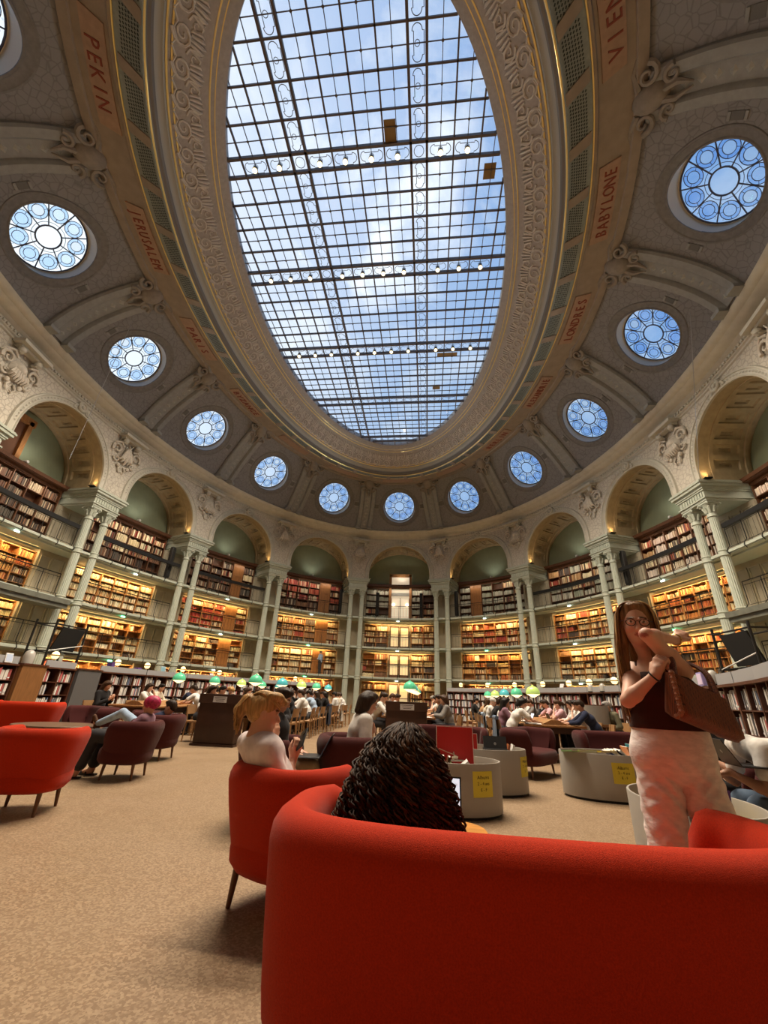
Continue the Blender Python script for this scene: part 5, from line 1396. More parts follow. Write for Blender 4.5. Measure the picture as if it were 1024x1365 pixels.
def head_paint(vs, cols, c, R, s, skin, lip=(.42, .13, .10), brow=(.12, .06, .03), iris=(.10, .07, .05)):
    L = (vs - np.array(c)) @ np.array(R) / s
    x, y, z = L[:, 0], L[:, 1], L[:, 2]; fr = y > .06
    m = fr & (((np.abs(x) - .031) / .0125) ** 2 + ((z - .016) / .0075) ** 2 < 1); cols[m] = (.72, .68, .64)
    m = fr & (((np.abs(x) - .031) / .0065) ** 2 + ((z - .016) / .0075) ** 2 < 1); cols[m] = iris
    m = fr & (np.abs(np.abs(x) - .032) < .02) & (np.abs(z - .038 + (np.abs(x) - .03) * .15) < .0045); cols[m] = brow
    m = fr & (np.abs(x) < .024) & (np.abs(z + .0545) < .0115 * (1 - (np.abs(x) / .028) ** 2)); cols[m] = lip
    m = (y > .05) & (((np.abs(x) - .042) / .022) ** 2 + ((z + .028) / .02) ** 2 < 1); cols[m] = cols[m] * np.array((1.06, .86, .84))
def hand_prims(w, d, nrm, s=1.0, curl=.5, spread=.0, thumb=.5, side=1, k=.006):
    """w wrist, d pointing direction, nrm palm normal; side +1: thumb on +side"""
    d = unit(d); nrm = unit(V(nrm) - d * V(nrm).dot(d)); sd = d.cross(nrm) * side
    W = V(w); p = [cap(W, W + d * .035 * s, .024 * s, .026 * s, .02)]
    for o in (-.026, -.009, .009, .026): p.append(cap(W + d * .03 * s + sd * o * .7 * s, W + d * .085 * s + sd * o * s, .0135 * s, .0115 * s, .012))
    for i, (o, L) in enumerate(((.028, .070), (.0095, .078), (-.0095, .073), (-.027, .058))):
        b = W + d * .085 * s + sd * o * s; a = curl * .55; q = b; segs = (.45, .31, .24)
        fd = unit(d + sd * o * spread * 12)
        for j, f in enumerate(segs):
            dd = fd * math.cos(a) + nrm * math.sin(a); e = q + dd * L * f * s; r0 = (.0098, .0088, .0078, .0068)[j] * s; r1 = (.0098, .0088, .0078, .0068)[j + 1] * s
            p.append(cap(q, e, r0, r1, k)); q = e; a += curl * (.75 + .1 * i)
    b = W + d * .02 * s + sd * .026 * s; t1 = unit(d * .75 + sd * (.75 - .4 * thumb) + nrm * .35 * thumb); q = b + t1 * .042 * s; p.append(cap(b, q, .0145 * s, .0115 * s, .012))
    t2 = unit(d * (.9) + sd * (.3 - .5 * thumb) + nrm * .5 * thumb); e = q + t2 * .032 * s; p.append(cap(q, e, .0112 * s, .0098 * s, k)); t3 = unit(d * .9 + sd * (.05 - .4 * thumb) + nrm * .6 * thumb); p.append(cap(e, e + t3 * .025 * s, .0098 * s, .0078 * s, k))
    return p
def torso_prims(J, s, g=0.0, up=True, k=.06, fem=False):
    hl, hr, sl, sr = V(J['hipL']), V(J['hipR']), V(J['shL']), V(J['shR']); pe = (hl + hr) / 2; sh = (sl + sr) / 2; ne = V(J['neck'])
    ch = V(J.get('chest', pe.lerp(sh, .72))); wa = V(J.get('waist', pe.lerp(ch, .45)))
    hx = unit(hr - hl); sx = unit(sr - sl); fw = unit(sx.cross(ne - pe)) * -1 if False else unit((ne - pe).cross(sx) * -1)
    w = .92 if fem else 1.0
    p = [cap(hl * .85 + pe * .15, hr * .85 + pe * .15, .105 * s + g, None, k), cap(wa - hx * .05 * s, wa + hx * .05 * s, .098 * s * w + g, None, k), cap(pe, wa, .11 * s * w + g, .10 * s * w + g, k),
         cap(ch - sx * .075 * s, ch + sx * .075 * s, .098 * s * w + g, None, k), cap(wa, ch, .10 * s * w + g, .10 * s * w + g, k), cap(sl.lerp(sr, .12), sr.lerp(sl, .12), .058 * s + g, None, k), cap(ch, sh, .09 * s + g, .07 * s + g, k)]
    return p
def limb(a, b, r0, r1, bulge=0.0, f=.35, k=.02):
    a, b = V(a), V(b); m = a.lerp(b, f); rm = r0 + (r1 - r0) * f + bulge
    return [cap(a, m, r0, rm, k), cap(m, b, rm, r1, k)]
def body_prims(J, s=1.0, fem=False, detail=False):
    p = torso_prims(J, s, 0, fem=fem); w = .9 if fem else 1.0
    hd = V(J['head']); R = J['R']; nk = V(J['neck'])
    p += [cap(nk, hd + R @ V((0, -.015, -.055)) * s, .054 * s * w, .05 * s * w, .03)] + head_prims(hd, R, s, detail)
    for q in 'LR':
        p += limb(J['sh' + q], J['el' + q], .05 * s * w, .036 * s * w, .004 * s, .4, .03) + limb(J['el' + q], J['wr' + q], .037 * s * w, .024 * s * w, .006 * s, .25, .015)
        p += limb(J['hip' + q], J['kn' + q], .086 * s, .055 * s, .006 * s, .35, .04) + limb(J['kn' + q], J['an' + q], .056 * s, .034 * s, .008 * s, .3, .02)
        p += [cap(J['an' + q], V(J['an' + q]).lerp(V(J['to' + q]), .3) - V((0, 0, .03 * s)), .036 * s, .036 * s, .02), cap(V(J['an' + q]) - V((0, 0, .035 * s)), J['to' + q], .036 * s, .028 * s, .02)]
        if ('hd' + q) in J:
            hq = J['hd' + q]; p += hand_prims(J['wr' + q], hq[0], hq[1], s * (.92 if fem else 1), hq[2] if len(hq) > 2 else .5, 0, hq[3] if len(hq) > 3 else .5, 1 if q == 'R' else -1)
    return p
def shirt_prims(J, s=1.0, sleeve=.5, g=.014, fem=False, hem=.0):
    p = torso_prims(J, s, g, fem=fem)
    for q in 'LR':
        a, b, c = V(J['sh' + q]), V(J['el' + q]), V(J['wr' + q])
        if sleeve > 0:
            e = a.lerp(b, min(1, sleeve)); p.append(cap(a, e, .054 * s + g, .048 * s + g, .03))
            if sleeve > 1: p.append(cap(b, b.lerp(c, sleeve - 1), .044 * s + g, .034 * s + g, .02))
    hl, hr = V(J['hipL']), V(J['hipR'])
    return p
def trouser_prims(J, s=1.0, frac=.95, g=.012, flare=0.0):
    hl, hr = V(J['hipL']), V(J['hipR']); pe = (hl + hr) / 2; wa = V(J.get('waist', pe + V((0, 0, .14))))
    p = [cap(hl, hr, .108 * s + g, None, .05), cap(pe, pe.lerp(wa, .75), .115 * s + g, .105 * s + g, .05)]
    for q in 'LR':
        a, b, c = V(J['hip' + q]), V(J['kn' + q]), V(J['an' + q])
        p += [cap(a, b, .09 * s + g, .062 * s + g + flare * .4, .04)]
        e = b.lerp(c, frac); p += [cap(b, e, .060 * s + g + flare * .4, .044 * s + g + flare, .03)]
    return p
def shoe_mb(J, s=1.0):
    p = []
    for q in 'LR':
        a, t = V(J['an' + q]), V(J['to' + q]); lo = a - V((0, 0, .045 * s))
        p += [cap(lo - unit(V((t.x - a.x, t.y - a.y, 0))) * .03, t - V((0, 0, .002)), .043 * s, .036 * s, .03), cap(a - V((0, 0, .02)), lo, .045 * s, .045 * s, .02)]
    return p
def hair_prims(c, R, s, style):
    H = lambda x, y, z: V(c) + R @ (V((x, y, z)) * s); Z = lambda *r: tuple(q * s for q in r)
    p = [elp(H(0, -.022, .044), R, Z(.083, .098, .088), .02), elp(H(0, -.06, -.005), R, Z(.074, .062, .08), .03)]
    if style == 'short': p += [elp(H(0, .03, .105), R, Z(.06, .055, .03), .03)]
    if style == 'curly': p += [elp(H(x, y, z), R, Z(.045, .045, .045), .02) for x, y, z in ((.06, -.03, .09), (-.06, -.03, .09), (0, .04, .12), (0, -.08, .08), (.08, -.04, .03), (-.08, -.04, .03), (.04, .03, .115), (-.04, .03, .115))]
    if style in ('long', 'bob'):
        L = -.24 if style == 'long' else -.12
        for sg in (-1, 1): p += [cap(H(sg * .066, -.012, .05), H(sg * .078, -.025, L * .6), .032 * s, .03 * s, .03), cap(H(sg * .05, -.06, .0), H(sg * .055, -.075, L), .05 * s, .032 * s, .04)]
        p += [cap(H(0, -.08, 0), H(0, -.09, L), .06 * s, .04 * s, .04), elp(H(0, .04, .105), R, Z(.055, .04, .025), .03)]
    if style == 'bun': p += [elp(H(0, -.09, .11), R, Z(.045, .045, .045), .015), elp(H(0, .03, .10), R, Z(.06, .05, .025), .03)]
    if style == 'pony': p += [cap(H(0, -.11, .04), H(0, -.16, -.03), .03 * s, .034 * s, .02), cap(H(0, -.16, -.03), H(0, -.13, -.15), .034 * s, .012 * s, .02), elp(H(0, .03, .10), R, Z(.06, .05, .025), .03)]
    if style == 'cap': p = [elp(H(0, -.015, .05), R, Z(.088, .102, .085), .02), elp(H(0, .09, .05), R, Z(.06, .06, .012), .02)]
    # keep the face clear
    p += [sub(H(0, .085, -.035), R, Z(.062, .07, .095), .015)] if style != 'cap' else [sub(H(0, .05, -.05), R, Z(.1, .12, .07), .01)]
    return p
M_SKIN = mat('skin', (.55, .30, .20), .5, vcol=True, spec=.35, sss=.06)
SK = [(.56, .31, .21), (.60, .36, .26), (.36, .18, .11), (.20, .095, .055)]
def cloth(n, c, b=.35): return mat('cloth_' + n, c, .85, var=.14, vscale=14, bump=b, bscale=18, spec=.15, sheen=.1)
CL = {n: cloth(n, c) for n, c in dict(white=(.68, .66, .63), black=(.018, .017, .018), grey=(.20, .19, .18), navy=(.022, .028, .06), lightblue=(.34, .45, .60), pink=(.62, .38, .42), mauve=(.24, .13, .17), tan=(.40, .24, .13), olive=(.15, .14, .09), brown=(.10, .05, .03), denim=(.11, .16, .24), charcoal=(.04, .04, .045), cream=(.62, .55, .44), khaki=(.35, .27, .17)).items()}
def hairm(n, c): return mat('hair_' + n, c, .42, var=.45, vscale=60, aniso=(1, 1, .12), bump=.6, bscale=120, spec=.25)
HR = {n: hairm(n, c) for n, c in dict(black=(.012, .009, .008), brown=(.055, .026, .013), dark=(.028, .015, .009), blond=(.44, .26, .10), grey=(.3, .28, .26), red=(.17, .05, .02)).items()}
# ------------------------------------------------------------------ seated readers at the tables
def seated(seat=.46, lean=.15, look=(0, 1, -.5), arms='table', fem=False, s=1.0, tw=0.0):
    """local frame: sitter faces +y, origin on the floor under the hips"""
    hz = seat + .10; J = {}
    J['hipL'], J['hipR'] = V((-.085, .0, hz)), V((.085, .0, hz))
    J['waist'] = V((0, .02 + lean * .2, hz + .16)); J['chest'] = V((0, .03 + lean * .55, hz + .34)); J['neck'] = V((0, .02 + lean, hz + .50))
    w = .155 if fem else .185; c, sn = math.cos(tw), math.sin(tw)
    J['shL'], J['shR'] = V((-w * c, .01 + lean * .95 - w * sn, hz + .445)), V((w * c, .01 + lean * .95 + w * sn, hz + .445))
    f = unit(look); J['R'] = head_frame(f, (0, 0, 1)); J['head'] = J['neck'] + V((0, .035 + f.y * .02, .125)) + V((f.x * .02, 0, 0))
    T = .79
    if arms == 'table':
        J['elL'], J['elR'] = V((-.25, .20 + lean, .83)), V((.25, .20 + lean, .83)); J['wrL'], J['wrR'] = V((-.09, .42 + lean * .8, T + .01)), V((.11, .42 + lean * .8, T + .01))
        J['hdL'], J['hdR'] = ((.25, 1, -.05), (0, -.1, -1), .5), ((-.25, 1, -.05), (0, -.1, -1), .4)
    elif arms == 'chin':
        J['elL'], J['elR'] = V((-.20, .26 + lean, .82)), V((.22, .24 + lean, .83)); J['wrL'] = V((-.07, .19 + lean, hz + .49)); J['wrR'] = V((.08, .42 + lean * .8, T + .01))
        J['hdL'], J['hdR'] = ((.35, -.25, .9), (.3, -1, 0), .7), ((-.3, 1, -.05), (0, -.1, -1), .4)
    elif arms == 'type':
        J['elL'], J['elR'] = V((-.24, .12 + lean, .80)), V((.24, .12 + lean, .80)); J['wrL'], J['wrR'] = V((-.10, .36 + lean * .7, T + .03)), V((.10, .36 + lean * .7, T + .03))
        J['hdL'], J['hdR'] = ((.1, 1, -.15), (0, -.15, -1), .6), ((-.1, 1, -.15), (0, -.15, -1), .6)
    elif arms == 'phone':
        J['elL'], J['elR'] = V((-.23, .06 + lean, hz + .17)), V((.23, .08 + lean, hz + .18)); J['wrL'], J['wrR'] = V((-.06, .28 + lean, hz + .30)), V((.07, .28 + lean, hz + .30))
        J['hdL'], J['hdR'] = ((.3, .5, .8), (.4, -.8, .3), .7), ((-.3, .5, .8), (-.4, -.8, .3), .7)
    elif arms == 'lap':
        J['elL'], J['elR'] = V((-.25, -.02 + lean, hz + .18)), V((.25, -.02 + lean, hz + .18)); J['wrL'], J['wrR'] = V((-.13, .24, hz + .12)), V((.13, .24, hz + .12))
        J['hdL'], J['hdR'] = ((.2, 1, -.2), (0, -.2, -1), .5), ((-.2, 1, -.2), (0, -.2, -1), .5)
    J['knL'], J['knR'] = V((-.11, .43, hz + .0)), V((.12, .43, hz + .0)); J['anL'], J['anR'] = V((-.11, .36, .085)), V((.13, .42, .085)); J['toL'], J['toR'] = V((-.13, .53, .035)), V((.16, .59, .035))
    return J
PROTO = {}
def person_meshes(key, J, s, fem, sleeve, hair, h=.017, detail=False, skin=SK[0], tg=.014, tf=.95, flare=0.0):
    bp = body_prims(J, s, fem, detail); vs, fs = surfnet(bp, h)
    if not detail:      # separate slim fingers come from finer tubes
        pass
    cols = np.tile(np.array(skin), (len(vs), 1)); head_paint(vs, cols, J['head'], J['R'], s, skin)
    ex = MB()
    d = {'body': np_mesh('person', vs, fs, cols)}
    v, f = surfnet(shirt_prims(J, s, sleeve, tg, fem), h); d['shirt'] = np_mesh('shirt', v, f)
    v, f = surfnet(trouser_prims(J, s, tf, .012, flare), h); d['trousers'] = np_mesh('trousers', v, f)
    v, f = surfnet(shoe_mb(J, s), min(h, .014)); d['shoes'] = np_mesh('shoes', v, f)
    v, f = surfnet(hair_prims(J['head'], J['R'], s, hair), min(h, .013)); d['hair'] = np_mesh('hair', v, f)
    return d
MSK = [mat('skin_%d' % i, c, .5, spec=.35) for i, c in enumerate(SK)]
def place_person(d, mats, loc, rz, label, group=None):
    b = link('person', d['body'], [M_SKIN if mats.get('skin') is None else mats['skin']]); b.location = (loc[0], loc[1], loc[2] if len(loc) > 2 else 0); b.rotation_euler = (0, 0, rz)
    if mats.get('skin') is not None: setmat(b, mats['skin'])
    tag(b, label, 'person', group)
    for n in ('shirt', 'trousers', 'shoes', 'hair'):
        if n in d:
            o = bpy.data.objects.new(n, d[n]); COL.objects.link(o); o.parent = b
            if not len(d[n].materials): d[n].materials.append(mats[n])
            setmat(o, mats[n])
    return b
POSES = [('table', .22, (0, 1, -.75), False), ('chin', .16, (.1, 1, -.45), True), ('type', .10, (0, 1, -.4), True), ('phone', .04, (0, 1, -.5), False), ('table', .30, (.35, 1, -.8), True), ('type', .20, (-.4, 1, -.35), False)]
HST = ['short', 'long', 'bun', 'bob', 'pony', 'curly', 'short', 'cap']
RP = random.Random(5); NP_ = 0
def proto(pi, hs, sl):
    key = (pi, hs, sl)
    if key not in PROTO:
        a, ln, lk, fem = POSES[pi]; J = seated(.46, ln, lk, a, fem); PROTO[key] = person_meshes(key, J, 1.0 if not fem else .95, fem, sl, hs)
    return PROTO[key]
SIDES = ['left', 'right']
def reader(ri, side, j, shirt, hair, hst, pi, sl, note='', skin=0, tr='charcoal', occ=True):
    """seat j (from the near end) on one side of a table row"""
    X = ROWX[ri]; y = Y0[ri] - 1.0 + .78 * j; off = 1.02 if POSES[pi][0] in ('table', 'chin') else 1.08
    sg = -1 if side == 0 else 1; x = X + sg * off; rz = -PI / 2 if side == 0 else PI / 2
    rz += RP.uniform(-.12, .12)
    d = proto(pi, hst, sl)
    place_person(d, {'skin': MSK[skin], 'shirt': CL[shirt], 'trousers': CL[tr], 'shoes': CL['black'], 'hair': HR[hair] if hst != 'cap' else CL['white']}, (x, y), rz,
        'seated reader, %s top, %s %s, seat %s, %s side, %s' % (shirt, hair if hst != 'cap' else 'white', {'short': 'short hair', 'long': 'long hair', 'bun': 'hair bun', 'bob': 'bobbed hair', 'pony': 'ponytail', 'curly': 'curly hair', 'cap': 'cap'}[hst], NUMS[j + 1], SIDES[side], ROWN_[ri]), 'readers at the long tables')
    c = chair(x + sg * .02, y, rz, 'oak chair of seat %s, %s side of the %s' % (NUMS[j + 1], SIDES[side], ROWN_[ri]))
NUMS = NUM + ['nine', 'ten', 'eleven', 'twelve', 'thirteen', 'fourteen', 'fifteen']
# (row, side, seat, top, hair colour, hair style, pose, sleeve, skin)
CREW = [
 (0, 0, 0, 'black', 'brown', 'long', 3, 1.8, 0), (0, 0, 2, 'white', 'dark', 'bob', 1, .6, 1), (0, 0, 3, 'cream', 'black', 'short', 2, 1.6, 0), (0, 0, 5, 'navy', 'dark', 'short', 0, 1.8, 1), (0, 0, 7, 'white', 'brown', 'long', 2, .6, 0),
 (0, 1, 2, 'white', 'dark', 'bun', 4, .55, 0), (0, 1, 3, 'white', 'dark', 'short', 2, 1.7, 1), (0, 1, 4, 'white', 'blond', 'long', 4, .6, 1), (0, 1, 5, 'black', 'blond', 'curly', 0, 1.7, 1), (0, 1, 6, 'lightblue', 'dark', 'bob', 2, 1.6, 0), (0, 1, 8, 'grey', 'brown', 'bun', 1, 1.6, 0),
 (1, 0, 0, 'brown', 'dark', 'bob', 1, 1.7, 1), (1, 0, 1, 'grey', 'black', 'short', 2, 1.7, 0), (1, 0, 3, 'white', 'brown', 'long', 1, .6, 1), (1, 0, 5, 'lightblue', 'black', 'short', 5, 1.6, 0), (1, 0, 7, 'white', 'dark', 'bun', 2, .6, 0), (1, 0, 9, 'black', 'brown', 'long', 1, 1.7, 0),
 (1, 1, 1, 'black', 'black', 'curly', 0, 1.8, 1), (1, 1, 2, 'black', 'black', 'short', 4, .6, 0), (1, 1, 3, 'white', 'dark', 'short', 2, 1.8, 1), (1, 1, 4, 'white', 'brown', 'short', 4, .6, 0), (1, 1, 5, 'lightblue', 'black', 'bun', 0, .6, 2), (1, 1, 6, 'black', 'dark', 'long', 1, 1.8, 0), (1, 1, 7, 'black', 'black', 'bob', 2, 1.8, 1), (1, 1, 8, 'black', 'dark', 'short', 4, 1.8, 0), (1, 1, 9, 'white', 'black', 'short', 3, .6, 2), (1, 1, 10, 'cream', 'brown', 'pony', 2, 1.7, 0), (1, 1, 12, 'white', 'dark', 'short', 0, .6, 0),
 (2, 0, 0, 'white', 'dark', 'short', 4, 1.6, 0), (2, 0, 2, 'tan', 'brown', 'long', 1, 1.7, 1), (2, 0, 3, 'white', 'black', 'bun', 2, .6, 0), (2, 0, 5, 'navy', 'brown', 'short', 0, 1.7, 1), (2, 0, 7, 'white', 'dark', 'curly', 4, .6, 2), (2, 0, 9, 'grey', 'black', 'bob', 2, 1.7, 0),
 (2, 1, 0, 'grey', 'brown', 'bob', 2, 1.8, 1), (2, 1, 1, 'black', 'dark', 'short', 5, 1.8, 0), (2, 1, 3, 'charcoal', 'brown', 'short', 3, 1.8, 0), (2, 1, 6, 'white', 'black', 'long', 1, .6, 1), (2, 1, 8, 'black', 'grey', 'short', 0, 1.8, 0),
 (3, 0, 0, 'white', 'black', 'bob', 4, .6, 0), (3, 0, 1, 'mauve', 'black', 'long', 2, 1.7, 2), (3, 0, 2, 'white', 'dark', 'bun', 1, .6, 1), (3, 0, 3, 'black', 'dark', 'short', 5, 1.8, 0), (3, 0, 4, 'white', 'grey', 'cap', 2, 1.8, 1), (3, 0, 5, 'black', 'black', 'curly', 0, 1.8, 3), (3, 0, 6, 'cream', 'brown', 'long', 1, .6, 1), (3, 0, 8, 'tan', 'dark', 'bob', 4, 1.7, 0), (3, 0, 10, 'black', 'black', 'bun', 2, 1.8, 0),
 (3, 1, 0, 'navy', 'dark', 'short', 4, 1.8, 0), (3, 1, 1, 'white', 'black', 'bob', 1, .6, 1), (3, 1, 2, 'white', 'dark', 'long', 2, 1.7, 0), (3, 1, 3, 'pink', 'brown', 'pony', 1, .6, 1), (3, 1, 4, 'pink', 'dark', 'short', 4, .6, 0), (3, 1, 5, 'black', 'black', 'long', 1, 1.8, 2), (3, 1, 7, 'grey', 'brown', 'short', 0, 1.8, 0), (3, 1, 9, 'white', 'dark', 'bun', 2, .6, 0)]
for c_ in CREW: reader(*c_[:8], skin=c_[8])
# papers, laptops on the tables
for i, (ri, sd, j, c) in enumerate(((0, 0, 2, 'cream'), (1, 1, 2, 'white'), (1, 1, 3, 'white'), (1, 0, 3, 'white'), (2, 1, 0, 'white'), (2, 0, 0, 'cream'), (3, 0, 0, 'white'), (3, 1, 1, 'white'), (3, 1, 3, 'cream'), (3, 0, 2, 'white'))):
    sg = -1 if sd == 0 else 1; m = MB()
    for q in (-1, 1): m.add([(0, -.15, .012), (q * .11, -.15, .02), (q * .21, -.15, .006), (q * .21, .15, .006), (q * .11, .15, .02), (0, .15, .012)], [(0, 1, 4, 5), (1, 2, 3, 4)]); m.box((q * .105, 0, .004), (.21, .3, .006))
    o = m.build('open_book', CM[c]); o.location = (ROWX[ri] + sg * .46, Y0[ri] - 1.0 + .78 * j, .76); o.rotation_euler = (0, 0, PI / 2)
    tag(o, 'open %s book on the table at seat %s, %s side, %s' % (c, NUMS[j + 1], SIDES[sd], ROWN_[ri]), 'open book', 'open books on the reading tables')
for i, (ri, sd, j) in enumerate(((0, 1, 3), (1, 0, 1), (1, 1, 7), (2, 0, 3), (3, 0, 1), (3, 0, 4), (3, 1, 2))):
    sg = -1 if sd == 0 else 1
    r_ = laptop('laptop', 'open laptop at seat %s, %s side of the %s' % (NUMS[j + 1], SIDES[sd], ROWN_[ri]), (ROWX[ri] + sg * .45, Y0[ri] - 1.0 + .78 * j, .76), PI / 2 if sg > 0 else -PI / 2, 1.95, .31, .21, M_LAPS if i % 2 else M_LAPD)
# coats over chair backs
def coat(x, y, rz, m, lab):
    mb = MB(); n = 10
    def C(u, v, o):
        w_ = .46 + .06 * math.sin(v * 3); zz = .86 - .62 * v; return V(((u - .5) * w_, -.27 - o - .03 * math.sin(u * 11 + v * 2) * v - .05 * (1 - v) * 0, zz))
    mb.grid(lambda u, v: C(u, v, .02), n, 8); mb.grid(lambda u, v: C(1 - u, v, -.05), n, 8); mb.tube([C(u / 8, 0, -.015) for u in range(9)], .045, 8)
    o = mb.build('coat', m, ang=80); o.location = (x, y, 0); o.rotation_euler = (0, 0, rz); tag(o, lab, 'coat', 'coats hung over chair backs'); return o
for ri, sd, j, m, n in ((0, 1, 4, 'black', 'black coat'), (1, 1, 6, 'navy', 'dark navy coat'), (1, 1, 9, 'white', 'white jacket'), (3, 0, 0, 'denim', 'blue denim jacket'), (3, 0, 4, 'charcoal', 'dark grey coat'), (3, 0, 3, 'lightblue', 'pale blue jacket')):
    sg = -1 if sd == 0 else 1; coat(ROWX[ri] + sg * 1.06, Y0[ri] - 1.0 + .78 * j, -PI / 2 if sd == 0 else PI / 2, CL[m], '%s over the chair of seat %s, %s side, %s' % (n, NUMS[j + 1], SIDES[sd], ROWN_[ri]))
# ------------------------------------------------------------------ the people in front
def mesh_person(J, s, fem, label, mats, prims_skin=None, shirt=None, trousers=None, shoes=True, hair=None, h=.0075, skin=SK[0], lip=(.42, .13, .10), brow=(.12, .06, .03), extra_paint=None, group=None):
    vs, fs = surfnet(prims_skin or body_prims(J, s, fem, True), h)
    cols = np.tile(np.array(skin), (len(vs), 1)); head_paint(vs, cols, J['head'], J['R'], s, skin, lip, brow)
    b = link('person', np_mesh('person', vs, fs, cols), M_SKIN); tag(b, label, 'person', group)
    for nm, pr, hh in (('shirt', shirt, h * 1.2), ('trousers', trousers, h * 1.2), ('shoes', shoe_mb(J, s) if shoes else None, .01), ('hair', hair, h * 1.1)):
        if pr:
            v, f = surfnet(pr, hh); link(nm, np_mesh(nm, v, f), mats[nm], b)
    return b
def strands(name, m, parent, n, path, r=.006, seg=4, taper=.4):
    mb = MB()
    for i in range(n):
        pts = path(i / n, i)
        if pts: mb.tube(pts, [r * (1 - (1 - taper) * (q / (len(pts) - 1)) ** 2) for q in range(len(pts))], seg, caps=False)
    return mb.build(name, m, parent, ang=180)
def glasses(J, s, parent, m):
    H = lambda x, y, z: J['head'] + J['R'] @ (V((x, y, z)) * s); mb = MB()
    for sg in (-1, 1):
        mb.tube([H(sg * .033 + .024 * math.cos(2 * PI * i / 16), .103 - .004 * abs(math.cos(2 * PI * i / 16)), .012 + .019 * math.sin(2 * PI * i / 16)) for i in range(16)], .0022, 5, closed=True)
        mb.tube([H(sg * .057, .101, .018), H(sg * .078, .06, .02), H(sg * .082, -.01, .012)], .002, 5)
    mb.tube([H(-.010, .106, .018), H(0, .109, .021), H(.010, .106, .018)], .002, 5); mb.build('glasses', m, parent)
RS = random.Random(3)
# ---- standing woman with the woven bag
J = {}
J['head'] = at_y(848, 833, -11.76); J['R'] = head_frame((-.34, -.93, -.14), (.06, 0, 1)); J['neck'] = at_y(866, 880, -11.70)
J['shL'], J['shR'] = at_y(911, 894, -11.80), at_y(846, 892, -11.62); J['elL'], J['wrL'] = at_y(862, 846, -11.99), at_y(902, 853, -11.74)
J['elR'], J['wrR'] = at_y(837, 934, -11.88), at_y(874, 900, -11.98)
J['chest'] = at_y(880, 925, -11.72); J['waist'] = at_y(890, 962, -11.71)
J['hipL'], J['hipR'] = V((3.700, -11.73, .97)), V((3.550, -11.69, .97))
J['knL'], J['knR'] = V((3.760, -11.76, .52)), V((3.520, -11.70, .52)); J['anL'], J['anR'] = V((3.785, -11.72, .085)), V((3.495, -11.66, .085)); J['toL'], J['toR'] = V((3.71, -11.92, .035)), V((3.45, -11.85, .035))
J['hdL'] = ((.55, .35, .5), (.3, .8, -.4), .8, .6); J['hdR'] = ((.42, -.1, .9), (.75, .55, -.1), 1.15, .9)
sw = mesh_person(J, 1.0, True, 'standing woman in white linen trousers with a woven brown shoulder bag', {}, h=.0058, shoes=False, skin=(.62, .36, .26))
tp0 = torso_prims(J, 1.0, .015, fem=True); hx_ = unit(J['hipR'] - J['hipL']) * .055; tt = tp0[1:5] + [cap(J['waist'] - hx_, J['waist'] + hx_, .116, None, .05), cap(J['waist'] - hx_ + V((0, 0, -.05)), J['waist'] + hx_ + V((0, 0, -.05)), .122, None, .05), cap(J['waist'] + V((0, 0, -.04)), J['waist'] + V((0, 0, .03)), .126, .116, .05), cap(J['waist'], J['chest'], .112, .108, .05), cap(J['chest'] - unit(J['shR'] - J['shL']) * .08, J['chest'] + unit(J['shR'] - J['shL']) * .08, .103, None, .05)]
sx = unit(J['shR'] - J['shL']); up = unit(J['neck'] - J['chest']); fw = unit(up.cross(sx)); fw = fw if fw.y < 0 else -fw
for q, sg in (('L', -1), ('R', 1)): tt += [cap(J['chest'] + sx * sg * .07 + up * .06 + fw * .075, J['sh' + q].lerp(J['neck'], .42) + up * .065, .022, .016, .02), cap(J['chest'] + sx * sg * .08 + up * .05 - fw * .07, J['sh' + q].lerp(J['neck'], .42) + up * .065, .022, .016, .02)]
v, f = surfnet(tt, .008); v = np.array(v); v[:, 2] = np.maximum(v[:, 2], J['waist'].z - .035); link('tank_top', np_mesh('tank_top', v, f), cloth('tank', (.050, .018, .013)), sw)
pe = (J['hipL'] + J['hipR']) / 2; hx_ = unit(J['hipR'] - J['hipL']) * .055; tp = [cap(J['hipL'], J['hipR'], .120, None, .05), cap(J['waist'] - hx_, J['waist'] + hx_, .108, None, .05), cap(J['waist'] - hx_ - V((0, 0, .07)), J['waist'] + hx_ - V((0, 0, .07)), .118, None, .05), cap(pe, J['waist'] + V((0, 0, .06)), .130, .108, .05), cap(pe + V((-.03, 0, .03)), pe + V((.03, 0, .03)), .126, None, .05)]
for q, o_ in (('L', .0), ('R', -.0)):
    a, b, c = J['hip' + q], J['kn' + q] + V((o_, 0, 0)), J['an' + q] + V((o_ * 1.4, 0, 0)); tp += [cap(a, b, .106, .092, .006), cap(b, c + V((0, 0, -.02)), .092, .108, .006)]
M_LINEN = mat('white_linen', (.80, .73, .71), .85, var=.1, vscale=20, bump=.9, bscale=9, aniso=(1.2, 1.2, 2.6), spec=.15)
v, f = surfnet(tp, .009)
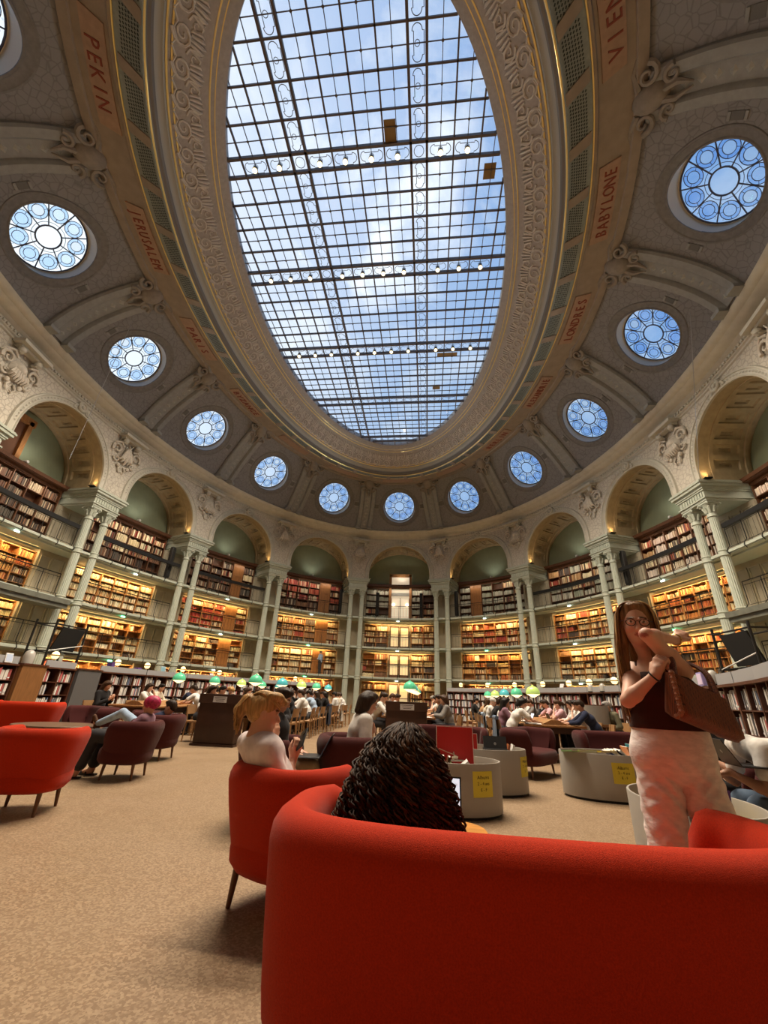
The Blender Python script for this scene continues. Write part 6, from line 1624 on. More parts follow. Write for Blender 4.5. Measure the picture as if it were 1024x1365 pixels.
# linen creases: real displacement along the surface
v = np.array(v); z = v[:, 2]; xx = v[:, 0]
v[:, 1] += .005 * np.sin(z * 95 + 5 * np.sin(xx * 23)) * np.exp(-((z - .83) / .12) ** 2) + .003 * np.sin(z * 60 + xx * 70) * (z < .95); v[:, 0] += .003 * np.sin(z * 70 + 3 * np.sin(v[:, 1] * 40)) * (z < .95)
ZC = J['waist'].z + .015; v[:, 2] = np.minimum(v[:, 2], ZC)
tr = link('trousers', np_mesh('trousers', v, f), M_LINEN, sw)
mb = MB(); wp = [J['waist'] - V((0, 0, .03)) + V((.116 * math.cos(w_), .116 * math.sin(w_), -.005)) for w_ in [2 * PI * i / 28 for i in range(28)]]; mb.tube(wp, .006, 6, closed=True); mb.build('waistband', M_LINEN, tr)
v, f = surfnet(shoe_mb(J, 1.0), .01); link('shoes', np_mesh('shoes', v, f), CL['tan'], sw)
H_ = lambda x, y, z: J['head'] + J['R'] @ V((x, y, z))
hp = [elp(H_(0, -.022, .042), J['R'], (.084, .098, .088), .02), elp(H_(0, -.06, -.01), J['R'], (.076, .062, .08), .03), cap(H_(0, -.08, 0), H_(0, -.10, -.26), .065, .05, .04)]
for sg in (-1, 1): hp += [cap(H_(sg * .068, -.005, .055), H_(sg * .083, .0, -.1), .026, .03, .03), cap(H_(sg * .083, -.01, -.1), H_(sg * .085, .02, -.28 if sg < 0 else -.44), .032, .026, .03)]
hp += [elp(H_(0, .02, .112), J['R'], (.05, .04, .02), .03)]
hp += [sub(H_(0, .088, -.012), J['R'], (.062, .07, .094), .012)]
M_HL = mat('hair_honey', (.20, .105, .045), .42, var=.5, vscale=50, aniso=(1, 1, .1), bump=.6, bscale=120, spec=.2); M_HL2 = mat('hair_light', (.40, .25, .11), .42, var=.4, vscale=50, aniso=(1, 1, .1), spec=.2)
v, f = surfnet(hp, .007); hb = link('hair', np_mesh('hair', v, f), M_HL, sw)
def wave(i, k):
    sg = -1 if k % 2 else 1; a = RS.uniform(.1, 1.0); ph = RS.uniform(0, 6); L = RS.uniform(.38, .54) if sg > 0 else RS.uniform(.24, .33)
    y0 = RS.uniform(-.07, .03); out = []
    for q in range(16):
        t_ = q / 15
        if t_ < .3: u = t_ / .3; p = (sg * (.004 + .078 * math.sin(u * PI / 2)), y0 * u + .030 * (1 - u), .134 - .05 * u * u)
        else: u = (t_ - .3) / .7; p = (sg * (.084 + .02 * math.sin(u * 3) + .012 * a), y0 + .012 * math.sin(u * 9 + ph) + .03 * u, .082 - (L + .082) * u)
        out.append(H_(p[0] + sg * .010 * math.sin(t_ * 9 + ph) * t_, p[1], p[2]))
    return out
strands('strands', M_HL, hb, 90, wave, .0048); strands('light_strands', M_HL2, hb, 60, wave, .0046)
glasses(J, 1.0, sw, M_DARK)
mb = MB(); d_ = unit(J['wrR'] - J['elR']); a_ = d_.orthogonal().normalized(); b_ = d_.cross(a_); mb.tube([J['wrR'] - d_ * .01 + (a_ * math.cos(2 * PI * i / 18) + b_ * math.sin(2 * PI * i / 18)) * .029 for i in range(18)], .004, 5, closed=True); mb.build('bracelet', M_DARK, sw)
mb = MB(); d_ = unit(J['wrL'] - J['elL']); a_ = d_.orthogonal().normalized(); b_ = d_.cross(a_); mb.tube([J['wrL'] - d_ * .01 + (a_ * math.cos(2 * PI * i / 18) + b_ * math.sin(2 * PI * i / 18)) * .029 for i in range(18)], .005, 5, closed=True); mb.build('wrist_watch', M_BRASS, sw)
# the bag
M_WOV = mat('woven_leather', (.20, .060, .022), .5)
def _wov():
    g = G(M_WOV); p = g.N['Principled BSDF']; tc = g.n('ShaderNodeTexCoord').outputs['Object']
    mp = g.n('ShaderNodeMapping', {0: tc, 2: (0, 0, PI / 4), 3: (1, 1, 1)}).outputs[0]
    br = g.n('ShaderNodeTexBrick', {'Vector': mp, 'Scale': 42.0, 'Mortar Size': .03, 'Color1': (.21, .062, .022, 1), 'Color2': (.15, .042, .016, 1), 'Mortar': (.06, .02, .01, 1)})
    g.L.new(br.outputs[0], p.inputs['Base Color']); b = g.n('ShaderNodeBump', {'Strength': .6, 'Distance': .004, 'Height': br.outputs['Fac']}, invert=True); g.L.new(b.outputs[0], p.inputs['Normal'])
_wov()
tl, bl, br_, tr_ = at_y(889, 896, -12.03), at_y(897, 954, -12.03), at_y(983, 990, -11.93), at_y(966, 935, -11.93)
bag = empty('shoulder_bag', bl); tag(bag, 'brown woven leather shoulder bag hanging on the standing woman', 'bag'); nrm_ = unit((br_ - bl).cross(tl - bl)); nrm_ = nrm_ if nrm_.y < 0 else -nrm_
mb = MB(); rings = []
NU, NV = 16, 10
def bagp(u, v, sd):
    p = bl.lerp(br_, u).lerp(tl.lerp(tr_, u), v); e = min(1, u / .10, (1 - u) / .10); e = math.sqrt(max(0, 1 - (1 - e) ** 2)); th = (.075 - .04 * v) * (.35 + .65 * e) * (min(1, v / .12) ** .5 * .6 + .4)
    return p + nrm_ * sd * th - bl
for i in range(NU + 1):
    u = i / NU; rings.append([bagp(u, j / NV, 1) for j in range(NV + 1)] + [bagp(u, 1 - j / NV, -1) for j in range(NV + 1)])
mb.loft(rings); mb.build('bag_body', M_WOV, bag, ang=70)
mb = MB()
for j in range(17):
    v_ = j / 16; c_ = bagp(.012, v_, 1.05); mb.lathe([(0, .014), (.011, .008), (.013, 0), (.011, -.008), (0, -.014)], 6, c_, rotx(.5) @ roty(.6 if j % 2 else -.6))
mb.build('braided_seam', mat('braid_leather', (.27, .10, .045), .5), bag)
for q, o_ in enumerate((.03, -.03)):
    mb = MB(); a_ = tl.lerp(tr_, .12) + nrm_ * o_ * .4; b_ = tl.lerp(tr_, .86) + nrm_ * o_ * .4; tp_ = J['shL'].lerp(J['neck'], .3) + V((0, -.01 + o_ * .3, .075))
    P0 = [a_, a_.lerp(tp_, .4) + V((-.02, -.05, .02)), tp_ + V((-.03, -.05, -.01)), tp_, tp_ + V((.03, .05, -.02)), b_.lerp(tp_, .45) + V((.05, -.03, .03)), b_]
    pts = []
    for i in range(len(P0) - 1):
        for t_ in range(5): pts.append(P0[i].lerp(P0[i + 1], t_ / 5))
    pts.append(P0[-1])
    for _ in range(3): pts = [pts[0]] + [(pts[i - 1] + pts[i] * 2 + pts[i + 1]) / 4 for i in range(1, len(pts) - 1)] + [pts[-1]]
    mb.tube([p - bl for p in pts], .011, 6); mb.build('strap', M_WOV, bag)
# ---- blonde girl with a phone in the orange armchair
J = {}; fwd = V((.62, .78, 0)); rt = V((.78, -.62, 0)); hp0 = V((1.36, -11.13, .50))
J['hipL'], J['hipR'] = hp0 - rt * .085, hp0 + rt * .085; J['neck'] = at_y(340, 979, -11.28); J['head'] = at_y(353, 951, -11.26); J['R'] = head_frame((.92, .36, -.22))
J['waist'] = hp0 + V((-.02, -.07, .16)); J['chest'] = J['neck'] * .62 + J['waist'] * .38; J['shL'], J['shR'] = J['neck'] - rt * .15 + V((0, 0, -.06)) + fwd * .03, J['neck'] + rt * .155 + V((0, 0, -.065)) + fwd * .02
J['elL'] = J['shL'] + V((.12, .15, -.22)); J['wrL'] = at_y(365, 988, -11.10); J['hdL'] = ((.12, -.05, .95), (-.8, .2, .3), .9, .6)
J['elR'] = J['shR'] + V((.15, .02, -.25)); J['wrR'] = at_y(391, 1012, -11.16); J['hdR'] = ((.25, .05, .95), (-.6, .75, .2), .75, .8)
J['knL'], J['knR'] = hp0 + fwd * .44 - rt * .1, hp0 + fwd * .44 + rt * .1; J['anL'], J['anR'] = hp0 + fwd * .45 - rt * .1 - V((0, 0, .415)), hp0 + fwd * .45 + rt * .1 - V((0, 0, .415)); J['toL'], J['toR'] = J['anL'] + fwd * .16 - V((0, 0, .05)), J['anR'] + fwd * .16 - V((0, 0, .05))
S_ = 1.04
hs = [elp(J['head'] + J['R'] @ V((0, -.022, .044)), J['R'], (.086, .102, .09), .02), elp(J['head'] + J['R'] @ V((0, -.06, -.0)), J['R'], (.072, .06, .075), .03)]
Hh = lambda x, y, z: J['head'] + J['R'] @ (V((x, y, z)) * S_)
hs += [elp(Hh(0, -.115, .03), J['R'], (.035, .05, .05), .03), cap(Hh(0, -.14, .05), Hh(.0, -.165, -.02), .038, .034, .03), cap(Hh(0, -.165, -.02), Hh(0, -.13, -.13), .034, .012, .03)]
hs += [elp(Hh(x, y, z), J['R'], (.038, .045, .03), .02) for x, y, z in ((.03, .05, .115), (-.03, .05, .115), (0, .085, .09), (.05, .02, .11), (-.05, 0, .11))]
hs += [sub(Hh(0, .09, -.04), J['R'], (.06, .06, .09), .012)]
bl_ = mesh_person(J, S_, True, 'blonde girl in a white T-shirt holding a phone in the orange armchair', dict(shirt=cloth('white_tee', (.70, .62, .62)), trousers=CL['khaki'], shoes=CL['white'], hair=HR['blond']), shirt=shirt_prims(J, S_, .62, .008, True), trousers=trouser_prims(J, S_, .9), hair=hs, h=.0065, skin=(.60, .33, .22))
hb = [c for c in bl_.children if c.name.startswith('hair')][0]
def swept(i, k):
    a = RS.uniform(-1.35, 1.35); z0 = RS.uniform(.0, 1); out = []
    for q in range(12):
        t_ = q / 11; w_ = a * (1 - t_ * .85); rr = 1.06 + .03 * math.sin(k + t_ * 7)
        y = .085 - .23 * t_; rad = math.sqrt(max(.02, 1 - ((y + .02) / .118) ** 2)); el_ = .35 + 1.2 * (1 - abs(w_) / 1.6)
        out.append(Hh(.086 * rr * rad * math.sin(w_), y, .035 + .092 * rr * rad * math.cos(w_) * (1 if abs(w_) < 1.3 else .8)))
    return out
strands('strands', HR['blond'], hb, 110, swept, .0048); strands('light_strands', mat('hair_gold', (.55, .34, .13), .4, spec=.5), hb, 50, swept, .0046)
def loose(i, k):
    a = RS.uniform(-.03, .03); out = []
    for q in range(10): t_ = q / 9; out.append(Hh(a + RS.uniform(-.004, .004) + .02 * math.sin(t_ * 4 + k), -.13 - .05 * math.sin(t_ * PI) + RS.uniform(-.008, .008), .075 - .22 * t_ * RS.uniform(.8, 1.1)))
    return out
strands('ponytail_strands', HR['blond'], hb, 50, loose, .0045)
mb = MB(); mb.tube([J['wrL'] + V((.026 * math.cos(2 * PI * i / 16), .026 * math.sin(2 * PI * i / 16), .0)) for i in range(16)], .004, 5, closed=True); mb.build('bracelet', M_DARK, bl_)
ph = empty('phone', at_y(403, 985, -11.15)); tag(ph, 'dark smartphone in the hand of the blonde girl', 'phone'); M_ = basis(V((.55, -.6, -.55)).normalized(), V((.3, .78, -.55)).normalized(), V((.55, -.6, -.55)).normalized().cross(V((.3, .78, -.55)).normalized()))
xa = unit((.62, -.45, .45)); za = unit(V((.1, .6, .75)) - xa * V((.1, .6, .75)).dot(xa)); ya = za.cross(xa); M_ = basis(xa, ya, za)
mb = MB(); mb.loft([[M_ @ V((p.x, p.z, p.y)) for p in q] for q in rbox(.037, .075, .0045, .004, 2)]); mb.build('body', M_DARK, ph); mb = MB(); mb.box(M_ @ V((0, .005, 0)), (.066, .001, .14), M_); mb.build('screen', M_SCRD, ph, smooth=False); mb = MB(); mb.box(M_ @ V((.015, -.006, .05)), (.03, .003, .035), M_); mb.build('camera_bump', M_POST, ph, smooth=False)
# ---- curly haired woman on the sofa, seen from behind
J = seated(.40, -.04, (0.1, 1, -.35), 'lap', True); J = {k: (V(v) + V((2.22, -12.27, 0)) + V((0, 0, -.16)) if isinstance(v, Vector) and k[:2] not in ('an', 'to', 'kn', 'hi') else (V(v) + V((2.22, -12.27, 0)) if isinstance(v, Vector) else v)) for k, v in J.items()}
J['head'] = at_y(541, 1008, -12.30); J['neck'] = J['head'] + V((0, -.03, -.13))
cw = mesh_person(J, .98, True, 'woman with very long dark curly hair on the orange sofa, from behind', dict(shirt=CL['black'], trousers=CL['denim'], shoes=CL['white']), shirt=shirt_prims(J, .98, 1.6, .014, True), trousers=trouser_prims(J, .98), h=.012, skin=SK[1])
HC = J['head']; hm = [elp(HC + V((0, -.03, .02)), basis((1, 0, 0), (0, 1, 0), (0, 0, 1)), (.10, .115, .105), .04), cap(HC + V((0, -.05, -.02)), HC + V((-.02, -.06, -.2)), .10, .115, .06)]
for sg in (-1, 1): hm += [cap(HC + V((sg * .05, -.03, 0)), HC + V((sg * .11 - .03, -.05, -.24)), .075, .075, .06)]
hm += [sub(HC + V((0, .12, -.06)), basis((1, 0, 0), (0, 1, 0), (0, 0, 1)), (.07, .08, .11), .02)]
M_CURL = mat('hair_espresso', (.026, .012, .007), .55, var=.5, vscale=30, spec=.12); v, f = surfnet(hm, .011); hb = link('hair', np_mesh('hair', v, f), M_CURL, cw)
def curl(i, k):
    a = PI * (1.0 + RS.random()) if k % 4 else RS.choice((PI * .9, PI * 2.1)) + RS.uniform(-.1, .1)
    st = RS.random() ** .7; ph = RS.uniform(0, 6.3); turns = RS.uniform(4.5, 7.5); amp = RS.uniform(.011, .024); L = RS.uniform(.34, .50) - .05 * st; out = []
    lat = 1.4 * st
    r0 = V((.112 * math.cos(a) * math.sin(lat + .15), -.03 + .12 * math.sin(a) * math.sin(lat + .15), .015 + .118 * math.cos(lat + .15)))
    ex = (.27 * (.55 + .45 * st) if abs(math.cos(a)) > .3 else .12 + .14 * RS.random()) * (1.16 if math.cos(a) < 0 else 1.0)
    r1 = V((math.cos(a) * ex * RS.uniform(.75, 1.05) - .02, -.05 + math.sin(a) * .20 * RS.uniform(.8, 1.05), r0.z - L))
    n_ = 34
    for q in range(n_):
        t_ = q / (n_ - 1); e = t_ ** .62; b_ = V((r0.x + (r1.x - r0.x) * e * (1.15 - .15 * t_), r0.y + (r1.y - r0.y) * (t_ ** .6), r0.z + (r1.z - r0.z) * t_ + .03 * math.sin(PI * t_) * (1 - st)))
        am = amp * min(1, t_ * 3.5) ; w_ = ph + 2 * PI * turns * t_; tg = V((math.cos(a), math.sin(a), 0)); sd_ = V((-math.sin(a), math.cos(a), 0))
        out.append(HC + b_ + tg * am * math.cos(w_) + sd_ * am * math.sin(w_))
    return out
strands('curls', M_CURL, hb, 520, curl, .0058, 4, .55); strands('brown_curls', mat('hair_chestnut', (.085, .040, .020), .55, spec=.12), hb, 170, curl, .0056, 4, .55)
# ---- woman with glasses and a laptop in the plum armchair
def place_J(J, loc, rz):
    Rz = rotz(rz); L = V(loc); out = {}
    for k, v in J.items():
        if k == 'R': out[k] = (Rz @ v)
        elif isinstance(v, Vector): out[k] = Rz @ v + L
        else: out[k] = tuple([tuple(Rz @ V(v[0])), tuple(Rz @ V(v[1]))] + list(v[2:]))
    return out
J = seated(.40, .10, (-.10, 1, -.42), 'lap', True); J['elL'] = V((-.2, .13, .66)); J['wrL'] = V((-.03, .26, .84)); J['hdL'] = ((.25, -.25, .9), (.2, -1, .1), .8, .6)
J = place_J(J, (1.50, -9.2, 0), -1.15)
gw = mesh_person(J, 1.0, True, 'dark haired woman in glasses and white blouse in the plum armchair', dict(shirt=CL['white'], trousers=CL['charcoal'], shoes=CL['black'], hair=HR['dark']), shirt=shirt_prims(J, 1.0, .75, .02, True), trousers=trouser_prims(J), hair=hair_prims(J['head'], J['R'], 1.0, 'bob'), h=.0085, skin=(.60, .34, .23))
glasses(J, 1.0, gw, M_DARK)
laptop('laptop', 'silver laptop on the lap of the woman in glasses', (1.92, -9.02, .625), -1.15, 1.95, .31, .21, M_LAPS)
# ---- reclining reader beyond the blonde girl, laptop on the knees
J = place_J(seated(.40, -.06, (.1, 1, -.5), 'lap', False), (.70, -9.42, 0), -1.45)
mesh_person(J, 1.0, False, 'reader with laptop on the knees, half hidden behind the blonde girl', dict(shirt=CL['charcoal'], trousers=CL['khaki'], shoes=CL['black'], hair=HR['dark']), shirt=shirt_prims(J, 1.0, 1.7), trousers=trouser_prims(J), hair=hair_prims(J['head'], J['R'], 1.0, 'short'), h=.011)
laptop('laptop', 'dark laptop on the knees of the reader behind the blonde girl', (1.12, -9.52, .60), -1.45, 2.05, .33, .23, M_LAPD, M_SCRD)
# ---- pink haired reader in the plum armchair at left
J = seated(.40, -.16, (0, 1, -.25), 'lap', True, .98)
J['head'] = V((0, -.14, .94)); J['neck'] = V((0, -.14, .81)); J['shL'], J['shR'] = V((-.15, -.13, .76)), V((.15, -.13, .76)); J['chest'] = V((0, -.12, .68)); J['waist'] = V((0, -.08, .58)); J['hipL'], J['hipR'] = V((-.085, .02, .49)), V((.085, .02, .49))
J['elL'], J['elR'] = V((-.23, .02, .60)), V((.23, .02, .60)); J['wrL'], J['wrR'] = V((-.1, .24, .64)), V((.1, .24, .64)); J['knL'], J['knR'] = V((-.12, .47, .53)), V((.12, .46, .53)); J['anL'], J['anR'] = V((-.13, .58, .085)), V((.14, .50, .085)); J['toL'], J['toR'] = V((-.15, .76, .035)), V((.17, .68, .035))
J = place_J(J, (-2.02, -7.85, 0), 1.78)
pp = [elp(J['head'] + J['R'] @ V((0, -.02, .04)), J['R'], (.10, .115, .10), .02), elp(J['head'] + J['R'] @ V((0, -.08, .02)), J['R'], (.08, .07, .08), .03), sub(J['head'] + J['R'] @ V((0, .09, -.04)), J['R'], (.065, .07, .09), .015)]
pk = mesh_person(J, .98, True, 'reader with pink hair reclining in the plum armchair, dark flared trousers and sandals', dict(shirt=CL['mauve'], trousers=CL['charcoal'], shoes=M_POST, hair=mat('pink_hair', (.42, .02, .09), .5, var=.5, vscale=30, bump=.5, bscale=40)), shirt=shirt_prims(J, .98, 1.7), trousers=trouser_prims(J, .98, .8, .014, .03), shoes=False, hair=pp, h=.011)
mb = MB()
for q in 'LR':
    a, t = J['an' + q], J['to' + q]; d_ = unit(V((t.x - a.x, t.y - a.y, 0))); s_ = V((-d_.y, d_.x, 0)); c_ = V((a.x, a.y, 0)) + d_ * .06
    mb.loft([[c_ + d_ * (x * .135) + s_ * (y * .045) + V((0, 0, z)) for x, y in ((-1, -.7), (-.9, -.9), (.6, -1), (1, -.5), (1, .5), (.6, 1), (-.9, .9), (-1, .7))] for z in (.002, .022)])
    for o in (.0, .08): mb.tube([c_ + d_ * o + s_ * .045 + V((0, 0, .02)), c_ + d_ * o + V((0, 0, .085 - o * .25)), c_ + d_ * o - s_ * .045 + V((0, 0, .02))], .014, 6)
mb.build('sandals', M_POST, pk)
# ---- reader in pale jeans stretching a leg onto the low table
J = seated(.40, -.18, (0, 1, -.3), 'lap', False)
J['head'] = V((0, -.34, .86)); J['neck'] = V((0, -.27, .74)); J['shL'], J['shR'] = V((-.17, -.22, .70)), V((.17, -.22, .70)); J['chest'] = V((0, -.18, .63)); J['waist'] = V((0, -.07, .55)); J['hipL'], J['hipR'] = V((-.09, .06, .48)), V((.09, .06, .48))
J['elL'], J['elR'] = V((-.25, 0, .56)), V((.25, 0, .56)); J['wrL'], J['wrR'] = V((-.1, .2, .6)), V((.1, .2, .6)); J['knL'], J['knR'] = V((-.1, .50, .74)), V((.12, .48, .56)); J['anL'], J['anR'] = V((-.1, .95, .53)), V((.14, .60, .085)); J['toL'], J['toR'] = V((-.12, 1.02, .66)), V((.17, .77, .035))
J = place_J(J, (-2.88, -6.18, 0), 1.62)
mesh_person(J, 1.0, False, 'reclining reader in pale jeans with one foot up on the low table', dict(shirt=CL['navy'], trousers=CL['lightblue'], shoes=CL['brown'], hair=HR['dark']), shirt=shirt_prims(J, 1.0, 1.7), trousers=trouser_prims(J, 1.0, .92), hair=hair_prims(J['head'], J['R'], 1.0, 'short'), h=.012)
# ---- two readers at the right edge
J = seated(.43, .30, (-.2, 1, -.8), 'lap', False); J['head'] = V((.05, .52, 1.12)); J['neck'] = V((.03, .40, 1.03)); J['shL'] += V((0, .06, -.04)); J['shR'] += V((0, .06, -.04)); J['elL'], J['elR'] = V((-.24, .42, .66)), V((.25, .40, .66)); J['wrL'], J['wrR'] = V((-.1, .58, .76)), V((.12, .58, .76))
J = place_J(J, (5.32, -10.25, 0), 1.47)
mesh_person(J, 1.0, False, 'reader in white T-shirt and blue jeans at the right edge, bending over a tablet', dict(shirt=CL['white'], trousers=CL['denim'], shoes=CL['white'], hair=HR['black']), shirt=shirt_prims(J, 1.0, .6, .018), trousers=trouser_prims(J, 1.0, .95, .022, .012), hair=hair_prims(J['head'], J['R'], 1.0, 'short'), h=.009, skin=SK[2])
laptop('tablet_computer', 'dark tablet on the knees of the reader in jeans', at_y(997, 1022, -10.35), 1.47, 2.1, .27, .2, M_LAPD, M_SCRD)
J = place_J(seated(.40, .12, (.1, 1, -.6), 'phone', False), (5.42, -9.35, 0), 1.5)
mesh_person(J, 1.0, False, 'reader in black trousers holding a newspaper behind the handbag', dict(shirt=CL['black'], trousers=CL['black'], shoes=CL['black'], hair=HR['dark']), shirt=shirt_prims(J, 1.0, .6), trousers=trouser_prims(J), hair=hair_prims(J['head'], J['R'], 1.0, 'short'), h=.011)
mb = MB(); mb.grid(lambda u, v: V(((u - .5) * .42, .05 * abs(u - .5), (v - .5) * .28)), 8, 2); mb.grid(lambda u, v: V(((.5 - u) * .42, .05 * abs(u - .5) + .006, (v - .5) * .28)), 8, 2)
o = mb.build('newspaper', CM['white']); o.location = V((4.94, -9.33, .80)); o.rotation_euler = (1.05, 0, 1.5 - PI); tag(o, 'open newspaper held behind the bag of the standing woman', 'newspaper')
# ---- attendant on the lowest gallery, and a man by the right bookcase
def standing(fem=False):
    return dict(hipL=V((-.085, 0, .93)), hipR=V((.085, 0, .93)), waist=V((0, .01, 1.09)), chest=V((0, .01, 1.27)), neck=V((0, 0, 1.46)), shL=V((-.18, 0, 1.41)), shR=V((.18, 0, 1.41)), head=V((0, .03, 1.60)), R=head_frame((0, 1, -.3)), elL=V((-.24, .03, 1.13)), elR=V((.24, .03, 1.13)), wrL=V((-.12, .2, 1.12)), wrR=V((.14, .2, 1.14)), hdL=((.4, 1, .1), (0, -.2, -1), .6), hdR=((-.4, 1, .1), (0, -.2, -1), .6),
                knL=V((-.1, .01, .50)), knR=V((.1, .01, .50)), anL=V((-.1, -.02, .085)), anR=V((.11, -.02, .085)), toL=V((-.13, .16, .035)), toR=V((.14, .16, .035)))
dm = person_meshes('stand', standing(), 1.0, False, 1.7, 'short', .014)
p = Q(-1, 1.2, .75, 2.6); place_person(dm, dict(skin=MSK[0], shirt=CL['lightblue'], trousers=CL['charcoal'], shoes=CL['black'], hair=HR['grey']), p, 1.2, 'attendant in pale blue shirt standing on the lowest gallery by the wooden door')
J = seated(.46, .12, (.2, 1, -.5), 'lap', False); d2 = person_meshes('stool', J, 1.0, False, 1.7, 'short', .015)
place_person(d2, dict(skin=MSK[1], shirt=CL['olive'], trousers=CL['charcoal'], shoes=CL['white'], hair=HR['grey']), (7.15, -2.1, 0), 1.9, 'older man in a grey green jacket seated beside the right low bookcase')
chair(7.17, -2.1, 1.9, 'oak chair of the older man beside the right low bookcase')
r = empty('grey_drum_stand', (6.62, -2.0, 0)); tag(r, 'grey curved screen on a slatted wooden base beside the older man', 'stand')
mb = MB(); mb.lathe([(.42, .78), (.42, 1.2), (.40, 1.2), (.40, .78)], 28); mb.build('curved_screen', M_DRUM, r)
mb = MB(); mb.lathe([(.40, .70), (.46, .72), (.46, .77), (.40, .78)], 28); mb.build('rim', M_ENDW, r)
for i in range(22): w_ = 2 * PI * i / 22; mb = MB(); mb.box((.4 * math.cos(w_), .4 * math.sin(w_), .35), (.03, .05, .70), rotz(w_)); mb.build('slat', M_ENDW, r, smooth=False)
# ------------------------------------------------------------------ world and light
w = bpy.data.worlds.new('sky'); SC.world = w; w.use_nodes = True
g = G(w); bg = g.N['Background']
d = g.n('ShaderNodeTexCoord').outputs['Generated']
sx = g.n('ShaderNodeSeparateXYZ', {0: d})
zz = g.math('ADD', g.math('MAXIMUM', sx.outputs[2], 0.02), .12)
cx = g.math('DIVIDE', sx.outputs[0], zz); cy = g.math('DIVIDE', sx.outputs[1], zz)
cv = g.n('ShaderNodeCombineXYZ', {0: cx, 1: cy, 2: 0.0}).outputs[0]
nz = g.n('ShaderNodeTexNoise', {'Vector': cv, 'Scale': 3.2, 'Detail': 9, 'Roughness': .58, 'Distortion': .35}).outputs[0]
cl = g.n('ShaderNodeMapRange', {0: nz, 1: .47, 2: .68, 3: 0.0, 4: 1.0}).outputs[0]
base = g.mix(g.math('MULTIPLY', sx.outputs[2], 1.0), (.50, .67, .87, 1), (.19, .40, .78, 1))
sky_c = g.mix(cl, base, (.72, .81, .91, 1))
sun = V((-.80, .25, .55)).normalized()
dt = g.n('ShaderNodeVectorMath', {0: d, 1: tuple(sun)}, operation='DOT_PRODUCT').outputs['Value']
gl = g.math('POWER', g.math('MAXIMUM', dt, 0.0), 4.0)
sky_c = g.mix(g.math('MULTIPLY', gl, 1.0), sky_c, (1.6, 1.55, 1.45, 1))
s2 = ray(505, 285).normalized()
d2 = g.n('ShaderNodeVectorMath', {0: d, 1: tuple(s2)}, operation='DOT_PRODUCT').outputs['Value']
g2 = g.math('POWER', g.math('MAXIMUM', d2, 0.0), 45.0)
sky_c = g.mix(g.math('MULTIPLY', g2, g.math('ADD', g.math('MULTIPLY', cl, .85), .1)), sky_c, (1.8, 1.75, 1.65, 1))
g.L.new(sky_c, bg.inputs[0]); bg.inputs[1].default_value = SKY_STR
SC.view_settings.view_transform = 'Standard'; SC.view_settings.look = 'None'; SC.view_settings.gamma = 1
SC.view_settings.exposure = EXPO; SC.view_settings.use_curve_mapping = False
SC.cycles.use_denoising = True
SC.cycles.max_bounces = 6; SC.cycles.diffuse_bounces = 3; SC.cycles.glossy_bounces = 2; SC.cycles.transparent_max_bounces = 8; SC.cycles.transmission_bounces = 4
SC.cycles.sample_clamp_indirect = 4.0; SC.cycles.caustics_reflective = False; SC.cycles.caustics_refractive = False
def lamp(name, kind, loc, e, col, size=.2, tgt=None, spot=None, blend=.5, sy=None):
    l = bpy.data.lights.new(name, kind); l.energy = e; l.color = col
    if kind == 'AREA':
        l.size = size
        if sy: l.shape = 'RECTANGLE'; l.size_y = sy
    elif kind in ('POINT', 'SPOT'): l.shadow_soft_size = size
    if kind == 'SPOT': l.spot_size = spot; l.spot_blend = blend
    o = bpy.data.objects.new(name, l); COL.objects.link(o); o.location = loc
    if tgt is not None: o.rotation_euler = (V(tgt) - V(loc)).to_track_quat('-Z', 'Y').to_euler()
    return o
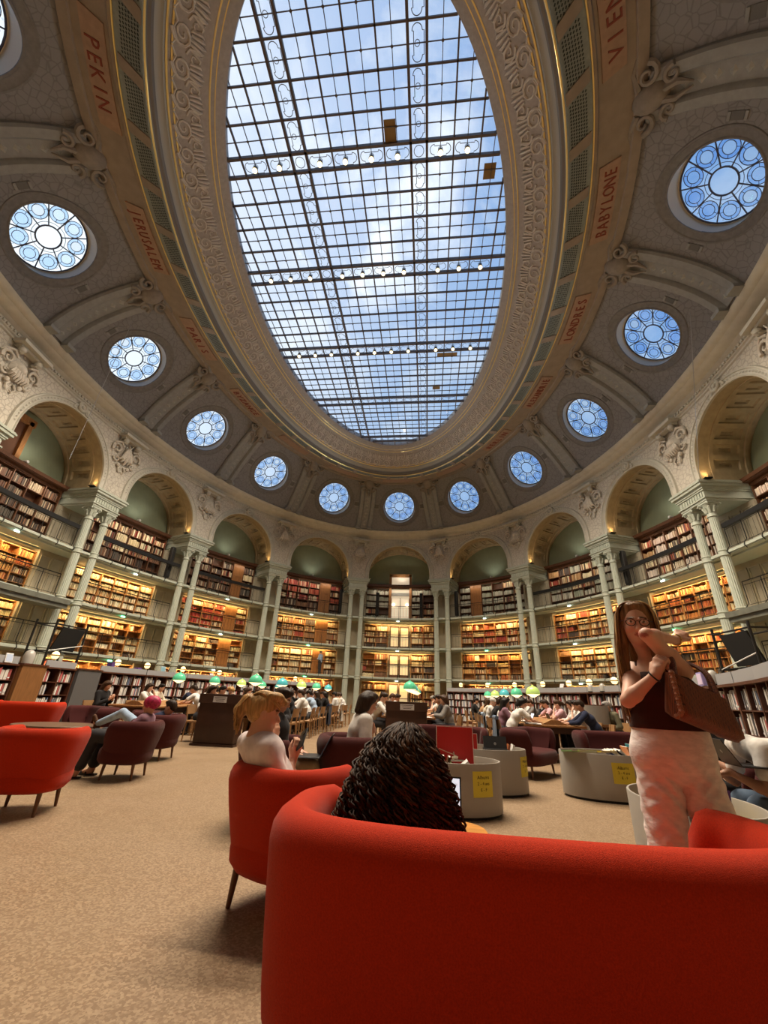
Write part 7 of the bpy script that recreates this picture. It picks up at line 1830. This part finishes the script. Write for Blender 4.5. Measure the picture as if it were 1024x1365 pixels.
# spotlights in the skylight beams
M_BULB = mat('lit_bulb', (1, .9, .7), .3, emit=(1.0, .78, .45), estr=2.4)
M_HOUS = mat('lamp_housing', (.06, .055, .05), .4, metal=.5)
nb = 0
for y in (-6.56, -2.28, 2.28):
    for x in (-4.755, -3.825, -2.9, -1.4, -.47, .47, 1.4, 2.9, 3.825, 4.755):
        if abs(x) > xlim(y) - .35: continue
        nb += 1
        t = empty('ceiling_spotlight', (x, y, ZS - .12))
        row = {-6.56: 'the nearest lit skylight beam', -2.28: 'the middle lit skylight beam', 2.28: 'the farthest lit skylight beam'}[y]
        i = [-4.755, -3.825, -2.9, -1.4, -.47, .47, 1.4, 2.9, 3.825, 4.755].index(x)
        tag(t, 'small glowing spotlight, %s from left on %s' % (ORD2[i], row), 'spotlight', 'spotlights along the skylight beams')
        m1 = MB(); m1.lathe([(.03, .1), (.07, .08), (.09, 0), (.1, -.08), (.085, -.08)], 12); m1.build('housing', M_HOUS, t)
        m2 = MB(); m2.lathe([(0, -.075), (.084, -.07)], 12); m2.lathe([(0.0, -.22), (.05, -.205), (.085, -.16), (.09, -.12), (.06, -.075)], 12); m2.build('bulb', M_BULB, t)
        lamp('spot_lamp', 'SPOT', (x, y, ZS - .36), SPOT_E, (1.0, .83, .62), .09, (x * 1.0, y - .5, 0), 2.5, .5)
# shelf lamps and arch uplights where their fixtures are
for k in BAYS:
    w2 = WID(k) / 2
    for lv in (0, 1, 2):
        z = LV[lv + 1] - .25
        l = lamp('shelf_lamp', 'AREA', Q(k, 0, 1.36, z + .02), SHELF_E, (1.0, .66, .28), 4.6, Q(k, 0, 1.95, z - .9), sy=.06)
    for sg in (-1, 1):
        r = ARK(k); lamp('arch_lamp', 'SPOT', Q(k, sg * (r - .12), OF + .17, ZIMP + .08), ARCH_E, (1.0, .62, .25), .05, Q(k, sg * (r + .1), OF + .3, ZIMP + 2), 1.9, .8)

# cornice projectors washing the lunettes, and the rail lamps over the top shelves
for k in BAYS:
    lamp('projector_lamp', 'SPOT', Q(k, .1, OFC - .5, 10.62), PROJ_E, (1.0, .95, .86), .08, Q(k, .1, OFC + .35, 11.9), 2.0, .9)
    w2 = WID(k) / 2; lamp('rail_lamp', 'AREA', Q(k, 0, OFC - .42, 10.0), RAIL_E, (1.0, .85, .66), 4.6, Q(k, 0, OFC + .1, 8.6), sy=.05)

for k in BAYS:
    if abs(k) <= 4: lamp('ceiling_fill', 'SPOT', Q(k, .1, OFC - .5, 10.62), CEIL_E, (.90, .95, 1.0), .08, P(k, -22, 16.2) if abs(k) > 2 else P(k, -26, 16.5), 1.25, .7)  # extra cool spots added to brighten and neutralise the warm ceiling
